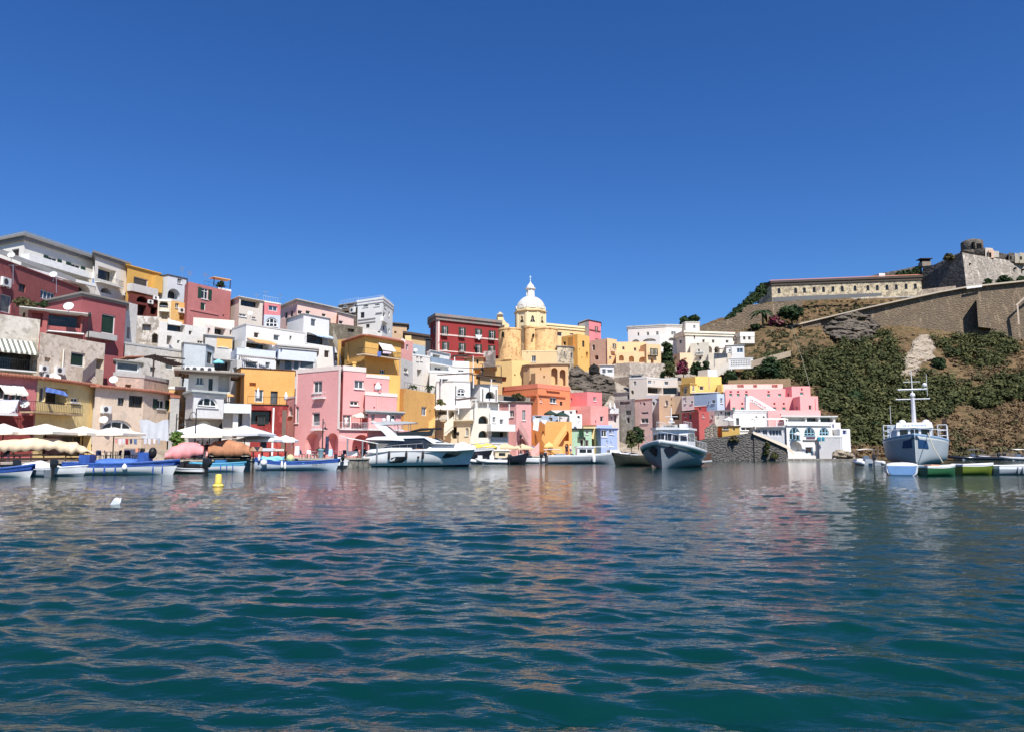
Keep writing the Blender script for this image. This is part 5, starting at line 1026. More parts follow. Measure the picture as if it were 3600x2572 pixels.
# lattice wall below the cube houses
lt = thing('lattice_wall', 'white pierced lattice wall with rows of square holes', 'wall', P(2605, 1292, 208)); fc = Face(P(2562, 1280, 209).xy, P(2648, 1280, 207).xy); b = MB(); zt = P(2600, 1260, 208).z; zb = P(2600, 1292, 208).z
hl = [('n', fc.L * (.1 + .068 * i), fc.L * (.1 + .068 * i) + .24, zb + .55 + .62 * j, zb + .55 + .62 * j + .42, '') for i in range(12) for j in range(3)]
wall_grid(b, fc, zb, zt, hl)
for x in hl: reveal(b, fc, x)
b.build('panel', M_WHITE, lt); b = MB(); fc.box(b, -.1, fc.L + .1, zt + .003, zt + .2, -.5, .1); fc.box(b, -.1, fc.L + .1, zb - .3, zb - .003, -.5, .05); b.build('coping', M_WHITE, lt)
# orange stair house stairs
def stair(label, pts, w, mat, name='outside_stair', cat='stair'):
    b = MB(); prev = None
    for (px, py, D), (qx, qy, E) in zip(pts, pts[1:]):
        a, e = P(px, py, D), P(qx, qy, E); n = max(3, int(abs(a.z - e.z) / .2)); bk = V((a.x, a.y, 0)).normalized() * w
        for i in range(n):
            p, q = a.lerp(e, i / n), a.lerp(e, (i + 1) / n); z = max(p.z, q.z)
            b.obox((p.x, p.y, min(p.z, q.z) - 1.2), (q.x - p.x, q.y - p.y, 0), bk, (0, 0, z - min(p.z, q.z) + 1.2))
    o = b.build('steps', mat); r = thing(name, label, cat, P(*pts[0]))
    o.parent = r; o.location = -r.location
    c_ = MB()
    for (px, py, D), (qx, qy, E) in zip(pts, pts[1:]):
        a, e = P(px, py, D), P(qx, qy, E); f = V((a.x, a.y, 0)).normalized() * -.12
        c_.loft([[a + f + V((0, 0, -.9)), a + f + V((0, 0, .55)), a + V((0, 0, .55)), a + V((0, 0, -.9))], [e + f + V((0, 0, -.9)), e + f + V((0, 0, .55)), e + V((0, 0, .55)), e + V((0, 0, -.9))]])
    o = c_.build('balustrade', mat); o.parent = r; o.location = -r.location
    return r
M_OS = plaster(C(248, 184, 82), .12)
stair('steep orange outside stair rising right to the tall arches on the quay', [(1946, 1560, 121), (1992, 1494, 121.6)], 1.2, M_OS)
stair('short orange stair rising left toward the white laundry', [(1926, 1562, 120.5), (1904, 1524, 121)], 1.1, M_OS)
stair('low orange quay stair descending right from the middle landing', [(1926, 1556, 118.5), (1960, 1580, 118), (1976, 1580, 118)], 1.0, M_OS)
stair('narrow orange buttress stair on the left pier', [(1880, 1524, 121), (1894, 1574, 119.5)], 1.0, M_OS)
stair('pink stair wall on the mauve house', [(1826, 1488, 117), (1858, 1540, 116)], .8, plaster(C(236, 176, 168), .1))
stair('low pink stair wall on the quay beside the mauve house', [(1862, 1602, 115), (1896, 1564, 116)], .8, plaster(C(240, 172, 164), .1))
stair('yellow stair flight behind the yacht flybridge', [(1488, 1512, 108), (1530, 1474, 109)], 1.2, M_OS)
stair('brown railed stair leaning on the orange stair house', [(1474, 1484, 110), (1456, 1412, 110.5), (1474, 1386, 110.5)], 1.0, plaster(C(236, 190, 120), .15))
stair('cream outside stair in front of the cream house', [(1562, 1500, 108), (1594, 1474, 108.5)], 1.0, plaster(C(240, 226, 200), .12))
stair('grey diagonal stair on the stained ochre house', [(290, 1322, 77), (338, 1276, 80)], .6, plain('stair_grey', C(150, 146, 140), .8))
stair('white garden stair climbing past the hedge to the lattice wall', [(2490, 1330, 190), (2560, 1280, 205)], 1.4, plaster(C(244, 232, 214), .15))
stair('white stair flight down the golden yellow house', [(1172, 1170, 120), (1192, 1220, 117), (1200, 1286, 112)], 1.2, plaster(C(244, 226, 190), .15))
# ================================================================ plants
RS = np.random.RandomState(11)
LG = leafmat('leaf_green', [(.020, .030, .010), (.044, .054, .017), (.078, .082, .028), (.118, .112, .042)])
LD = leafmat('leaf_dark', [(.010, .024, .009), (.018, .038, .013), (.032, .055, .018), (.05, .07, .026)])
LO = leafmat('leaf_olive', [(.05, .05, .022), (.075, .07, .03), (.105, .09, .04), (.13, .11, .06)])
LB = leafmat('leaf_dry', [(.10, .062, .032), (.15, .095, .05), (.19, .13, .07), (.085, .072, .032)])
LP = leafmat('blossom', [(.20, .03, .06), (.28, .05, .10), (.03, .045, .015), (.30, .09, .13)])
BARK = plain('bark', (.09, .065, .045), .95, var=.35, scale=5)
def leaves(name, cen, rad, per, size, mat, parent=None, up=0.0, seed=None, flat=.75, org=None):
    cen = np.asarray(cen, float); rad = np.asarray(rad, float); n = len(cen)
    per = np.maximum(6, (np.ones(n) * per).astype(int)); idx = np.repeat(np.arange(n), per); m = len(idx)
    d = RS.normal(size=(m, 3)); d /= np.linalg.norm(d, axis=1)[:, None]; d[:, 2] = np.where(d[:, 2] < -.35, -d[:, 2], d[:, 2])
    r = RS.rand(m) ** .42
    pos = cen[idx] + d * r[:, None] * rad[idx] * (1 + .22 * np.sin(d[:, :1] * 5 + d[:, 1:2] * 4 + idx[:, None]))
    nrm = d + RS.normal(scale=.55, size=(m, 3)); nrm[:, 2] += up; nrm /= np.linalg.norm(nrm, axis=1)[:, None]
    a = np.cross(nrm, RS.normal(size=(m, 3))); a /= np.linalg.norm(a, axis=1)[:, None]; b = np.cross(nrm, a)
    s = size * (.55 + .9 * RS.rand(m))[:, None]
    q = np.stack([pos - a * s, pos - b * s * .55, pos + a * s, pos + b * s * .55], 1).reshape(-1, 3)
    if org is not None: q -= np.array(org)
    me = bpy.data.meshes.new(name); me.from_pydata(q.tolist(), [], np.arange(m * 4).reshape(m, 4).tolist())
    at = me.attributes.new('tone', 'FLOAT', 'FACE'); ct = RS.rand(n)
    at.data.foreach_set('value', np.clip(ct[idx] * .6 + RS.rand(m) * .4, 0, 1).astype(np.float32))
    me.materials.append(mat); o = bpy.data.objects.new(name, me); COL.objects.link(o)
    if parent: o.parent = parent
    return o
def plant(name, label, cat, px, yt, yb, D, wpx, mat=LG, trunk=.2, leaf=.28, n=26, dens=55, group=None, core=True):
    base = P(px, yb, D); top = P(px, yt, D); hh = top.z - base.z; w_ = wpx * mpp(D) * .6
    r = thing(name, label, cat, base, group=group)
    b = MB(); zt = base.z + hh * max(.25, trunk)
    b.tube([base - V((0, 0, 1)), base + V((.1, 0, hh * trunk * .5)), V((base.x, base.y, zt))], max(.06, w_ * .06), 6, max(.04, w_ * .04))
    for k in range(4):
        a = k * 1.57 + .4; b.tube([V((base.x, base.y, zt - .1)), V((base.x + math.cos(a) * w_ * .5, base.y + math.sin(a) * w_ * .5, base.z + hh * (trunk + (1 - trunk) * .55)))], max(.03, w_ * .03), 5, .02)
    b.build('trunk', BARK, r)
    cen = []; rad = []; z0 = base.z + hh * trunk; ch = hh * (1 - trunk)
    for i in range(n):
        t = R.random(); a = R.random() * 6.28; e = math.sqrt(max(0, 1 - (2 * t - 1) ** 2)) * .5 + .35 if trunk > .05 else (1 - t * .65)
        q = w_ * .66 * e * math.sqrt(R.random()); cr = R.uniform(.24, .42) * min(w_, ch * .8)
        cen.append((base.x + math.cos(a) * q, base.y + math.sin(a) * q, z0 + cr * .6 + (ch - cr * 1.5) * t)); rad.append((cr, cr, cr * .8))
    leaves('crown', cen, rad, dens, leaf, mat, r, .3, org=base)
    return r
plant('pine_tree', 'round dark pine showing above the square white block', 'tree', 2422, 1107, 1165, 240, 96, LD, .3, .45, 40, 70)
plant('cypress_bush', 'tall dark green tree mass right of the ochre terrace house', 'tree', 2346, 1200, 1290, 206, 58, LD, .02, .4, 44, 70)
plant('hedge_bush', 'dark rounded bush at the left end of the hedge below the peach house', 'bush', 2354, 1268, 1326, 196, 56, LG, .02, .38, 30, 60)
plant('bougainvillea', 'crimson flowering bush below the peach garden house', 'bush', 2402, 1262, 1322, 197, 56, LP, .02, .36, 30, 60)
plant('hedge_bush', 'dark bush between the crimson bush and the white garden stair', 'bush', 2448, 1268, 1322, 196, 56, LD, .02, .38, 30, 60)
plant('hedge_bush', 'small dark bush on the corner of the pale stone retaining wall', 'bush', 2330, 1305, 1328, 190, 20, LD, .02, .3, 12, 50)
plant('hedge_bush', 'pink flecked dark bush at the right end of the hedge', 'bush', 2482, 1268, 1318, 197, 34, LD, .02, .36, 22, 55)
plant('green_bush', 'round dark bush right of the white vaulted shed', 'bush', 2566, 1300, 1346, 180, 56, LD, .02, .36, 28, 60)
plant('green_bush', 'small olive bush between the lattice wall and the pink hotel', 'bush', 2622, 1302, 1340, 182, 44, LG, .02, .34, 22, 55)
plant('fig_tree', 'bushy dark tree behind the left part of the pink hotel', 'tree', 2706, 1252, 1338, 196, 92, LD, .05, .42, 44, 70)
plant('green_tree', 'broad green tree below the left end of the barracks', 'tree', 2784, 1072, 1140, 262, 104, LD, .12, .55, 40, 60)
plant('bougainvillea', 'red flowering bush beside the broad tree under the barracks', 'bush', 2726, 1108, 1150, 262, 60, LP, .02, .5, 26, 55)
plant('flat_shrub', 'flat dark shrub at the end of the stepped masonry wall', 'bush', 2654, 1138, 1164, 262, 46, LD, .15, .45, 18, 55)
plant('rampart_bush', 'olive bush growing on the bastion flank beside the watch hut', 'bush', 3336, 890, 918, 284, 46, LO, .02, .45, 20, 50)
plant('bastion_bush', 'dark bush at the foot of the bastion, nearest its corner', 'bush', 3474, 978, 1010, 262, 38, LD, .02, .45, 18, 50)
plant('bastion_bush', 'large dark bush at the foot of the bastion face, middle one', 'bush', 3530, 966, 1005, 262, 64, LD, .02, .45, 26, 55)
plant('bastion_bush', 'dark bush at the foot of the bastion by the right photo edge', 'bush', 3592, 968, 1000, 262, 44, LD, .02, .45, 18, 50)
plant('lemon_tree', 'bright green leafy tree on the quay beside the white hanging sheet', 'tree', 622, 1510, 1600, 74, 62, leafmat('leaf_fresh', [(.03, .07, .01), (.06, .12, .02), (.11, .18, .035), (.16, .22, .06)]), .22, .13, 30, 70)
plant('garden_bush', 'dark bush behind the white trawler cabin roof', 'bush', 2244, 1490, 1560, 140, 56, LD, .02, .26, 26, 60)
plant('garden_bush', 'olive bush left of the trawler cabin above the stone jetty', 'bush', 2218, 1508, 1580, 138, 44, LG, .02, .26, 22, 60)
plant('wall_ivy', 'green ivy bush hanging on the dark harbour wall', 'bush', 2698, 1552, 1600, 132.6, 26, LG, .02, .22, 18, 55)
plant('wall_ivy', 'low green bush at the water edge of the dark harbour wall', 'bush', 2722, 1586, 1612, 132.4, 34, LG, .02, .22, 16, 55)
plant('wall_ivy', 'dry green tuft near the top of the dark harbour wall', 'bush', 2580, 1530, 1552, 133.4, 40, LO, .02, .22, 14, 50)
plant('roof_shrub', 'olive potted shrubs on the roof edge left of the dark veranda', 'bush', 84, 1044, 1092, 88, 110, LO, .02, .16, 30, 60)
plant('roof_shrub', 'dark potted shrub on the veranda roof of the rose house', 'bush', 150, 1052, 1082, 87.5, 40, LD, .02, .14, 14, 50)
plant('roof_garden_shrub', 'dark roof garden shrubs under the orange roof awning', 'bush', 776, 988, 1014, 137, 34, LD, .02, .22, 12, 45)
plant('terrace_plant', 'dark green planter shrub behind the grey railing of the cement terrace', 'bush', 1818, 1382, 1396, 119, 60, LG, .02, .2, 18, 45)
plant('terrace_plant', 'potted olive shrub on the white terrace above the cream house', 'bush', 1548, 1402, 1424, 112, 30, LG, .02, .18, 12, 45)
plant('slope_bush', 'small bush on the rubble above the small golden house, left one', 'bush', 2380, 1490, 1520, 141, 34, LD, .02, .24, 14, 45)
# palms
def palm(label, px, yt, yb, D, spread, n=16, mat=LD):
    base = P(px, yb, D); top = P(px, yt, D); r = thing('palm_tree', label, 'palm', base); b = MB(); hh = (top.z - base.z) * .72
    b.tube([base - V((0, 0, .4)), base + V((.05, 0, hh * .5)), base + V((0, 0, hh))], spread * .09, 7, spread * .06); b.build('trunk', BARK, r)
    f = MB(); c_ = base + V((0, 0, hh))
    for i in range(n):
        a = i * 2.4; l = spread * R.uniform(.8, 1.1); lift = R.uniform(.3, 1.1); d = V((math.cos(a), math.sin(a), 0)); u = V((-d.y, d.x, 0))
        sp = [c_ + d * l * t + V((0, 0, l * (lift * t - 1.0 * t * t))) for t in (0, .25, .5, .75, 1)]
        for p, q, w_, w2 in zip(sp, sp[1:], (.05, .16, .17, .12), (.16, .17, .12, .02)):
            f.poly(p - u * w_ * l, q - u * w2 * l - V((0, 0, .1 * l)), q, p); f.poly(p + u * w_ * l, p, q, q + u * w2 * l - V((0, 0, .1 * l)))
    o = f.build('fronds', mat, r); at = o.data.attributes.new('tone', 'FLOAT', 'FACE'); at.data.foreach_set('value', RS.rand(len(o.data.polygons)).astype(np.float32))
palm('feathery palm beside the red flowering bush under the barracks', 2682, 1080, 1146, 262, 4.2)
palm('small potted palm on the roof of the orange stair house, left one', 1450, 1352, 1372, 112, 1.0, 12)
palm('small potted palm on the roof of the orange stair house, right one', 1511, 1354, 1374, 112, 1.0, 12)
palm('potted palm between the glazed veranda and the blue grey block', 645, 1296, 1330, 88, .9, 12)
# hillside scrub
GREEN = [[(2850, 1262), (2920, 1222), (3020, 1210), (3120, 1205), (3180, 1285), (3182, 1335), (3270, 1340), (3390, 1350), (3430, 1400), (3350, 1432), (3300, 1470), (3250, 1485), (3130, 1490), (3100, 1570), (2990, 1570), (2960, 1480), (2900, 1440), (2872, 1390), (2830, 1340)],
         [(3280, 1190), (3400, 1180), (3520, 1185), (3570, 1240), (3500, 1285), (3420, 1295), (3340, 1262)], [(3420, 1390), (3480, 1350), (3560, 1330), (3700, 1300), (3900, 1300), (3900, 1400), (3560, 1405), (3480, 1440), (3440, 1420)],
         [(2630, 1290), (2760, 1252), (2860, 1262), (2860, 1335), (2780, 1340), (2700, 1335), (2640, 1335)], [(3060, 1120), (3180, 1115), (3190, 1175), (3130, 1205), (3060, 1190)]]
SPARSE = [(2640, 1180), (2700, 1172), (2880, 1165), (2900, 1220), (2850, 1262), (2700, 1245), (2640, 1262)]
def hitb(px, py):
    lo, hi = 140.0, 296.0; D = lo
    while D < hi and P(px, py, D).z > hillz(px, D): D += 5
    lo = D - 5
    for _ in range(8):
        m = (lo + D) / 2
        if P(px, py, m).z > hillz(px, m): lo = m
        else: D = m
    return D
gc, gr, dc, dr, sc_, sr, tc, tr_ = [], [], [], [], [], [], [], []
for i in range(6400):
    px = R.uniform(2600, 3960); py = R.uniform(1040, 1606)
    if px < 2880 and py > 1345 and px < 2560 + (py - 1345) * 3: continue
    nz = mn.noise(V((px * .012, py * .016, 4))) + .5 * mn.noise(V((px * .04, py * .05, 9)))
    D = hitb(px, py)
    if D > 283: continue
    q = P(px, py, D)
    inp = any(inpoly(px + 26 * mn.noise(V((px * .02, py * .02, 0))), py + 26 * mn.noise(V((px * .02, py * .02, 5))), g_) for g_ in GREEN)
    pale = inpoly(px, py, [(3160, 1330), (3170, 1260), (3220, 1180), (3270, 1180), (3290, 1220), (3400, 1330), (3330, 1345)])
    rw = px > 2880 and py < 1180 and D < 268
    if inp and not rw and nz > -.55:
        s = R.uniform(.6, 1.5) if R.random() < .6 else R.uniform(1.6, 3.2); gc.append((q.x, q.y, q.z + s * .3)); gr.append((s, s, s * .8))
    elif not pale and not rw and nz > -.45:
        s = R.uniform(.4, 1.1)
        if inpoly(px, py, SPARSE) or (nz > .3): sc_.append((q.x, q.y, q.z + s * .25)); sr.append((s, s, s * .7))
        else: dc.append((q.x, q.y, q.z + s * .2)); dr.append((s, s, s * .62))
tag(leaves('green_scrub', gc, gr, [int(22 + 26 * x[0] ** 1.6) for x in gr], .4, LG, up=.5), 'dense green scrub covering the middle of the hillside', 'scrub', kind='stuff')
tag(leaves('olive_scrub', sc_, sr, 40, .34, LO, up=.4), 'sparse olive scrub on the upper hillside', 'scrub', kind='stuff')
tag(leaves('dry_scrub', dc, dr, 34, .3, LB, up=.4), 'dry brown scrub on the lower right hillside', 'scrub', kind='stuff')
ic, ir = [], []
for i in range(170):
    t = R.random(); px = 2556 + 134 * t; yt = 1124 - 128 * t; py = yt + R.uniform(0, 8 + 40 * t * (1 - .3 * t)); q = P(px, py, 274 + 14 * t); s = R.uniform(.7, 1.5); ic.append(tuple(q)); ir.append((s, s, s))
tag(leaves('ivy_slope', ic, ir, 40, .5, LD), 'dark ivy and bushes covering the ridge left of the barracks', 'scrub', kind='stuff')
ic, ir = [], []
for i in range(46):
    t = R.random(); px = 3150 + 80 * t; q = P(px, 972 - 22 * t + R.uniform(-6, 12), 298); s = R.uniform(.6, 1.3); ic.append(tuple(q)); ir.append((s, s, s))
tag(leaves('rampart_ivy', ic, ir, 36, .5, LD), 'dark ivy growing over the rampart wall below the watch hut', 'scrub', kind='stuff')
# larger single bushes that stand out of the scrub
for i, (px, py, w_, lab) in enumerate(((3136, 1096, 34, 'dark bush growing against the left part of the long retaining wall'), (3212, 1130, 54, 'dark green tree crown below the middle of the retaining wall'), (3300, 1290, 60, 'large green shrub right of the pale rock scar'),
                                       (3436, 1424, 60, 'dark green bush standing at the top of the dry brown slope'), (3012, 1420, 90, 'wide green tree crown above the tall trawler, left of its mast'), (2930, 1290, 90, 'rounded light green tree at the upper left of the dense scrub'),
                                       (3080, 1520, 70, 'dark tree at the foot of the slope left of the tall trawler'), (3560, 1380, 70, 'green bush at the right photo edge above the dry slope'), (3010, 1180, 40, 'small green shrub just under the dark layered rock'))):
    D = hitb(px, py); plant('hillside_bush', lab, 'bush', px, py - w_ * .6, py + w_ * .25, D - 1.5, w_, LG if i % 2 else LD, .05, .42, 30, 60)
# ================================================================ boats (bow along local +x, waterline at z = 0)
M_HW = plain('white_gelcoat', C(240, 240, 240), .3, spec=.5, var=.1, scale=1.2); M_HB = plain('blue_hull_paint', C(34, 86, 172), .45, var=.35, scale=2.5); M_HT = plain('turquoise_paint', C(70, 168, 206), .5, var=.12)
M_HGR = plain('green_hull_paint', C(30, 92, 52), .45); M_HO = plain('olive_hull_paint', C(98, 116, 24), .45); M_HN = plain('navy_hull', C(24, 28, 40), .2, spec=.6, var=.05)
M_ANTI = plain('antifouling', C(34, 32, 38), .8); M_GREYH = plain('grey_hull', C(150, 158, 166), .4); M_BW = plain('boat_wood', C(110, 72, 50), .6, var=.3, scale=4); M_RUB = plain('grey_rubber', C(190, 190, 192), .5, var=.06)
M_OUT = plain('outboard_black', (.015, .016, .018), .3, spec=.5); M_FEND = plain('white_fender', C(246, 244, 240), .4); M_ROPE = plain('rope', C(196, 186, 160), .9); M_LBH = plain('pale_blue_hull', C(200, 212, 226), .4)
GL = glassm('dark')
def hull_sec(L, B, hm, hb, hs, draft, ts, rake, flare, n=15, m=7, pw=2.3, ue=3.4):
    rings = []
    for i in range(n):
        t = i / (n - 1); hbm = B / 2 * (ts + (1 - ts) * min(1, t / .42) ** .8 if t < .42 else max(0.012, 1 - ((t - .42) / .58) ** pw))
        z = hm + (hb - hm) * max(0, (t - .35) / .65) ** 2 + (hs - hm) * max(0, (.35 - t) / .35) ** 1.6
        ring = []
        for k in range(m + 1):
            s = k / m; zz = z - (z + draft) * s
            fl = 1 - flare * (1 - max(0, min(1, zz / max(z, .01)))) * (t ** 1.5)
            y = hbm * fl * (1 - s ** (ue + 2.5 * (1 - t)))
            ring.append(V((L * (t - .5) + rake * t ** 5 * (zz / max(hb, .1)), max(0.006, y), zz)))
        rings.append(ring)
    return rings
def boat_hull(root, L, B, hm, hb, hs, draft, mats, split=(2,), ts=.75, rake=.35, flare=.2, n=15, m=7, deck=.25, deck_m=None, rail=.06, rail_m=None, names=('topside', 'hull'), pw=2.3, ue=3.4):
    rg = hull_sec(L, B, hm, hb, hs, draft, ts, rake, flare, n, m, pw, ue)
    cuts = [0] + list(split) + [m]; out = []
    for ci in range(len(cuts) - 1):
        b = MB()
        for sgn in (1, -1):
            b.loft([[V((p.x, p.y * sgn, p.z)) for p in r[cuts[ci]:cuts[ci + 1] + 1]] for r in rg], False, False)
        r0 = rg[0]
        q = r0[cuts[ci]:cuts[ci + 1] + 1]; b.poly(*([p for p in q] + [V((p.x, -p.y, p.z)) for p in q[::-1]]))
        out.append(b.build(names[ci] if ci < len(names) else 'hull', mats[ci], root, True))
        for p in out[-1].data.polygons[-1:]: p.use_smooth = False
    b = MB()
    if deck is not None:
        for a, c in zip(rg, rg[1:]): b.poly(V((a[0].x, a[0].y * .93, a[0].z - deck)), V((c[0].x, c[0].y * .93, c[0].z - deck)), V((c[0].x, -c[0].y * .93, c[0].z - deck)), V((a[0].x, -a[0].y * .93, a[0].z - deck)))
        b.build('deck', deck_m or M_BW, root)
    b = MB()
    for sgn in (1, -1):
        b.loft([[V((r[0].x, (r[0].y + .02) * sgn, r[0].z + .03)), V((r[0].x, max(.004, r[0].y - rail * 1.6) * sgn, r[0].z + .03)), V((r[0].x, max(.004, r[0].y - rail * 1.6) * sgn, r[0].z - (deck or .05) - .01)), V((r[0].x, (r[0].y + .02) * sgn, r[0].z - .04))] for r in rg], True, True)
    b.build('gunwale', rail_m or mats[0], root, True)
    return rg
def outboard(root, x, z, y=0, s=1.0, mat=None):
    b = MB(); b.loft([[V((x - dx * s, y + w * s * sg, z + h * s)) for dx, w, sg in ((0, .13, 1), (.42, .13, 1), (.42, .13, -1), (0, .13, -1))] if 0 else [V((x, y + .15 * s * k, z + h * s)), V((x - l * s, y + .15 * s * k, z + h * s)), V((x - l * s, y - .15 * s * k, z + h * s)), V((x, y - .15 * s * k, z + h * s))] for h, l, k in ((0, .36, .8), (.25, .5, 1), (.5, .46, .9), (.6, .3, .5))])
    b.build('outboard', mat or M_OUT, root); l = MB(); l.box(x - .28 * s, x - .1 * s, y - .06, y + .06, z - .95 * s, z - .002); l.build('motor_leg', M_OUT, root)
def bx(root, name, mat, *dims):
    b = MB()
    for d in dims: b.box(*d)
    return b.build(name, mat, root)
def fenders(root, pts, r=.12, l=.5, mat=None):
    for x, y, z in pts:
        b = MB(); b.lathe((x, y, 0), [(.03, z), (r * .8, z + .06), (r, z + .18), (r, z + l - .18), (r * .8, z + l - .06), (.03, z + l + .1)], 8); b.build('fender', mat or M_FEND, root, True)
def bt(name, label, cat, px, py, heading, group=None):
    """place a floating thing: waterline pixel and heading (degrees, 0 = bow to the right, 90 = bow away)"""
    D = 2 * F / (py - 1577) * .998; q = PZ(px, py, 0); return thing(name, label, cat, (q.x, q.y, 0), math.radians(heading), group, local=True)
def tarp(root, name, mat, xs, prof_y, zf, amp=.05, seed=1):
    b = MB(); rings = []
    for x in xs:
        w_, z0, z1 = prof_y(x); ring = []
        for k in range(13):
            t = k / 12; a = math.pi * t; y = -math.cos(a) * w_; z = z0 + (z1 - z0) * math.sin(a) ** .7
            j = amp * mn.noise(V((x * 1.6, y * 1.6 + t * 3, seed))) + amp * .8 * math.sin(x * 5 + t * 9 + seed)
            ring.append(V((x + j * .3, y + j * (-1 if y < 0 else 1), z + j)))
        rings.append(ring)
    b.loft(rings, True, False); return b.build(name, mat, root, True)
# --- left quay boats
r = bt('rowing_boat', 'blue and white wooden boat cut by the left photo edge', 'boat', -20, 1676, 12)
boat_hull(r, 4.6, 1.7, .62, .95, .7, .2, (M_HB, M_HW), (3,), .7, .3, .25, deck=.35, deck_m=M_HB); bx(r, 'thwart', M_HB, (-.6, -.35, -.7, .7, .35, .4), (.5, .75, -.66, .66, .35, .4))
r = bt('dinghy', 'small grey dinghy with black outboard moored beside the blue and white boat', 'boat', 112, 1673, 168)
boat_hull(r, 3.2, 1.4, .48, .62, .5, .15, (M_GREYH, M_GREYH), (3,), .9, .2, .2, deck=.25, deck_m=M_GREYH); outboard(r, 1.62, .62)
outboard(r, -1.62, .66); fenders(r, [(-1.2, -.78, .05)], mat=plain('yellowed_fender', C(226, 220, 160), .5))
r = bt('covered_boat', 'white motorboat under a white cover with taped windscreen, left quay', 'boat', 178, 1672, 4)
boat_hull(r, 4.7, 1.8, .62, .8, .6, .2, (M_HW, M_GREYH), (4,), .85, .3, .2, deck=.1, deck_m=M_HW); tarp(r, 'cover', plain('white_cover', C(246, 248, 252), .8, var=.05), [-2.0 + .3 * i for i in range(13)], lambda x: (.78 * (1 - max(0, x / 2.6) ** 2), .58, .62 + .5 * math.exp(-((x + .9) / 1.1) ** 2)), 0, .04)
r = bt('fishing_boat', 'long royal blue and white fishing boat with blue engine box, left quay', 'boat', 420, 1667, 5)
boat_hull(r, 8.1, 2.5, .9, 1.2, 1.0, .25, (M_HB, M_HW), (2,), .55, .5, .2, deck=.4, deck_m=M_HB, n=19); bx(r, 'engine_box', M_HB, (-2.9, -2.1, -.5, .5, .6, 1.55)); bx(r, 'steering_box', M_HB, (1.5, 2.3, -.45, .45, .6, 1.75))
fenders(r, [(.9, -1.34, .35)], .2, .45); bx(r, 'life_ring', plain('orange_float', C(240, 150, 100), .7), (1.3, 1.5, -.5, -.2, 1.76, 2.1))
tarp(r, 'blue_tarp', plain('blue_tarp', C(54, 112, 200), .7), [-1.4 + .35 * i for i in range(9)], lambda x: (1.1, .9, 1.25), 0, .05)
for i, x in enumerate((-1.4, -.6, .2, 3.0, 3.7)): fenders(r, [(x, -1.3, .08)], .06, .55, M_HB)
b = MB(); b.tube([(2.6, -.6, 1.4), (2.9, -.9, 2.1)], .03, 4); b.ball((2.5, -.2, 1.7), .32, 8, 1, 1, 1.4); b.build('net_pile', M_BLACK, r)
r = bt('jet_ski', 'black and white jet ski moored between the blue boats', 'jet ski', 664, 1663, 170)
boat_hull(r, 3.0, 1.15, .42, .55, .4, .15, (M_HW, plain('graphite', (.05, .05, .055), .3)), (3,), .8, .3, .3, deck=.02, deck_m=M_BLACK, names=('side_band', 'hull'))
tarp(r, 'saddle', M_BLACK, [-1.3 + .2 * i for i in range(9)], lambda x: (.26, .4, .82 + .06 * x), 0, .01); b = MB(); b.loft([[V((.3, -.42, .42)), V((.3, .42, .42)), V((1.2, .2, .5)), V((1.2, -.2, .5))], [V((.25, -.3, .95)), V((.25, .3, .95)), V((.75, .14, .8)), V((.75, -.14, .8))]]); b.build('cowling', M_OUT, r)
b = MB(); b.tube([(.25, -.42, 1.0), (.3, 0, 1.02), (.25, .42, 1.0)], .035, 5); b.build('handlebar', M_BLACK, r); outboard(r, -1.42, .5, .2, 1.3)
r = bt('fishing_boat', 'small turquoise fishing boat with white panels and a blue crate at the quay', 'boat', 762, 1657, 8)
boat_hull(r, 4.5, 1.7, .75, .9, .85, .2, (M_HT, M_HW), (2,), .7, .25, .2, deck=.3, deck_m=M_HT); bx(r, 'crate', plain('crate_blue', C(30, 120, 176), .6), (-.1, .75, -.4, .4, .62, 1.05)); bx(r, 'thwart', M_HT, (-1.3, -1.0, -.7, .7, .5, .56))
for x in (.5, 1.0, 1.5): fenders(r, [(x, -.88 + .12 * x, .08)], .045, .55, M_HB)
b = MB()
for i in range(14): b.ball((-1.9 + .2 * (i % 7), -.4 + .3 * (i // 7), .72), .14, 6)
b.build('net_pile', plain('turquoise_net', C(96, 190, 210), .9), r)
r = bt('fishing_boat', 'blue and white double ended fishing boat with round white fender at the quay', 'boat', 1040, 1651, 4)
rg = boat_hull(r, 7.6, 2.2, .8, 1.1, 1.2, .2, (M_HB, M_LBH), (2,), .28, .4, .2, deck=.3, deck_m=M_HT, n=19); bx(r, 'thwart', M_HT, (-2.4, -2.0, -.7, .7, .7, .78), (.6, .95, -1, 1, .62, .7), (-.8, -.5, -1, 1, .62, .7))
b = MB(); b.ball((-2.75, -1.12, .72), .33, 10); b.build('round_fender', M_FEND, r, True); fenders(r, [(-1.05, -1.2, .2), (-.75, -1.2, .1), (-3.3, -.7, .85)], .12, .6)
tarp(r, 'folded_canvas', plain('aqua_canvas', C(130, 214, 226), .8), [-3.2 + .25 * i for i in range(9)], lambda x: (.5, .95, 1.3), 0, .07); b = MB(); b.ball((-.6, .2, 1.15), .35, 8, 1, .8, 1); b.build('yellow_bundle', plain('straw_canvas', C(232, 226, 150), .9), r)
t = text('registration', '1NA 7111', .3, M_BLACK); t.parent = r; t.location = (2.3, -.93, .52); t.rotation_euler = (math.pi / 2 - .1, 0, .13)
r = bt('motorboat', 'small white and navy motorboat seen from astern beside the flybridge yacht', 'boat', 1196, 1644, 100)
boat_hull(r, 4.2, 1.8, .75, .95, .75, .2, (M_HW, M_HN), (3,), .95, .3, .2, deck=.15, deck_m=M_HW); bx(r, 'console', M_HW, (-.2, .5, -.4, .4, .6, 1.15)); outboard(r, -2.12, .8, .35, 1.2); outboard(r, -2.12, .8, -.35, 1.2)
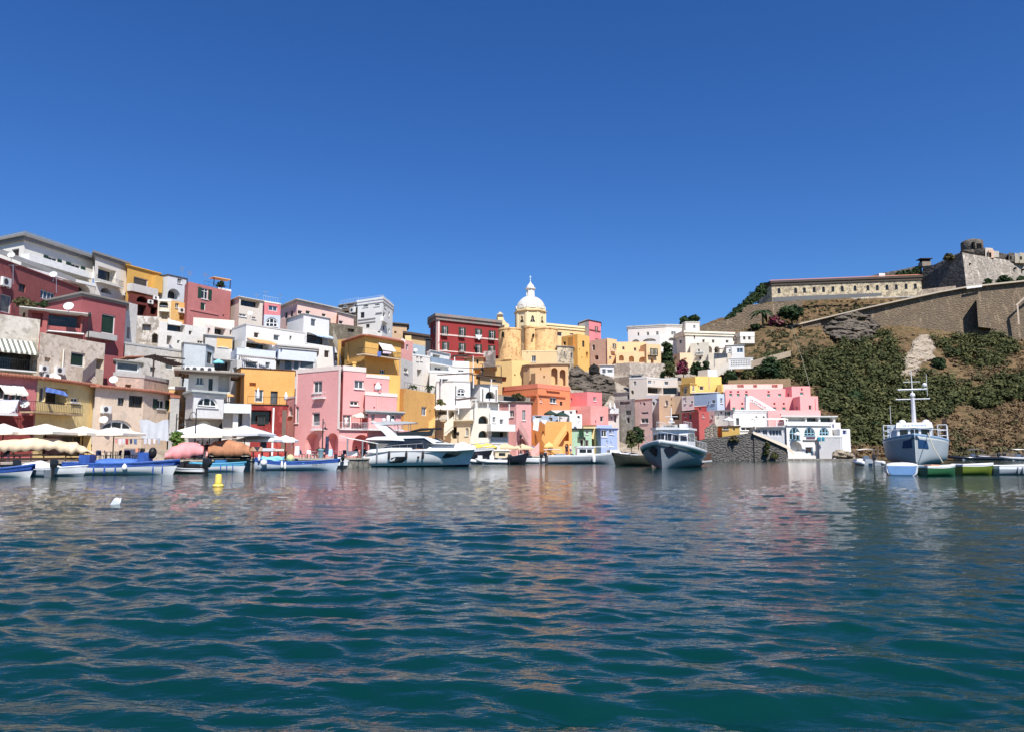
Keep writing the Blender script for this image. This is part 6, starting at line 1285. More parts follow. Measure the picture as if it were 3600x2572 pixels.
# --- flybridge yacht (side profile measured from the photo, heading right)
Y = bt('flybridge_yacht', 'large white flybridge yacht with black side windows moored at the quay', 'yacht', 1455, 1638, 2); Y.scale = (1.05, 1, 1.02)
YK = 86.6 / F
def yx(px): return (px - 1452) * YK
def yz(py): return (1638 - py) * YK
boat = hull_sec(yx(1660) - yx(1262), 4.3, 1.85, 2.35, 1.55, .45, .9, .0, .32, 25, 8, 2.6)
b = MB(); an = MB()
for ring in boat:
    for p in ring:
        f_ = max(0, p.z) / 2.3; t = (p.x - yx(1262)) / (yx(1660) - yx(1262)) if 0 else (p.x / (yx(1660) - yx(1262)) + .5)
        p.x += (yx(1262) + yx(1660)) / 2 + (-.75 + .75 * f_) * max(0, t - .55) / .45 * 1.2 + max(0, .12 - t) * -4 * (1 - f_) * .6
        if t < .14: p.z = min(p.z, .35 + (t / .14) * 1.4)
for s in (1, -1):
    b.loft([[V((p.x, p.y * s, p.z)) for p in r_[:7]] for r_ in boat], False, False); an.loft([[V((p.x, p.y * s, p.z)) for p in r_[6:]] for r_ in boat], False, False)
b.poly(*([p for p in boat[0]] + [V((p.x, -p.y, p.z)) for p in boat[0][::-1]]))
for a, c_ in zip(boat, boat[1:]): b.poly(a[0], c_[0], V((c_[0].x, -c_[0].y, c_[0].z)), V((a[0].x, -a[0].y, a[0].z)))
b.build('hull', M_HW, Y, True); an.build('waterline_band', M_ANTI, Y, True)
def slab(name, mat, prof_, w0, w1, smooth=False, root=None):
    """closed side profile in photo pixels, half widths at its lower and upper edge"""
    b = MB(); zs = [yz(p[1]) for p in prof_]; lo, hi = min(zs), max(zs)
    ws = [w0 + (w1 - w0) * ((z - lo) / max(hi - lo, .01)) for z in zs]
    b.loft([[V((yx(p[0]), -w_, yz(p[1]))) for p, w_ in zip(prof_, ws)], [V((yx(p[0]), w_, yz(p[1]))) for p, w_ in zip(prof_, ws)]])
    return b.build(name, mat, root or Y, smooth)
slab('bulwark', M_HW, [(1300, 1588), (1312, 1580), (1380, 1574), (1448, 1574), (1452, 1580), (1560, 1578), (1652, 1574), (1660, 1580), (1500, 1590), (1340, 1592)], 2.1, 2.02)
slab('saloon_window', GL, [(1356, 1576), (1384, 1551), (1420, 1544), (1468, 1541), (1490, 1541), (1518, 1560), (1500, 1562), (1506, 1566), (1494, 1578)], 1.78, 1.6)
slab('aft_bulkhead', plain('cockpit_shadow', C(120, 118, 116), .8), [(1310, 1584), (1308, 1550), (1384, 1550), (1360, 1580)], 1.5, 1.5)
slab('foredeck', M_HW, [(1494, 1580), (1506, 1562), (1524, 1561), (1556, 1559), (1580, 1562), (1612, 1566), (1652, 1573), (1654, 1578)], 1.7, .9)
slab('coachroof', M_HW, [(1298, 1547), (1302, 1543), (1330, 1537), (1400, 1534), (1470, 1533.5), (1500, 1537), (1546, 1553), (1590, 1563), (1556, 1562), (1520, 1561), (1490, 1541), (1420, 1543), (1425, 1551), (1384, 1549)], 1.85, 1.75)
slab('windscreen', GL, [(1506, 1541), (1532, 1541), (1556, 1556), (1530, 1557)], 1.86, 1.65)
slab('radar_arch', M_HW, [(1326, 1498), (1332, 1497), (1364, 1500), (1402, 1534), (1366, 1535), (1352, 1520)], 1.7, 1.7)
slab('flybridge_screen', plain('smoked_acrylic', (.02, .022, .025), .15, spec=.5), [(1396, 1535), (1400, 1522), (1440, 1519), (1500, 1519), (1520, 1512), (1514, 1534)], 1.6, 1.62)
slab('bimini', plain('navy_canvas', (.016, .018, .03), .8), [(1440, 1518), (1478, 1508), (1544, 1507), (1546, 1510), (1500, 1513)], 1.5, 1.5)
slab('hardtop', M_HW, [(1319, 1493), (1324, 1489), (1360, 1485.5), (1420, 1485), (1462, 1488), (1458, 1491), (1420, 1494), (1350, 1497), (1330, 1497)], 1.6, 1.72)
b = MB(); 
for x in (1394, 1438): b.tube([(yx(x), -1.4, yz(1534)), (yx(x - 3), -1.4, yz(1493))], .035, 5); b.tube([(yx(x), 1.4, yz(1534)), (yx(x - 3), 1.4, yz(1493))], .035, 5)
b.build('stanchion', M_STEEL, Y)
for n_, x, h_, rr_ in (('radar_dome', 1349, 12, .2), ('satellite_dome', 1378, 10, .19), ('radar_scanner', 1364, 22, .21)):
    b = MB(); b.lathe((yx(x), 0, 0), [(.12, yz(1487)), (.12, yz(1487) + .1), (rr_, yz(1487) + .12), (rr_, yz(1487 - h_) - .05), (rr_ * .5, yz(1487 - h_) + .08)], 10); b.build(n_, M_HW, Y, True)
b = MB(); zr = yz(1567)
pts = [(yx(1358), -1.96, yz(1571)), (yx(1400), -1.99, yz(1565)), (yx(1486), -1.99, yz(1559.5)), (yx(1488), -1.99, yz(1576))]; b.tube(pts, .025, 5)
for x, z1 in ((1384, 1567), (1410, 1564), (1436, 1562), (1464, 1560.5)): b.tube([(yx(x), -1.99, yz(1577)), (yx(x), -1.99, yz(z1))], .02, 4)
b.tube([(yx(1540), -1.5, yz(1562)), (yx(1600), -1.0, yz(1558)), (yx(1650), -.35, yz(1562)), (yx(1656), 0, yz(1562))], .022, 5); b.tube([(yx(1540), 1.5, yz(1562)), (yx(1600), 1.0, yz(1558)), (yx(1650), .35, yz(1562)), (yx(1656), 0, yz(1562))], .022, 5)
for x, y in ((1560, -1.35), (1590, -1.1), (1620, -.75), (1645, -.4)): b.tube([(yx(x), y, yz(1576)), (yx(x), y, yz(1559))], .018, 4)
b.build('guard_rail', M_STEEL, Y)
def yside(px, py):
    t = (yx(px) - boat[0][0].x) / (boat[-1][0].x - boat[0][0].x); r_ = boat[max(0, min(24, int(t * 24 + .5)))]
    z = yz(py); best = min(r_, key=lambda p: abs(p.z - z)); return -best.y
for nm, pts in (('hull_window', [(1375, 1626), (1384, 1608), (1400, 1604), (1434, 1603), (1432, 1612), (1420, 1624)]), ('hull_window', [(1547, 1607), (1562, 1592), (1612, 1590), (1598, 1602), (1560, 1609)])):
    b = MB(); v = [V((yx(x), yside(x, y) - .035, yz(y))) for x, y in pts]; b.loft([v, [p + V((0, .12, 0)) for p in v]]); b.build(nm, GL, Y)
fenders(Y, [(yx(1377), -2.22, yz(1612)), (yx(1433), -2.22, yz(1612)), (yx(1487), -2.2, yz(1612))], .13, .85, plain('black_fender', (.03, .03, .034), .6)); b = MB(); b.ball((yx(1293), -1.9, yz(1624)), .22, 8); b.ball((yx(1472), -2.2, yz(1606)), .14, 8); b.build('ball_fender', M_BLACK, Y, True)
slab('swim_platform', M_HW, [(1258, 1634), (1262, 1630), (1300, 1626), (1300, 1636)], 1.9, 1.9)
slab('side_stripe', plain('stripe_grey', C(130, 134, 138), .4), [(1300, 1594), (1380, 1585), (1600, 1584), (1600, 1585.2), (1380, 1587), (1300, 1599)], 2.165, 2.165)
t = text('registration', 'NA 5128 D', .2, M_GREYH); t.parent = Y; t.location = (yx(1578), -1.72, yz(1588)); t.rotation_euler = (math.pi / 2 - .2, 0, .12)
# navy yacht bow behind it
r = bt('motor_yacht', 'navy hulled yacht whose dark bow shows behind the white flybridge yacht', 'yacht', 1566, 1629, 14)
boat_hull(r, 11.5, 3.6, 1.75, 2.2, 1.7, .4, (M_HW, M_HN), (1,), .85, 1.0, .35, 19, 8, deck=.05, deck_m=M_HW, rail=.1); bx(r, 'cabin', M_HW, (-3, 2.4, -1.2, 1.2, 1.75, 2.5))
b = MB(); b.tube([(5.0, 0, 2.25), (6.5, 0, 2.5)], .05, 5); b.tube([(3, -1.1, 2.5), (5, -.5, 2.8), (6.2, 0, 2.9)], .03, 4); b.tube([(3, 1.1, 2.5), (5, .5, 2.8), (6.2, 0, 2.9)], .03, 4); b.build('pulpit', M_STEEL, r)
# --- white trawler in the centre, bow toward the viewer
T = bt('trawler', 'white fishing trawler with dark bow patches and brown stern planking, bow toward the viewer', 'fishing boat', 2372, 1640, 246)
boat_hull(T, 12.6, 6.9, 1.75, 2.95, 1.75, .5, (M_HW, M_GREYH), (1,), .62, 1.0, .55, 23, 8, deck=.55, deck_m=M_GREYH, rail=.12, names=('bulwark_band', 'hull'), pw=3.8, ue=4.2)
wh = MB(); wh.loft([[V((x, y, 1.5)) for x, y in ((-2.6, -1.9), (2.3, -1.95), (3.1, -1.2), (3.1, 1.2), (2.3, 1.95), (-2.6, 1.9))], [V((x, y, 4.1)) for x, y in ((-2.6, -1.85), (2.0, -1.9), (2.75, -1.16), (2.75, 1.16), (2.0, 1.9), (-2.6, 1.85))]]); wh.build('wheelhouse', M_HW, T)
b = MB(); b.loft([[V((x, y, z)) for x, y in ((-2.9, -2.05), (2.3, -2.1), (3.2, -1.3), (3.2, 1.3), (2.3, 2.1), (-2.9, 2.05))] for z in (4.1, 4.32)]); b.build('wheelhouse_roof', M_HW, T)
def quadwin(root, a, c, z0, z1, n_, lean, name='window', gap=.08):
    a, c = V(a), V(c); d = (c - a) / n_; nr = V((d.y, -d.x, 0)).normalized()
    for i in range(n_):
        p, q = a + d * (i + gap), a + d * (i + 1 - gap); b = MB(); v = [p + V((0, 0, z0)), q + V((0, 0, z0)), q + V((0, 0, z1)) - nr * lean, p + V((0, 0, z1)) - nr * lean]
        b.loft([[x + nr * .02 for x in v], [x - nr * .03 for x in v]]); b.build(name, GL, root)
quadwin(T, (2.98, -1.2, 0), (2.98, 1.2, 0), 2.95, 3.85, 3, .24); quadwin(T, (2.2, -1.97, 0), (2.98, -1.22, 0), 2.95, 3.85, 1, .24); quadwin(T, (2.98, 1.22, 0), (2.2, 1.97, 0), 2.95, 3.85, 1, .24); quadwin(T, (2.1, 1.92, 0), (-2.2, 1.92, 0), 2.9, 3.7, 4, .04); quadwin(T, (-2.2, -1.92, 0), (2.1, -1.92, 0), 2.9, 3.7, 4, .04)
bx(T, 'name_board', M_GREY, (2.3, 2.36, -.9, .9, 4.34, 4.68)); bx(T, 'brown_planking', M_BW, (-5.4, -.6, 2.2, 3.2, .75, 1.5)); bx(T, 'planking_trim', M_HW, (-5.7, -.4, 2.2, 3.22, .55, .72))
b = MB(); b.tube([(1.2, 0, 4.3), (1.1, 0, 6.6)], .07, 6, .04); b.tube([(1.15, -.7, 5.6), (1.15, .7, 5.6)], .04, 5); b.box(.8, 1.5, -.3, .3, 4.9, 5.05); b.ball((1.15, 0, 5.25), .2, 8); b.build('mast', M_HW, T)
b = MB(); b.tube([(-1.5, .3, 4.3), (-5.2, .6, 5.3)], .07, 5); b.tube([(-5.0, .5, 1.7), (-4.6, .6, 4.2)], .08, 5); b.build('boom', M_BW, T)
b = MB(); railing(b, [(6.6, 0, 2.95), (4.0, 2.2, 2.5), (1.5, 2.9, 2.0), (-3, 3.1, 1.8)], .85, .7, .035); railing(b, [(6.6, 0, 2.95), (4.0, -2.2, 2.5), (1.5, -2.9, 2.0), (-3, -3.1, 1.8)], .85, .7, .035); b.build('rail', M_RAILW, T)
b = MB(); railing(b, [(-2.8, -1.5, 4.33), (1.8, -1.5, 4.33)], .7, .8, .035); railing(b, [(-2.8, 1.5, 4.33), (1.8, 1.5, 4.33)], .7, .8, .035); b.build('roof_rail', M_RAILW, T)
tarp(T, 'net_heap', plain('net_cream', C(226, 200, 170), .9), [-5.8 + .22 * i for i in range(9)], lambda x: (1.35, 1.55, 2.25), 0, .1)
bx(T, 'life_raft', M_HW, (-2.2, -1.2, .4, 1.2, 4.34, 4.85)); bx(T, 'deck_locker', M_HW, (-3.9, -3.0, -.8, .8, 1.4, 2.5))
b = MB(); 
for s in (1, -1): b.tube([(5.8, s * .25, 2.55), (4.4, s * 1.35, 2.3)], .05, 4)
b.build('anchor_roller', M_BLACK, T)
t = text('name_lettering', 'S. MICHELE', .24, M_BLACK); t.parent = T; t.location = (2.375, 0, 4.5); t.rotation_euler = (math.pi / 2, 0, math.pi / 2)
# dark old hull behind the trawler
r = bt('old_fishing_boat', 'old dark green wooden boat moored behind the white trawler', 'boat', 2226, 1635, 195)
boat_hull(r, 4.6, 2.4, 1.2, 1.6, 1.3, .3, (plain('worn_rail', (.06, .058, .045), .9), plain('dark_green_hull', (.022, .028, .02), .7, var=.4)), (1,), .4, .5, .2, deck=.3)
# --- tall trawler at the right
A = bt('trawler', 'tall pale grey trawler with blue bow patches and white mast, bow toward the viewer', 'fishing boat', 3222, 1625.5, 241.5)
M_TG = plain('pale_grey_hull', C(186, 194, 200), .4, var=.12, scale=.5); M_TB = plain('patch_blue', C(24, 72, 122), .45, var=.2)
boat_hull(A, 17, 8.6, 3.1, 4.1, 3.1, .5, (M_HW, M_TG), (1,), .8, .9, .3, 23, 9, deck=.7, deck_m=M_TG, rail=.14, names=('bulwark', 'hull'), pw=3.4, ue=9, rail_m=plain('pale_blue_rail', C(150, 186, 220), .5))
bx(A, 'wheelhouse', M_HW, (-1.5, 4.2, -2.15, 2.15, 2.6, 5.0)); 
b = MB(); b.loft([[V((4.5, -2.3, 5.0)), V((4.5, 2.3, 5.0)), V((-1.8, 2.5, 5.0)), V((-1.8, -2.5, 5.0))], [V((4.1, -2.2, 5.75)), V((4.1, 2.2, 5.75)), V((-1.8, 2.3, 5.75)), V((-1.8, -2.3, 5.75))]]); b.build('wheelhouse_roof', M_HW, A)
quadwin(A, (4.2, -2.0, 0), (4.2, 2.0, 0), 3.6, 4.75, 3, 0, gap=.12); quadwin(A, (4.0, 2.15, 0), (-1.2, 2.15, 0), 3.6, 4.7, 3, 0)
for y in (-1.5, 1.5): b = MB(); b.lathe((2.5, y, 0), [(.5, 5.75), (.5, 5.9), (.36, 6.1), (.12, 6.2)], 10); b.build('roof_dome', M_HW, A, True)
b = MB(); b.tube([(1.5, 0, 5.7), (1.5, 0, 9.4)], .32, 8, .24); b.build('mast', plain('mast_lilac', C(214, 212, 220), .5), A)
b = MB(); b.tube([(1.5, 0, 9.4), (1.5, 0, 13.4)], .1, 6, .04)
for z, w_, r_ in ((9.2, 2.2, .09), (10.6, 1.85, .13), (11.7, 1.1, .05)): b.tube([(1.55, -w_, z), (1.55, w_, z)], r_, 5)
b.ball((1.5, 0, 9.8), .35, 8); b.ball((1.6, 1.6, 11.2), .3, 8); b.tube([(1.6, 1.9, 9.6), (1.6, 1.9, 12.8)], .03, 4); b.tube([(1.4, -3.0, 5.7), (1.4, -3.0, 8.3)], .03, 4); b.build('yardarm', M_HW, A)
b = MB()
for s in (1, -1):
    for x0, x1, z0, z1 in ((-1.5, 2.6, 3.1, 5.4),):
        for z in (3.9, 4.6, 5.4): b.tube([(x1, s * 4.0, z), (x0, s * 4.2, z)], .06, 4); b.tube([(x1, s * 4.0, z), (x1, s * 2.9, z)], .06, 4)
        for y in (4.0, 2.9): b.tube([(x1, s * y, z0), (x1, s * y, z1)], .07, 4)
        b.tube([(x0, s * 4.2, z0), (x0, s * 4.2, z1)], .07, 4)
b.tube([(8.6, 0, 4.9), (6.2, 2.2, 4.7), (2.6, 3.9, 4.7)], .05, 4); b.tube([(8.6, 0, 4.9), (6.2, -2.2, 4.7), (2.6, -3.9, 4.7)], .05, 4)
for x, y in ((8.4, 0), (6.2, 2.2), (6.2, -2.2), (4.4, 3.1), (4.4, -3.1)): b.tube([(x, y, 3.4), (x, y, 4.9)], .05, 4)
b.build('rail', M_RAILW, A)
bx(A, 'deck_box', plain('pale_blue_box', C(196, 212, 226), .5), (1.6, 2.4, -3.5, -2.3, 3.1, 5.5)); bx(A, 'funnel', M_DARKW, (-2.5, -1.8, 3.6, 4.2, 3.1, 6.4))
RT = hull_sec(12.6, 6.9, 1.75, 2.95, 1.75, .5, .62, 1.0, .55, 60, 24, 3.8, 4.2)
RA = hull_sec(17, 8.6, 3.1, 4.1, 3.1, .5, .8, .9, .3, 60, 24, 3.4, 9)
def hp_(yv, z, RA):
    best = None
    for rg in RA[30:]:
        for p, q in zip(rg, rg[1:]):
            if (p.z - z) * (q.z - z) <= 0:
                e = abs(p.y - abs(yv))
                if best is None or e < best[0]: best = (e, V((p.x, math.copysign(p.y, yv), z)))
    return best[1]
def hullpatch(name, mat, pts, root=A, RA=RA, off=.07):
    b = MB(); v = [hp_(*p, RA) for p in pts]; o_ = [V((p.x + off, p.y + math.copysign(off * .5, p.y), p.z)) for p in v]; b.loft([o_, [p - V((.5, 0, 0)) for p in v]]); return b.build(name, mat, root)
for s in (1, -1): hullpatch('anchor_patch', plain('patch_navy', (.012, .016, .03), .5), [(s * .35, 2.0), (s * .95, 2.3), (s * 1.5, 1.85), (s * .75, 1.2), (s * .4, 1.4)], T, RT)
for s in (1, -1): hullpatch('bow_patch', M_TB, [(s * .4, 3.35), (s * 1.55, 3.1), (s * 1.5, 2.1), (s * .38, 2.15)])
b = MB(); v = [(RA[-1][0].x + .08, 0, 4.0)] + [(max(p.x for p in [r_[k] for r_ in RA]) + .05, 0, RA[-1][k].z) for k in (4, 8, 12, 16, 20)]; b.tube(v, .07, 5); b.build('stem_post', M_HW, A)
t = text('name_lettering', 'Isa e Antonella', .5, plain('name_blue', C(150, 180, 220), .6), .2); t.parent = A; t.location = (4.36, 0, 5.36); t.rotation_euler = (math.pi / 2 - .4, 0, math.pi / 2)
b = MB(); b.tube([(7.6, 1.6, 4.2), (11.5, 2.2, 2.0), (14.8, 3.0, .3)], .06, 5); b.build('mooring_rope', M_ROPE, A)
# --- small boats around it
r = bt('dinghy', 'sky blue and white dinghy seen from astern in front of the tall trawler', 'boat', 3172, 1667, 63)
boat_hull(r, 4.2, 2.7, .62, .8, .78, .2, (M_HW, M_HW), (2,), .78, .2, .2, deck=.1, deck_m=M_HW, rail=.1); b = MB(); b.loft([[V((-2.14, y, z)) for y, z in ((-1.0, .72), (1.0, .72), (.88, .2), (.7, .06), (-.7, .06), (-.88, .2))], [V((-2.1, y, z)) for y, z in ((-1.0, .72), (1.0, .72), (.88, .2), (.7, .06), (-.7, .06), (-.88, .2))]]); b.build('blue_transom', plain('transom_blue', C(110, 160, 216), .5), r)
tarp(r, 'cover', M_HW, [-1.8 + .4 * i for i in range(9)], lambda x: (1.1, .68, .95), 0, .03)
r = bt('rowing_boat', 'dark green wooden boat with white rim and orange cloth in front of the tall trawler', 'boat', 3300, 1671, 8)
boat_hull(r, 2.7, 1.5, .72, .85, .75, .2, (M_HW, M_HGR), (1,), .85, .1, .15, deck=.2, deck_m=M_HW); bx(r, 'folded_cloth', plain('orange_cloth', C(240, 170, 120), .9), (-.95, -.2, -.5, .3, .56, .84))
r = bt('rowing_boat', 'olive green boat with white gunwale at the right, beside the dark green one', 'boat', 3428, 1667, 3)
boat_hull(r, 2.9, 1.6, .8, .92, .82, .2, (M_HW, M_HO), (1,), .9, .1, .15, deck=.15, deck_m=M_HW)
r = bt('motorboat', 'white boat with grey fenders cut by the right photo edge', 'boat', 3566, 1667, 4)
boat_hull(r, 3.4, 1.6, .72, .8, .72, .2, (M_HW, M_GREYH), (2,), .85, .2, .2, deck=.2, deck_m=M_HW); fenders(r, [(-.3, -.84, .05), (.1, -.84, .05), (.5, -.82, .05)], .07, .5, M_GREYH)
def rib(label, px, py, hd, L=4.6, tube=M_HW, bim=None, motor=True, console=True, mat=None):
    r = bt('inflatable_boat', label, 'boat', px, py, hd); w_ = L * .2
    b = MB(); pts = [V((-L / 2, w_, .35)), V((L * .12, w_, .38)), V((L * .34, w_ * .7, .45)), V((L / 2, 0, .58)), V((L * .34, -w_ * .7, .45)), V((L * .12, -w_, .38)), V((-L / 2, -w_, .35))]
    b.tube(pts, .24, 8); b.build('tube', tube, r, True); bx(r, 'floor', M_GREYH, (-L / 2 + .1, L * .3, -w_ * .85, w_ * .85, .02, .3))
    if console: bx(r, 'console', M_HW, (-.3, .3, -.3, .3, .3, 1.15)); bx(r, 'seat', M_GREYH, (-1.3, -.8, -.45, .45, .3, .8))
    if motor: outboard(r, -L / 2 - .02, .65, 0, 1.15)
    if bim:
        k = MB(); k.loft([[V((x, y, 1.95 + .1 * math.cos(y * 1.5) - .05 * abs(x))) for y in (-w_, -w_ / 2, 0, w_ / 2, w_)] for x in (-1.3, -.6, 0, .6, 1.2)], False, False); k.loft([[V((x, y, 1.9 + .1 * math.cos(y * 1.5) - .05 * abs(x))) for y in (-w_, -w_ / 2, 0, w_ / 2, w_)] for x in (-1.3, -.6, 0, .6, 1.2)], False, False); o = k.build('bimini', bim, r)
        k = MB()
        for y in (-w_, w_): k = MB(); k.tube([(-1.2, y, 1.9), (-.2, y, .5), (1.1, y, 1.9)], .025, 4); k.build('bimini_frame', M_STEEL, r)
    return r
rib('white inflatable with cream bimini and black outboard left of the tall trawler', 3046, 1634, 80, 5.8, M_HW, M_CREAM)
rib('dark inflatable tour boat with grey canopy behind the tall trawler on the right', 3420, 1615, 178, 9, M_HN, plain('grey_canopy', C(96, 92, 90), .8))
rib('white inflatable with light bimini frame at the right photo edge', 3580, 1617, 185, 6.5, M_RUB, M_CREAM)
rib('pale grey inflatable near the rocks right of the dark tour boat', 3484, 1613, 175, 4.5, M_RUB, None, True, False)
rib('cream inflatable with seats beside the navy yacht bow', 1688, 1629, 175, 4.4, M_HW)
rib('white inflatable with grey windscreen left of the black hulled boat', 1730, 1629.5, 178, 4.2, M_HW)
r = bt('fishing_boat', 'black hulled wooden boat with cream cabin in front of the tan umbrellas', 'boat', 1778, 1629, 12)
boat_hull(r, 5.4, 2.2, .8, 1.5, .9, .25, (M_HN, M_HN), (3,), .6, .5, .25, deck=.3); bx(r, 'cabin', plain('cream_cabin', C(240, 214, 170), .6), (-1.6, .4, -.7, .7, .5, 1.75)); bx(r, 'cabin_roof', M_CREAM, (-1.8, .6, -.85, .85, 1.752, 1.88)); bx(r, 'cabin_window', GL, (-1.1, -.2, -.72, -.702, 1.1, 1.5))
r = bt('motorboat', 'white open motorboat right of the black hulled boat', 'boat', 1836, 1627, 172)
boat_hull(r, 5.0, 2.0, .7, 1.0, .7, .2, (M_HW, M_HW), (3,), .9, .4, .2, deck=.2, deck_m=M_HW); bx(r, 'console', M_HW, (-.4, .4, -.4, .4, .5, 1.35)); outboard(r, -2.5, .75); fenders(r, [(.6, -1.05, .1), (1.4, -.9, .2)], .13, .55)
r = bt('motorboat', 'pale blue white motorboat with windscreen in front of the low pink stair wall', 'boat', 1872, 1625, 178)
boat_hull(r, 4.6, 1.9, .7, .95, .7, .2, (M_HW, M_LBH), (3,), .9, .4, .2, deck=.2, deck_m=M_HW); quadwin(r, (.3, -.7, 0), (.3, .7, 0), .8, 1.2, 2, .1)
r = bt('motorboat', 'dark blue open boat with white rim left of the stern of the grey cabin boat', 'boat', 1908, 1623, 5)
boat_hull(r, 4.0, 1.8, .7, .9, .7, .2, (M_HW, M_HN), (1,), .85, .3, .2, deck=.2, deck_m=M_HW); outboard(r, -2.0, .75)
rib('white inflatable with long white bimini left of the grey cabin boat', 1940, 1624, 176, 5.4, M_RUB, M_HW)
r = bt('cabin_boat', 'long grey and white cabin boat with white fender in front of the green house', 'boat', 2042, 1628, 3)
boat_hull(r, 9.4, 2.9, 1.15, 1.6, 1.1, .3, (M_HW, M_GREYH), (1,), .85, .8, .25, 19, 8, deck=.12, deck_m=M_HW); bx(r, 'cabin', M_HW, (-.6, 1.7, -.95, .95, 1.0, 2.2)); bx(r, 'cabin_roof', M_HW, (-.8, 1.9, -1.05, 1.05, 2.202, 2.32)); bx(r, 'cabin_window', GL, (-.3, .6, -.975, -.952, 1.5, 2.0), (.75, 1.4, -.975, -.952, 1.5, 2.0)); bx(r, 'seat', M_GREYH, (-3.6, -2.2, -.8, .8, 1.0, 1.4)); fenders(r, [(1.6, -1.42, .15)], .24, .95); outboard(r, -4.72, 1.0)
r = bt('tour_boat', 'dark blue tour boat with white flat canopy right of the grey cabin boat', 'boat', 2108, 1625, 4)
boat_hull(r, 8.2, 2.6, 1.0, 1.5, 1.0, .3, (M_HW, plain('slate_hull', C(64, 82, 98), .4)), (1,), .8, .6, .25, 17, 8, deck=.2, deck_m=M_HW)
b = MB(); b.box(-3.4, 2.0, -1.15, 1.15, 2.3, 2.42); b.build('canopy', M_HW, r); b = MB()
for x in (-3.2, -.6, 1.8):
    for y in (-1.1, 1.1): b.tube([(x, y, .9), (x, y, 2.3)], .04, 5)
b.build('canopy_post', M_STEEL, r); bx(r, 'bench', M_HW, (-3, 1.5, -.9, -.5, .8, 1.2), (-3, 1.5, .5, .9, .8, 1.2))
r = bt('motorboat', 'black and white cuddy boat with slanted screen by the blue house', 'boat', 2160, 1624, 2)
boat_hull(r, 6.4, 2.3, .95, 1.3, .95, .3, (M_HW, M_HN), (2,), .85, .6, .25, deck=.1, deck_m=M_HW); b = MB(); b.loft([[V((-1, -.9, .95)), V((-1, .9, .95)), V((1.8, .6, 1.1)), V((1.8, -.6, 1.1))], [V((-1, -.8, 1.9)), V((-1, .8, 1.9)), V((.5, .55, 1.85)), V((.5, -.55, 1.85))]]); b.build('cuddy', M_HW, r); quadwin(r, (1.2, -.72, 0), (1.2, .72, 0), 1.3, 1.75, 2, .3); fenders(r, [(-1.5, -1.18, .1), (0, -1.18, .1)], .1, .4)
rib('white inflatable with thin mast beside the dark harbour wall', 2538, 1616, 4, 5.2, M_HW, None, True, False)
r = bt('fishing_boat', 'slim dark green boat with white posts under the dark harbour wall', 'boat', 2646, 1616.5, 3)
boat_hull(r, 4.5, 1.5, .6, .9, .7, .2, (M_HW, plain('bottle_hull', C(54, 74, 74), .5)), (1,), .5, .4, .2, deck=.2, deck_m=M_HW); b = MB()
for x in (-1.5, -.5, .5, 1.3): b.tube([(x, -.5, .3), (x, -.5, 1.05)], .03, 4)
b.build('post', M_HW, r)
r = bt('motorboat', 'little white cabin boat moored by the white landing', 'boat', 2744, 1615, 3)
boat_hull(r, 2.6, 1.3, .55, .7, .5, .2, (M_HW, M_HW), (3,), .8, .2, .2, deck=.1, deck_m=M_HW); b = MB(); b.loft([[V((-.8, -.5, .5)), V((-.8, .5, .5)), V((.6, .4, .55)), V((.6, -.4, .55))], [V((-.7, -.4, 1.15)), V((-.7, .4, 1.15)), V((.3, .3, 1.1)), V((.3, -.3, 1.1))]]); b.build('cabin', M_LBH, r)
# --- buoys
M_YB = plain('buoy_yellow', C(255, 214, 10), .35, spec=.5, var=.04)
r = bt('buoy', 'yellow mooring buoy with tall cylindrical top floating off the quay', 'buoy', 767, 1708, 0)
b = MB(); b.lathe((0, 0, 0), [(.05, -.35), (.24, -.3), (.3, -.05), (.31, .0), (.28, .06), (.2, .14)], 24); b.lathe((0, 0, 0), [(.19, .13), (.175, .2), (.165, .6), (.15, .64), (.05, .66)], 24)
o = b.build('float', M_YB, r, True); b = MB(); b.lathe((0, 0, 0), [(.302, -.06), (.314, -.02), (.312, .012), (.3, .03)], 24); b.build('slime_band', plain('slime', C(120, 110, 30), .7), r)
r = bt('jerrycan_float', 'tilted white plastic jerrycan floating near the left foreground', 'jerrycan', 404, 1772, 0); r.rotation_euler = (.2, .5, .5)
b = MB(); b.loft([[V((x * s_, y * s_, z)) for x, y in ((-.12, -.08), (.12, -.08), (.14, 0), (.12, .08), (-.12, .08), (-.14, 0))] for z, s_ in ((-.14, .85), (-.12, 1), (.16, 1), (.22, .8), (.25, .45))]); b.build('can', plain('milky_plastic', C(244, 248, 252), .35, spec=.5, var=.03), r); b = MB(); b.lathe((.06, 0, 0), [(.035, .24), (.035, .29)], 8); b.build('cap', M_HW, r)
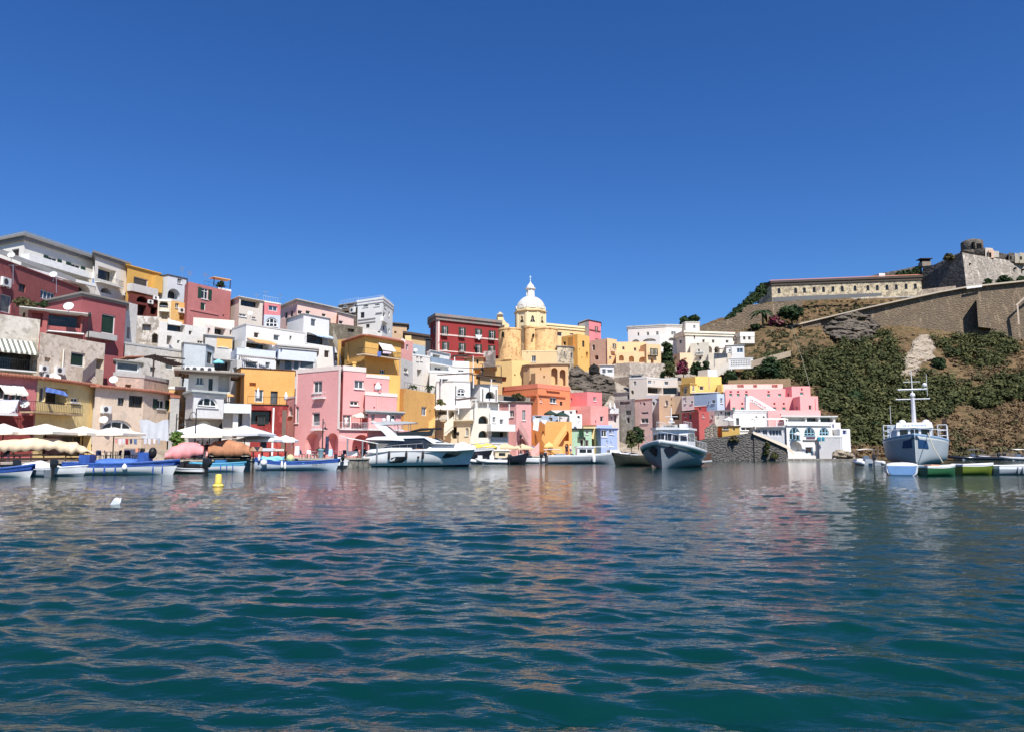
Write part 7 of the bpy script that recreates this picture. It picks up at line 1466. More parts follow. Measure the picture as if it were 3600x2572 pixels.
# ================================================================ quay furniture, umbrellas, tarps, people, roof clutter
M_UMB = plain('umbrella_cream', C(250, 236, 214), .85, var=.08); M_UMW = plain('umbrella_white', C(246, 247, 250), .85, var=.04); M_UMG = plain('umbrella_grey', C(216, 218, 220), .85, var=.04)
M_UMY = plain('umbrella_yellow', C(255, 214, 30), .8, var=.06); M_UMT = plain('umbrella_tan', C(224, 196, 152), .85, var=.08)
def umbrella(label, px, ya, ye, half, D, mat=M_UMB, base=1.02, sq=True, rot=.4, pole_m=M_DARKW, cat='umbrella', group=None, py_base=None, skew=0):
    a = P(px, ya, D); e = P(px, ye, D).z; w = half * mpp(D) * (1.0 if not sq else .78); zb = base if py_base is None else P(px, py_base, D).z
    r = thing('parasol', label, cat, (a.x, a.y, zb), group=group); b = MB(); n = 4 if sq else 8; rings = []
    for t, s in ((0, .03), (.3, .27), (.65, .64), (1, 1), (1, 1.0)):
        ring = []
        for i in range(n * 4):
            th = rot + 2 * math.pi * i / (n * 4); k = 2 * math.pi / n; m = (th - rot) % k - k / 2
            rad = (math.cos(k / 2) / math.cos(m)) * w * s * (1.414 if sq else 1.05); sag = .05 * w * s * (1 - abs(m) / (k / 2)) * (1 if t < 1 else .2)
            ring.append(V((a.x + rad * math.cos(th), a.y + rad * math.sin(th), a.z - (a.z - e) * t ** 1.08 - sag)))
        rings.append(ring)
    rings[-1] = [p - V((0, 0, .2 + .03 * (i % 2))) for i, p in enumerate(rings[-1])]
    b.loft(rings, False); b.loft([[p - V((0, 0, .025)) for p in q] for q in rings[:4]], False); b.build('canopy', mat, r)
    b = MB(); b.tube([(a.x, a.y, zb), (a.x, a.y, a.z - .02)], .045, 6); b.lathe((a.x, a.y, 0), [(.3, zb), (.3, zb + .08), (.06, zb + .1)], 10); b.build('pole', pole_m, r)
    b = MB()
    for i in range(n): th = rot + 2 * math.pi * i / n; b.tube([(a.x, a.y, e + (a.z - e) * .15), (a.x + w * (.9 if not sq else 1.25) * math.cos(th), a.y + w * (.9 if not sq else 1.25) * math.sin(th), e + .03)], .018, 4)
    b.build('ribs', pole_m, r); return r
def closed_umbrella(label, px, ya, yb, D, mat=M_UMW, r_=.2):
    a = P(px, ya, D); z = P(px, yb, D).z; r = thing('closed_parasol', label, 'umbrella', (a.x, a.y, z)); b = MB(); h_ = a.z - z
    b.lathe((a.x, a.y, 0), [(r_ * .7, z + h_ * .15), (r_, z + h_ * .25), (r_ * .75, z + h_ * .6), (r_ * .35, z + h_ * .9), (.02, a.z)], 9); b.build('folded_canopy', mat, r, True); b = MB(); b.tube([(a.x, a.y, z), (a.x, a.y, z + h_ * .3)], .03, 5); b.lathe((a.x, a.y, 0), [(.2, z), (.2, z + .06), (.04, z + .07)], 8); b.build('pole', M_STEEL, r)
GU = 'cream market umbrellas along the left quay'
umbrella('cream market umbrella cut by the left photo edge', 14, 1487, 1517, 78, 60.5, rot=.9, group=GU)
umbrella('broad cream market umbrella in front of the yellow waterfront house', 162, 1488, 1517, 98, 62, rot=.75, group=GU)
umbrella('smaller cream market umbrella between the yellow and the peach house', 294, 1497, 1521, 74, 65, rot=.65, group=GU)
umbrella('cream market umbrella in front of the hanging washing', 402, 1501, 1522, 96, 66.5, rot=.75, group=GU)
umbrella('tall white umbrella behind the street lamp below the white bay house', 716, 1487, 1517, 92, 77, M_UMW, rot=.7)
umbrella('white umbrella with dark frame just right of the quay street lamp', 738, 1507, 1530, 90, 72.5, M_UMB, rot=.8)
umbrella('large grey white umbrella with drooping valance below the dark red terrace', 862, 1494, 1524, 104, 75.5, M_UMG, rot=.72)
umbrella('low white umbrella at the foot of the dark red house', 926, 1516, 1544, 84, 78, M_UMW, rot=.7)
umbrella('small white umbrella at the corner of the big salmon house', 1004, 1528, 1546, 50, 79.5, M_UMW, rot=.9)
umbrella('bright yellow umbrella left of the lamp post by the yacht bow', 1676, 1555, 1566, 34, 105, M_UMY, rot=.5, sq=False)
umbrella('bright yellow umbrella in front of the stacked arched loggias', 1712, 1556, 1568, 36, 106.5, M_UMY, rot=.2, sq=False)
umbrella('white umbrella tucked right of the yellow umbrellas', 1744, 1562, 1572, 24, 108, M_UMW, sq=False)
umbrella('whitish umbrella over the bow of the flybridge yacht', 1626, 1551, 1566, 44, 103, plain('umbrella_rose_white', C(250, 236, 232), .85), sq=False)
umbrella('wide tan umbrella in front of the deep glazed loggia', 1776, 1556, 1572, 58, 109, M_UMT, rot=.75)
umbrella('wide tan umbrella in front of the mauve pink house', 1836, 1558, 1573, 50, 110, M_UMT, rot=.85)
umbrella('white parasol over the pink terrace tables', 1268, 1449, 1461, 30, 91, M_UMB, sq=False, py_base=1507)
umbrella('turquoise parasol on the terrace of the blue grey block', 769, 1262, 1272, 19, 100.5, plain('umbrella_turquoise', C(130, 222, 236), .8), sq=False, py_base=1302)
umbrella('tiny orange parasol on the alley terrace left of the orange house', 804, 1382, 1387, 18, 89, M_ORAWN, sq=False, py_base=1414)
umbrella('small white parasol under the first restaurant arch', 2804, 1516, 1524, 13, 137.5, M_UMW, sq=False, py_base=1544)
umbrella('white umbrella on the terrace left of the salmon hotel', 2562, 1464, 1474, 18, 141, M_UMW, sq=False, py_base=1494)
umbrella('yellow parasol low on the stairs of the orange stair house', 1930, 1552, 1566, 17, 118, plain('umbrella_straw', C(252, 214, 110), .8), sq=True)
umbrella('dark green umbrella on the white dome roofed terrace, left one', 1934, 1440, 1452, 22, 131, M_GREEN, sq=False, py_base=1470)
umbrella('dark green umbrella on the white dome roofed terrace, right one', 1972, 1445, 1456, 24, 131.5, M_GREEN, sq=False, py_base=1470)
for lab, px, a, b_, D in (('closed white parasol before the teal door of the orange house', 908, 1362, 1408, 92), ('closed white parasol at the right end of the orange house terrace', 1006, 1376, 1408, 91.5), ('closed white parasol on the set back pink terrace', 1329, 1343, 1374, 93.5),
                          ('closed white parasol on the white terrace by the crimson house, left one', 2145, 1414, 1440, 145.5), ('closed white parasol on the white terrace by the crimson house, right one', 2160, 1416, 1440, 145.5)):
    closed_umbrella(lab, px, a, b_, D, r_=.26 if 'pink' not in lab else .5)
# canopies and pergolas
def pergola(label, pts, out, hh, mat, slat=True, post_m=M_WHITE, posts=2, name='pergola', th=.12):
    (x0, y0, D0), (x1, y1, D1) = pts; a, c = P(x0, y0, D0), P(x1, y1, D1); fc = Face(a.xy, c.xy); z0, z1 = a.z, c.z
    r = thing(name, label, 'pergola', (a.x, a.y, min(z0, z1) - hh)); b = MB()
    def q(u, o, dz=0): return fc.at(u, z0 + (z1 - z0) * u / fc.L + dz, o)
    if slat:
        n = max(5, int(fc.L / .3))
        for i in range(n): u = fc.L * (i + .5) / n; b.obox(q(u - .08, -.1), fc.u * .16, fc.n * (out + .2), V((0, 0, th)))
        b.obox(q(0, out - .15, -.15), fc.u * fc.L, fc.n * .12, V((0, 0, .146))); b.obox(q(0, .05, -.15), fc.u * fc.L, fc.n * .12, V((0, 0, .146)))
    else: b.loft([[q(0, 0), q(fc.L, 0), q(fc.L, out, -.25), q(0, out, -.25)], [q(0, 0, th), q(fc.L, 0, th), q(fc.L, out, -.25 + th), q(0, out, -.25 + th)]])
    b.build('roof', mat, r)
    for i in range(posts):
        p = MB(); u = .1 + (fc.L - .2) * i / max(1, posts - 1); e = q(u, out - .1, -.26); p.tube([(e.x, e.y, e.z - hh), e], .09, 6); p.build('post', post_m, r)
    return r
M_REED = plain('reed_mat', C(92, 74, 66), .95, var=.35, scale=4)
pergola('brown timber canopy on the weathered roof terrace', [(505, 1254, 90), (614, 1290, 93)], 2.6, 2.3, M_DARKW, True, M_DARKW)
pergola('brown tiled canopy corner left of the timber canopy', [(470, 1264, 91), (508, 1254, 90)], 2.2, 2.0, M_TERRA, False, M_DARKW)
pergola('white slatted pergola over the curved terrace of the white house', [(838, 1252, 103), (964, 1266, 105.5)], 1.3, 2.2, M_PARG, True, M_WHITE, 3)
pergola('brown reed canopy on the upper white terrace house', [(1588, 1292, 126), (1652, 1294, 127)], 2.2, 2.0, M_REED, False)
pergola('brown reed canopy below the glass balcony', [(1536, 1318, 117), (1646, 1312, 119)], 2.4, 2.2, M_REED, False, M_WHITE, 3)
pergola('brown reed canopy above the pointed arch window', [(1650, 1316, 117), (1716, 1330, 118)], 2.2, 2.0, M_REED, False)
pergola('brown reed canopy beside the pointed arch house', [(1598, 1404, 113), (1662, 1396, 114)], 2.0, 2.0, M_REED, False)
pergola('brown reed canopy with white posts over the white terrace room', [(1660, 1410, 117), (1776, 1416, 119)], 2.2, 2.2, M_REED, False, M_WHITE, 4)
pergola('white flat canopy on the cream house terrace', [(1524, 1428, 112), (1592, 1434, 111)], 1.8, 2.2, M_WHITE, False)
pergola('brown log canopy among the orange roofs below the red palazzo', [(1572, 1256, 135), (1640, 1252, 137)], 3, 2.2, M_REED, True, M_WHITE)
pergola('grey flat canopy on the amber house below the ruin wall', [(1688, 1280, 149), (1756, 1288, 150)], 2.0, 2.0, plain('grey_awning', C(128, 118, 110), .9), False, M_IRON)
pergola('dark lean-to canopy on the villa porch', [(2508, 1230, 213), (2556, 1222, 214)], 2.5, 2.2, M_REED, False, M_DARKW)
pergola('orange flat awning on the roof garden of the dusty rose house', [(734, 980, 138), (794, 990, 140)], 3.0, 1.6, M_ORAWN, False, M_IRON)
pergola('white marquee awning on the quay before the pink arches', [(1192, 1532, 85), (1300, 1552, 87)], 2.6, 2.0, plain('marquee_white', C(248, 246, 240), .8), False, M_STEEL, 3, 'marquee', .06)
pergola('long scalloped cream awning on the restaurant roof terrace', [(2640, 1472, 143), (2756, 1470, 143)], 2.2, 1.7, M_CREAM, False, M_WHITE, 4, 'awning')
pergola('green shade net over the white dome roofed house', [(1964, 1458, 130), (2000, 1460, 130)], 1.5, 1.6, M_GREEN, False, M_GREEN)
# hanging cloth
def cloth(label, pts, D, mat, name='hanging_cloth', cat='laundry', wave=.12, off=0):
    """pts: top row pixels then bottom row pixels"""
    t, b_ = pts; n = 14; b = MB(); rows = []
    def lerp(row, s):
        k = s * (len(row) - 1); i = min(int(k), len(row) - 2); f = k - i; return (row[i][0] + (row[i + 1][0] - row[i][0]) * f, row[i][1] + (row[i + 1][1] - row[i][1]) * f)
    for j in range(7):
        rw = []
        for i in range(n + 1):
            p, q = lerp(t, i / n), lerp(b_, i / n); v = j / 6; rw.append(P(p[0] + (q[0] - p[0]) * v, p[1] + (q[1] - p[1]) * v, D + off + wave * math.sin(i * 1.7 + j * .5) * (.3 + v)))
        rows.append(rw)
    d = V((0, .03, 0)); b.loft(rows, False, False); b.loft([[p + d for p in r_] for r_ in rows], False, False); return tag(b.build(name, mat, None, True), label, cat)
cloth('big grey white plastic sheet hanging beside the lemon tree', [[(490, 1472), (504, 1474), (518, 1473), (532, 1479), (546, 1486), (560, 1482), (574, 1474), (592, 1473)], [(497, 1538), (520, 1540), (545, 1543), (570, 1546), (592, 1549)]], 73, plain('plastic_sheet', C(206, 210, 216), .6, var=.1), 'plastic_sheet', 'sheet', .08)
cloth('white cloth draped over the railing of the rose pink house', [[(-4, 1406), (66, 1404)], [(-4, 1450), (30, 1452), (56, 1440)]], 60.4, plain('lilac_sheet', C(236, 232, 246), .9))
cloth('blue towel hanging over the door of the yellow house', [[(158, 1358), (226, 1374)], [(160, 1376), (196, 1382), (240, 1392)]], 67, M_BLUEC)
cloth('white sheet with grey print hanging on the orange stair piers', [[(1876, 1470), (1896, 1472)], [(1873, 1508), (1892, 1514)]], 119.5, M_UMW)
cloth('white sheet swag beside the printed sheet on the orange piers', [[(1897, 1473), (1924, 1474)], [(1908, 1486), (1916, 1490), (1922, 1480)]], 119.4, M_UMW)
cloth('white sheet over a balcony of the dark red palazzo', [[(1670, 1177), (1695, 1178)], [(1674, 1184), (1684, 1196), (1692, 1186)]], 194, M_UMW)
cloth('row of blue and white clothes on the golden yellow balcony', [[(1326, 1236), (1340, 1236)], [(1327, 1254), (1339, 1253)]], 103.5, M_BLUEC)
cloth('pink and white clothes on the golden yellow balcony line', [[(1346, 1234), (1376, 1238)], [(1346, 1242), (1376, 1244)]], 103.5, plain('pink_clothes', C(236, 214, 226), .9))
cloth('white sheet on the wash line of the upper white terrace', [[(590, 1122), (640, 1134)], [(592, 1140), (616, 1142), (638, 1146)]], 106, M_UMW)
cloth('turquoise towel on the restaurant wall, left one', [[(2874, 1535), (2886, 1535)], [(2876, 1550), (2886, 1550)]], 137.4, plain('turquoise_towel', C(20, 160, 188), .9))
cloth('turquoise towel on the restaurant wall, right one', [[(2889, 1534), (2899, 1535)], [(2889, 1549), (2899, 1549)]], 137.4, plain('turquoise_towel', C(20, 160, 188), .9))
cloth('dark clothes drying under the middle restaurant arch', [[(2834, 1534), (2866, 1534)], [(2834, 1543), (2866, 1543)]], 137.3, plain('dark_clothes', C(110, 84, 100), .9))
for i, (x, w_, m_, lab) in enumerate(((404, 8, C(226, 150, 146), 'salmon shirt'), (416, 12, C(240, 214, 218), 'pale pink top'), (430, 9, C(214, 216, 224), 'grey vest'), (441, 10, C(176, 52, 62), 'dark red shirt'), (456, 9, C(66, 72, 96), 'navy shorts'), (470, 11, C(96, 124, 164), 'denim shirt'), (506, 10, C(206, 214, 232), 'pale blue shirt'), (520, 10, C(216, 216, 226), 'light grey shirt'), (538, 9, C(232, 226, 228), 'off white shirt'), (554, 8, C(170, 180, 200), 'steel blue top'))):
    cloth('%s hanging on the quay washing line' % lab, [[(x, 1541), (x + w_, 1541)], [(x + 1, 1556 + (i * 7) % 8), (x + w_ - 1, 1555 + (i * 5) % 9)]], 71.5, plain('cloth_%d' % i, m_, .9), 'garment', 'laundry', .03)
def rope(label, pts, r=.02, mat=M_ROPE, name='rope', cat='rope'):
    b = MB(); b.tube(pts, r, 5); return tag(b.build(name, mat), label, cat)
def sag(a, c, s, n=10): return [a.lerp(c, i / n) - V((0, 0, s * 4 * (i / n) * (1 - i / n))) for i in range(n + 1)]
rope('washing line stretched across the left quay', sag(P(396, 1540, 71.5), P(566, 1540, 72), .05), .015, M_IRON, 'washing_line')
rope('mooring rope sagging from the quay to the blue and white fishing boat', sag(P(812, 1612, 73), P(910, 1640, 70.5), .9), .035)
rope('long thin cable running down the hillside to the pink hotel', [P(2783, 1146, 262), P(2822, 1268, 205), P(2846, 1356, 156)], .06, plain('cable_grey', C(150, 142, 120), .8), 'cable', 'cable')
rope('power cable crossing the sky corner to the red brown house', sag(P(-20, 862, 96), P(42, 888, 92), .2), .03, M_IRON, 'cable', 'cable')
# tarps on hauled out boats
def tarp_heap(label, pts, depth, mat, seed, name='covered_boat', legs=True, under=M_DARKW):
    r = thing(name, label, 'covered boat', P(pts[0][0], pts[0][2], pts[0][3])); b = MB(); rings = []
    P_ = []
    for a, c in zip(pts, pts[1:]): P_ += [tuple(a[i] + (c[i] - a[i]) * (j / 8 if i in (0, 3) else (1 - math.cos(math.pi * j / 8)) / 2) for i in range(4)) for j in range(8)]
    P_.append(pts[-1])
    for ii, (px, yt, yb, D) in enumerate(P_):
        t, o = P(px, yt, D), P(px, yb, D); bk = V((t.x, t.y, 0)).normalized(); ring = []
        for k in range(15):
            s = k / 14; a = math.pi * s; z = o.z + (t.z - o.z) * math.sin(a) ** .55; w_ = depth * (1 - math.cos(a)) / 2 - depth * .15
            f = mn.fractal(V((px * .05, s * 4.5, seed)), .7, 2.1, 4) * .06 + .07 * abs(math.sin(px * .13 + 2.2 * math.sin(s * 4 + px * .03) + seed)) * max(0, 1 - s * 1.3)
            ring.append(V((t.x, t.y, z)) + bk * (w_ + f) + V((0, 0, f * .8 + (.1 * math.sin(px * .16 + seed) * max(0, 1 - k / 3)))))
        rings.append(ring)
    b.loft(rings); b.build('tarpaulin', mat, r, True)
    u = MB(); a, c = pts[0], pts[-1]; e = []
    for px, yt, yb, D in (pts[0], pts[len(pts) // 2], pts[-1]): o = P(px, yb, D); e.append(o)
    n = V((e[0].x, e[0].y, 0)).normalized()
    for o, q in zip(e, e[1:]): u.obox((o.x, o.y, min(o.z, q.z) - .16), (q.x - o.x, q.y - o.y, 0), n * .3, (0, 0, .12)); u.obox((o.x, o.y, 1.12), (q.x - o.x, q.y - o.y, 0), n * 1.6, (0, 0, .18))
    for o in e + [e[0].lerp(e[1], .5), e[1].lerp(e[2], .5)]: u.obox((o.x - .05, o.y, 1.0), (.1, 0, 0), n * .12, (0, 0, max(.15, o.z - 1.05)))
    u.build('rack', under, r); return r
tarp_heap('long boat rack under a beige tarpaulin on the left quay', [(-20, 1548, 1584, 57.6), (60, 1543, 1586, 59), (130, 1537, 1582, 60), (200, 1540, 1580, 61), (232, 1551, 1592, 61.5), (268, 1553, 1592, 62), (284, 1564, 1590, 62.3), (330, 1588, 1594, 63)], 3.2, plain('beige_tarp', C(240, 212, 172), .8, var=.14, scale=.9), 2.2)
tarp_heap('boat under a salmon pink tarpaulin on the quay', [(580, 1590, 1606, 68.5), (612, 1566, 1612, 69), (650, 1553, 1611, 69.5), (684, 1554, 1604, 70), (716, 1568, 1598, 70.5)], 2.6, plain('salmon_tarp', C(244, 140, 140), .8, var=.14, scale=.9), 5.1, under=M_DARKST)
tarp_heap('boat under a rust brown and orange tarpaulin on the quay', [(732, 1566, 1596, 71), (760, 1549, 1604, 71.3), (806, 1543, 1606, 71.8), (846, 1553, 1602, 72.2), (876, 1566, 1601, 72.6), (882, 1586, 1600, 72.8)], 2.8, leafmat('rust_tarp0', [(.2, .1, .05), (.3, .15, .06)]) if 0 else plain('rust_tarp', C(196, 128, 82), .8, var=.35, scale=1.2), 8.3)
# tables, chairs, fence, signs, lamps
def chair_proto():
    r = thing('chair', 'white plastic chair beside the washing up table on the quay', 'chair', (0, 0, 0), local=True)
    b = MB(); b.box(-.22, .22, -.22, .22, .42, .46); b.build('seat', M_WHITE, r); b = MB(); b.loft([[V((-.22, .2, .46)), V((.22, .2, .46)), V((.22, .24, .46)), V((-.22, .24, .46))], [V((-.2, .28, .88)), V((.2, .28, .88)), V((.2, .31, .88)), V((-.2, .31, .88))]]); b.build('backrest', M_WHITE, r)
    for x in (-.19, .19):
        for y in (-.19, .19): b = MB(); b.tube([(x, y, .42), (x * 1.1, y * 1.15, 0)], .025, 4); b.build('leg', M_WHITE, r)
    return r
def recolor(r, m):
    for ch in r.children: ch.data = ch.data.copy(); ch.data.materials[0] = m
CH0 = chair_proto(); first = [CH0]
def place(proto_first, proto, loc, rz, label, group):
    if proto_first: o = proto_first.pop(); o.location = loc; o.rotation_euler = (0, 0, rz); o['label'] = label
    else: o = dup(proto, loc, rz, label)
    o['group'] = group; return o
def qp(px, D, z=1.02): q = XY(px, D); return (q.x, q.y, z)
for px, D, rz, lab in ((1086, 81.5, .4, 'white plastic chair under the first pink arch, left one'), (1100, 82.2, 2.0, 'white plastic chair under the first pink arch, middle one'), (1112, 81.4, -1.1, 'white plastic chair under the first pink arch, nearest the lamp post')):
    place(first, CH0, qp(px, D), rz, lab, 'white plastic chairs by the pink arches')
CHD = dup(CH0, qp(352, 65.2), 1.0, 'navy cafe chair nearest the beige tarpaulin rack'); recolor(CHD, plain('navy_chair', (.02, .03, .08), .5)); CHD['group'] = 'dark cafe chairs on the left quay'
for px, D, rz, lab in ((380, 66, 2.2, 'navy cafe chair at the first blue table'), (412, 66.6, -.6, 'navy cafe chair between the two blue tables'), (446, 67.5, .5, 'navy cafe chair at the left end of the white railing'), (462, 67.8, 2.5, 'navy cafe chair in front of the white railing'), (490, 68.4, -.4, 'navy cafe chair at the right end of the white railing'),
                       (1214, 84.6, .6, 'dark cafe chair left of the cloth covered table'), (1262, 85.6, 2.4, 'dark cafe chair right of the cloth covered table'), (1284, 86.3, .2, 'dark cafe chair under the marquee nearest the yacht stern'), (1062, 80.2, 1.2, 'dark chair beside the white sign board'), (20, 58.4, .4, 'dark cafe chair at the left photo edge'), (60, 60, 2.0, 'dark cafe chair under the left umbrella')):
    dup(CHD, qp(px, D), rz, lab)
def table(label, px, D, mat, top=.8, cloth_m=None):
    q = qp(px, D); r = thing('table', label, 'table', q); b = MB(); b.obox((q[0] - .55, q[1] - .4, 1.02 + .72), (1.1, 0, 0), (0, .8, 0), (0, 0, .04)); b.build('tabletop', mat, r)
    for x in (-.48, .48):
        for y in (-.33, .33): b = MB(); b.tube([(q[0] + x, q[1] + y, 1.02), (q[0] + x, q[1] + y, 1.74)], .025, 4); b.build('leg', M_IRON, r)
    if cloth_m: b = MB(); b.obox((q[0] - .58, q[1] - .43, 1.25), (1.16, 0, 0), (0, .86, 0), (0, 0, .53)); tag(b.build('tablecloth', cloth_m), 'white cloth on the ' + label, 'tablecloth')
NB = plain('navy_cloth', (.012, .02, .09), .7)
table('dark blue table nearest the beige tarpaulin rack', 364, 65.6, NB); table('dark blue table in the middle of the left quay', 400, 66.4, NB); table('dark blue table left of the white railing', 432, 67.2, NB)
table('small table under the white marquee', 1240, 85, M_WHITE, cloth_m=M_UMW); table('grey table by the white chairs', 1094, 80.8, M_GREY); table('grey table beside the blue sign board', 1182, 83.6, M_STEEL)
r = thing('stall_table', 'long fish stall table with white crates behind the moored fishing boat', 'stall', qp(950, 75)); q0, q1 = V(qp(890, 73.6)), V(qp(1010, 77)); d = (q1 - q0); n_ = V((-d.y, d.x, 0)).normalized()
b = MB(); b.obox(q0 + V((0, 0, .72)), d, n_ * 1.2, V((0, 0, .06))); b.build('tabletop', M_WOOD, r); b = MB()
for i in range(5): b.obox(q0 + d * (i / 4.2) , V((.08, 0, 0)), n_ * .08, V((0, 0, .72)))
b.build('trestle', M_IRON, r)
for i, (t, w_, h_, m_, lab) in enumerate(((.02, 1.1, .42, plain('carton', C(226, 178, 140), .9), 'brown carton at the left end of the fish stall'), (.3, 1.5, .3, M_HW, 'long white fish box in the middle of the stall'), (.62, 1.3, .22, M_CREAM, 'flat cream fish box at the right end of the stall'))):
    b = MB(); b.obox(q0 + d * t + n_ * .2 + V((0, 0, .785)), d.normalized() * w_, n_ * .7, V((0, 0, h_))); tag(b.build('fish_box', m_), lab, 'box')
r = thing('railing', 'white quay railing panel with circle pattern in front of the washing', 'railing', qp(468, 69)); a, c = V(qp(436, 68.3)), V(qp(502, 69.8)); b = MB(); railing(b, [a, c], 1.0, .9, .04)
m = (a + c) / 2; u = (c - a).normalized(); b.tube([m + u * (.42 * math.cos(t)) + V((0, 0, .5 + .42 * math.sin(t))) for t in [i * math.pi / 8 for i in range(17)]], .025, 4); b.tube([m + V((0, 0, .08)), m + V((0, 0, .95))], .02, 4); b.tube([a + V((0, 0, .5)), c + V((0, 0, .5))], .02, 4); b.build('bars', M_RAILW, r)
b = MB(); b.obox(a + V((0, .06, .1)), c - a, V((.01, .02, 0)), V((0, 0, .84))); b.build('backing_panel', M_UMW, r)
def board(label, px, yt, yb, D, wpx, mat, name='sign_board', tilt=.25):
    a = P(px, yb, D); z = P(px, yt, D).z; w_ = wpx * mpp(D); b = MB(); o = V((a.x - w_ / 2, a.y, max(1.02, a.z))); b.obox(o, (w_, 0, 0), (0, .05, 0), (0, tilt, z - o.z)); b.obox(o + V((0, tilt * 2.2, 0)), (w_, 0, 0), (0, .05, 0), (0, -tilt, z - o.z)); return tag(b.build(name, mat), label, 'sign')
board('plain white upright board on the quay beside the fish stall', 1042, 1566, 1598, 77.5, 13, M_UMW); board('pale blue printed sandwich board beside the lamp post', 1160, 1577, 1602, 81, 13, plain('sky_print', C(170, 204, 236), .6, var=.2, scale=5)); board('tall dark navy feather banner before the second pink arch', 1148, 1532, 1596, 82.4, 11, plain('banner_navy', C(44, 52, 84), .7, var=.4, scale=3), 'banner', .1)
board('dark blue folded banner between the white umbrellas', 924, 1536, 1578, 77, 20, plain('banner_slate', C(82, 86, 110), .8), 'banner', .1)
def bin_(label, px, D):
    q = V(qp(px, D)); r = thing('waste_bin', label, 'bin', q); b = MB(); b.lathe((q.x, q.y, 0), [(.22, 1.02), (.3, 1.8), (.34, 1.82), (.34, 1.9)], 10); b.build('body', plain('bin_grey', C(120, 150, 160), .6), r); b = MB(); b.lathe((q.x, q.y, 0), [(.36, 1.902), (.3, 2.0), (.1, 2.05)], 10); b.build('lid', plain('bin_grey', C(120, 150, 160), .6), r)
bin_('grey blue waste bin beside the lamp post on the quay', 1128, 80.6)
def lamp(label, px, yt, D, side=-1, drop=.5, arm=.8, globe=False, base=1.02):
    t = P(px, yt, D); r = thing('street_lamp', label, 'street lamp', (t.x, t.y, base)); b = MB(); b.lathe((t.x, t.y, 0), [(.12, base), (.12, base + .7), (.07, base + .75), (.05, t.z)], 8); b.build('pole', M_IRON, r)
    b = MB()
    if globe: b.lathe((t.x, t.y, 0), [(.1, t.z), (.2, t.z + .25), (.16, t.z + .45), (.03, t.z + .55)], 8); b.build('lantern', M_IRON, r); return
    b.tube([(t.x, t.y, t.z - .9)] + [(t.x + side * arm * (1 - math.cos(a)) / 2, t.y, t.z - .9 + .55 * math.sin(a)) for a in [math.pi * i / 8 for i in range(1, 9)]], .03, 5); b.build('arm', M_IRON, r)
    b = MB(); x = t.x + side * arm; b.lathe((x, t.y, 0), [(.06, t.z - .9), (.1, t.z - 1.0), (.34, t.z - 1.15), (.3, t.z - 1.18)], 10); b.build('lamp_shade', M_IRON, r)
lamp('tall dark street lamp with curved arm behind the two men', 691, 1434, 71.2, -1, arm=.62); lamp('dark street lamp arm in the alley beside the lemon tree', 622, 1453, 74, 1, arm=.6); lamp('dark street lamp in front of the big salmon house', 1136, 1470, 81, 1, arm=.25)
lamp('lantern post at the bow of the flybridge yacht', 1610, 1530, 103, globe=True); lamp('lantern post between the tan umbrellas', 1831, 1540, 108.5, globe=True); lamp('lantern post in front of the mint green house', 2055, 1546, 122, globe=True)
lamp('white globe lamp beside the rose red house shutter', 315, 1114, 88.5, globe=True, base=13)
# roof clutter that belongs to its house
def roof_rail(label, fi, px0, px1, py, hh, style):
    root, faces, Z = HN[label]; fc = faces[fi]; u0, u1 = sorted((fc.uv(px0, py)[0], fc.uv(px1, py)[0])); b = MB(); pts = [fc.at(max(.05, u0), Z + .06, -.1), fc.at(min(fc.L - .05, u1), Z + .06, -.1)]
    if style == 'glass': railing(b, pts, hh, 1.6, .035); b.obox(pts[0] + V((0, 0, .05)), pts[1] - pts[0], V((.01, .01, 0)), V((0, 0, hh - .1)))
    else: railing(b, pts, hh, .5 if style == 'bars' else .9, .03)
    b.build('roof_railing', {'glass': M_GLASSR, 'bars': M_RAILW, 'dark': M_IRON}[style], root)
BW = 'big white house with grey overhanging eaves and glass roof railing, top left corner'; WT = 'tall white tower house with half round top windows and glass roof railing'
roof_rail(BW, 0, -60, 86, 840, 1.0, 'glass'); roof_rail(BW, 1, 86, 326, 870, 1.0, 'glass'); roof_rail(WT, 0, 1258, 1346, 1056, .9, 'bars'); roof_rail(WT, 1, 1346, 1380, 1060, .9, 'bars')
roof_rail('dark stone house with half round windows beside the white tower', 0, 1194, 1258, 1062, 1.0, 'bars'); roof_rail('coral pink roof room with white poles and railing on the skyline', 0, 926, 986, 1060, 1.0, 'bars'); roof_rail('orange stair house with blue window and long outside stair behind the yacht', 1, 1424, 1526, 1370, .8, 'dark')
roof_rail('dark red ground floor with rooftop terrace below the orange house', 0, 870, 1010, 1420, .9, 'dark'); roof_rail('dusty rose house with dark shuttered windows and orange roof awning on the skyline', 1, 720, 808, 1004, .8, 'dark'); roof_rail('beige house with two stacked arched loggias by the yellow umbrellas', 1, 1656, 1722, 1434, .8, 'bars')
def antenna(label, px, yt, yb, D, n=4):
    a, t = P(px, yb, D), P(px, yt, D); r = thing('aerial', label, 'aerial', a); b = MB(); b.tube([a, t], .035, 4); b.build('mast', M_STEEL, r); b = MB(); h_ = t.z - a.z
    for i in range(n): w_ = .55 - .06 * i; z = t.z - .1 - .22 * i; b.tube([(t.x - w_, t.y, z), (t.x + w_, t.y + .15, z)], .025, 4)
    b.tube([(t.x, t.y - .4, t.z - .3), (t.x, t.y + .5, t.z - .3)], .02, 4); b.build('elements', M_STEEL, r)
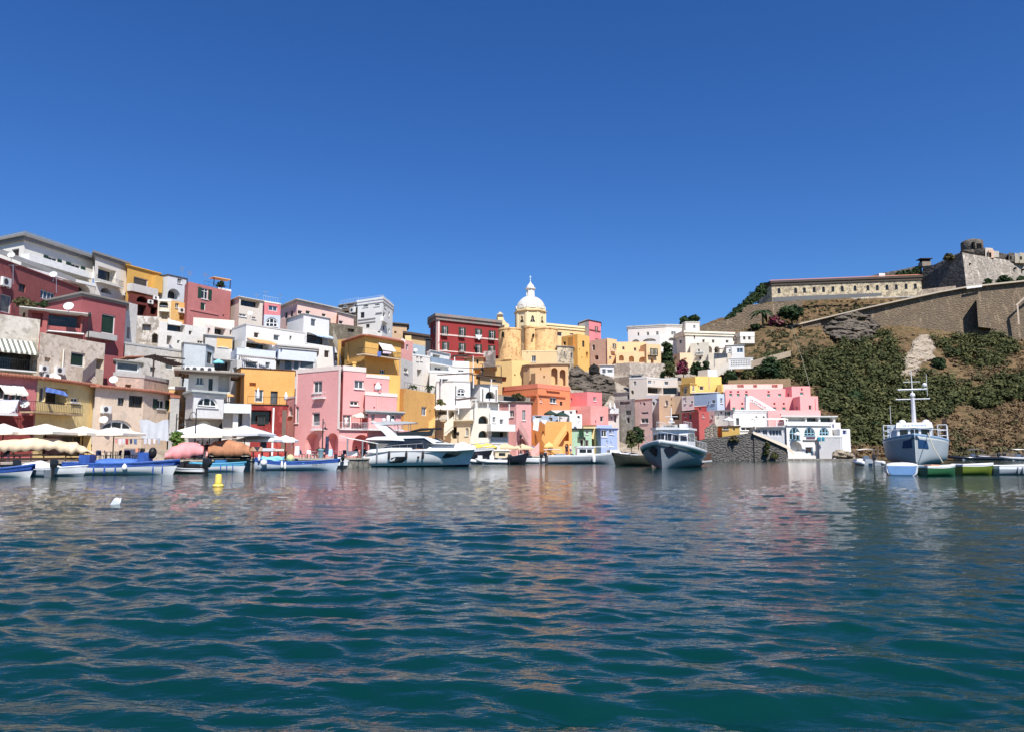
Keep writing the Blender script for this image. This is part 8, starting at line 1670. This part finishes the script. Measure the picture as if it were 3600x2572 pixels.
antenna('grey television aerial on the pale blue loggia roof', 640, 938, 978, 139); antenna('white television aerial left of the dusty rose house', 667, 952, 988, 133); antenna('thin aerial on the roof of the dusty rose house', 722, 960, 994, 136, 3); antenna('white pole aerial at the left of the coral pink roof room', 902, 1034, 1066, 144, 1); antenna('tall white pole aerial on the coral pink roof room', 934, 1024, 1062, 145, 1); antenna('white pole at the right corner of the coral pink roof room', 985, 1034, 1068, 145, 1); antenna('twin aerial on the white tower roof', 1342, 1038, 1056, 168, 2)
antenna('red brown mast on the parapet of the red brown house', 46, 930, 1000, 90.5, 1); antenna('thin mast behind the rose red gable', 198, 966, 1030, 96, 2); antenna('small aerial on the convent roof, left one', 2231, 1142, 1152, 232, 2); antenna('small aerial on the convent roof, right one', 2322, 1135, 1148, 230, 2)
def chimney(label, px, yt, yb, D, w_=.6, mat=M_GREY):
    a, t = P(px, yb, D), P(px, yt, D); b = MB(); b.box(a.x - w_ / 2, a.x + w_ / 2, a.y, a.y + w_, a.z - .5, t.z - .2); b.box(a.x - w_ * .7, a.x + w_ * .7, a.y - w_ * .2, a.y + w_ * 1.2, t.z - .197, t.z); r = thing('chimney', label, 'chimney', a); o = b.build('stack', mat, r)
chimney('twin black chimney flue left of the red palazzo', 1504, 1190, 1238, 150, 1.0, plain('soot', (.03, .03, .035), .7)); chimney('small white chimney on the golden yellow flank', 1245, 1272, 1290, 92.5, .35, plaster(YEL, .1)); chimney('white chimney on the pale pink roof left', 2490, 1166, 1174, 221, .8, M_WHITE); chimney('brick chimney on the pinkish white step house', 2566, 1166, 1186, 226, 1.2, M_BRH)
def sdish(label, px, py, D, r=.5):
    r = r * .75
    q = P(px, py, D); t = thing('satellite_dish', label, 'satellite dish', q - V((0, 0, .9))); b = MB(); dish_mesh(b, q, (.2, -.85, .45), r); b.build('reflector', M_DISH, t); b = MB(); b.tube([q - V((0, 0, .9)), q + V((0, .1, 0))], .035, 5); b.build('mast', M_STEEL, t)
for a in (('white dish on a mast above the red brown parapet', 188, 966, 93, .6), ('white dish at the top left corner balcony', 40, 898, 97, .6), ('large pale dish on the veranda roof of the rose red house', 242, 1078, 87, .75), ('round dish in front of the peach house tiles', 400, 1334, 81, .6), ('white dish below the stained ochre house', 190, 1322, 75.5, .5), ('dish on the grey wall above the lattice alley', 452, 1172, 108, .5), ('white dish beside the golden yellow eave', 1416, 1200, 112, .5), ('white dish on the pink quay corner', 1026, 1546, 86.5, .5), ('dish on the coral house roof', 2150, 1446, 140, .45), ('dish on the white cube right of the yellow parasol', 2032, 1474, 134, .45), ('dish on the terrace left of the lattice wall', 2540, 1222, 214, .7), ('small dish on the white house below the palazzo', 880, 1102, 133, .6)): sdish(*a)
# planters on the bay terrace and crates
for lab, px, D in (('terracotta flower pot on the left quay, by the navy chairs', 500, 69.6), ('terracotta flower pot under the first pink arch', 1120, 83), ('terracotta flower pot beside the banner', 1138, 83.2)):
    q = V(qp(px, D)); r = thing('flower_pot', lab, 'flower pot', q); b = MB(); b.lathe(q, [(.16, 0), (.24, .38), (.26, .42)], 10); b.build('pot', M_TERRA, r); leaves('plant', [(q.x, q.y, q.z + .75)], [(.34, .34, .4)], 90, .1, LG, r, org=q)
# people
SKIN = plain('skin', C(206, 152, 120), .6, var=.05); HAIR = plain('dark_hair', (.02, .016, .014), .6)
def skinned(name, verts, edges, radii, mat, parent, sub=2):
    og = ORG[parent.name]; me = bpy.data.meshes.new(name); me.from_pydata([tuple(V(v) - og) for v in verts], edges, []); o = bpy.data.objects.new(name, me); COL.objects.link(o); o.parent = parent
    m1 = o.modifiers.new('skin', 'SKIN'); m1.use_smooth_shade = True
    for i, r_ in enumerate(radii): me.skin_vertices[0].data[i].radius = (r_, r_); me.skin_vertices[0].data[i].use_root = i == 0
    s = o.modifiers.new('sub', 'SUBSURF'); s.levels = s.render_levels = sub; me.materials.append(mat); return o
def person(label, loc, rz, top, bottom, sit=False, hgt=1.74, hip_hands=False, shirt_sleeves=True, hair=HAIR, bald=False, shoes=M_BLACK):
    r = thing('person', label, 'person', loc); L = V(loc); k = hgt / 1.74; c, s = math.cos(rz), math.sin(rz)
    def w(x, y, z): return L + V(((x * c - y * s) * k, (x * s + y * c) * k, z * k))
    hip = .48 if sit else .93; dz = hip - .93
    J = {'pel': (0, 0, hip), 'wst': (0, .0, hip + .17), 'chs': (0, -.01, hip + .38), 'nk': (0, 0, hip + .55), 'hd': (0, -.02, hip + .66), 'hd2': (0, -.015, hip + .76)}
    for sd, q in ((-1, 'l'), (1, 'r')):
        J['sh' + q] = (sd * .19, 0, hip + .5)
        if hip_hands and q == 'l': J['el' + q] = (sd * .36, .05, hip + .26); J['wr' + q] = (sd * .2, -.1, hip + .1); J['hn' + q] = (sd * .14, -.13, hip + .07)
        elif sit: J['el' + q] = (sd * .24, -.06, hip + .24); J['wr' + q] = (sd * .18, -.28, hip + .18); J['hn' + q] = (sd * .16, -.36, hip + .18)
        else: J['el' + q] = (sd * .25, .02, hip + .22); J['wr' + q] = (sd * .25, -.12, hip + .0); J['hn' + q] = (sd * .24, -.17, hip - .08)
        J['th' + q] = (sd * .1, 0, hip - .06)
        if sit: J['kn' + q] = (sd * .12, -.44, hip + .0); J['an' + q] = (sd * .12, -.42, .1); J['ft' + q] = (sd * .13, -.58, .04)
        else: J['kn' + q] = (sd * .11, -.02, .5); J['an' + q] = (sd * .11, .03, .09); J['ft' + q] = (sd * .13, -.13, .04)
    ns = list(J); ix = {n: i for i, n in enumerate(ns)}; E = [('pel', 'wst'), ('wst', 'chs'), ('chs', 'nk'), ('nk', 'hd'), ('hd', 'hd2')]
    for q in 'lr': E += [('chs', 'sh' + q), ('sh' + q, 'el' + q), ('el' + q, 'wr' + q), ('wr' + q, 'hn' + q), ('pel', 'th' + q), ('th' + q, 'kn' + q), ('kn' + q, 'an' + q), ('an' + q, 'ft' + q)]
    rad = {'pel': .13, 'wst': .115, 'chs': .125, 'nk': .052, 'hd': .085, 'hd2': .088, 'sh': .06, 'el': .042, 'wr': .03, 'hn': .036, 'th': .088, 'kn': .055, 'an': .038, 'ft': .04}
    skinned('body', [w(*J[n]) for n in ns], [(ix[a], ix[b_]) for a, b_ in E], [rad.get(n, rad.get(n[:2], .05)) * k for n in ns], SKIN, r)
    sn = ['wst', 'pel', 'chs', 'shl', 'ell', 'shr', 'elr']; J2 = dict(J)
    for q in 'lr': J2['el' + q] = tuple(J['sh' + q][i] + (J['el' + q][i] - J['sh' + q][i]) * .75 for i in range(3))
    skinned('shirt', [w(*J2[n]) for n in sn], [(0, 1), (0, 2), (2, 3), (3, 4), (2, 5), (5, 6)], [.14 * k, .145 * k, .145 * k, .078 * k, .064 * k, .078 * k, .064 * k], top, r)
    tn = ['pel', 'thl', 'knl', 'thr', 'knr']; skinned('shorts', [w(*(J[n] if n[:2] != 'kn' else tuple(J['th' + n[2]][i] + (J[n][i] - J['th' + n[2]][i]) * .8 for i in range(3)))) for n in tn], [(0, 1), (1, 2), (0, 3), (3, 4)], [.142 * k, .105 * k, .088 * k, .105 * k, .088 * k], bottom, r)
    b = MB(); hc = w(0, .015, hip + .735); b.ball(hc, .108 * k, 10, 1, 1, .95); b.build('hair', hair, r, True)
    f = MB()
    for sd in (-1, 1): f.ball(w(sd * .035, -.1, hip + .715), .012 * k, 6)
    f.build('eyes', M_BLACK, r); f = MB(); f.loft([[w(-.018, -.1, hip + .675), w(.018, -.1, hip + .675), w(0, -.125, hip + .68)], [w(-.008, -.1, hip + .71), w(.008, -.1, hip + .71), w(0, -.108, hip + .71)]]); f.build('nose', SKIN, r)
    for q in 'lr':
        b = MB()
        wr, hn = w(*J['wr' + q]), w(*J['hn' + q]); d = (hn - wr).normalized(); u = d.cross(V((0, 0, 1))); u = (u if u.length > .1 else V((1, 0, 0))).normalized()
        for i in range(4): p = hn + d * .02 + u * (.024 * (i - 1.5)); b.tube([p, p + d * .04 * k - V((0, 0, .012)), p + d * (.07 + .012 * (i in (1, 2))) * k - V((0, 0, .035))], .0095, 5, .007)
        b.tube([hn - d * .02 + u * .035, hn + d * .02 + u * .062, hn + d * .045 + u * .062 - V((0, 0, .02))], .0105, 5, .008); b.build('fingers', SKIN, r)
    return r
T1, T2, T3 = plain('shirt_white', C(236, 236, 246), .9), plain('shirt_black', (.02, .02, .024), .9), plain('shorts_black', (.016, .016, .02), .9); T4 = plain('shorts_white', C(240, 238, 236), .9); T5 = plain('shirt_red', C(214, 92, 88), .9); T6 = plain('shirt_blue', C(96, 116, 180), .9)
def gp(px, D, z=1.02): q = XY(px, D); return (q.x, q.y, z)
person('man in a white shirt and black shorts with hand on hip at the quay edge', gp(693, 71.0), .5, T1, T3, hip_hands=True)
p2 = person('man in a black shirt and white shorts at the quay edge', gp(726, 71.8), -.5, T2, T4, hip_hands=True, hgt=1.7)
q = XY(729, 71.5); b = MB(); b.box(q.x - .13, q.x + .13, q.y - .05, q.y + .05, 1.35, 1.75); b.tube([(q.x - .06, q.y, 1.75), (q.x, q.y, 1.92), (q.x + .06, q.y, 1.75)], .012, 4); tag(b.build('shopping_bag', plain('pink_bag', C(244, 180, 186), .8)), 'pink shopping bag held by the man in black', 'bag')
person('person in a red shirt half hidden between the two men', gp(710, 73.4), .1, T5, T3, hgt=1.62)
person('seated person in dark clothes under the marquee, left one', gp(1252, 86.4), 2.6, T2, T3, sit=True); person('seated person in dark clothes under the marquee, right one', gp(1276, 87), 3.6, T2, T3, sit=True)
for lab, px, D, z in (('dark cafe chair under the seated person on the left', 1252, 86.4, 1.02), ('dark cafe chair under the seated person on the right', 1276, 87, 1.02)): dup(CHD, qp(px, D, z), 2.9, lab)
person('person in a white top standing on the pink railed terrace', tuple(P(1216, 1508, 90.2)), .4, T1, T4, hgt=1.68)
person('person in blue standing by the tan umbrellas', gp(1874, 117.6), .8, T6, T3); person('person in a red shirt walking by the orange stair house', gp(1944, 118.4), -.6, T5, T3); person('person in black near the cabin boat', gp(1992, 118.8), .2, T2, T3)
person('person in black seated by the mauve house', gp(1856, 113.6), 2.0, T2, T3, sit=True); person('person in white on the terrace near the blue house', gp(2006, 119.2), 1.2, T1, T6)
dup(CHD, qp(1856, 113.6), 2.0, 'dark cafe chair under the person seated by the mauve house')
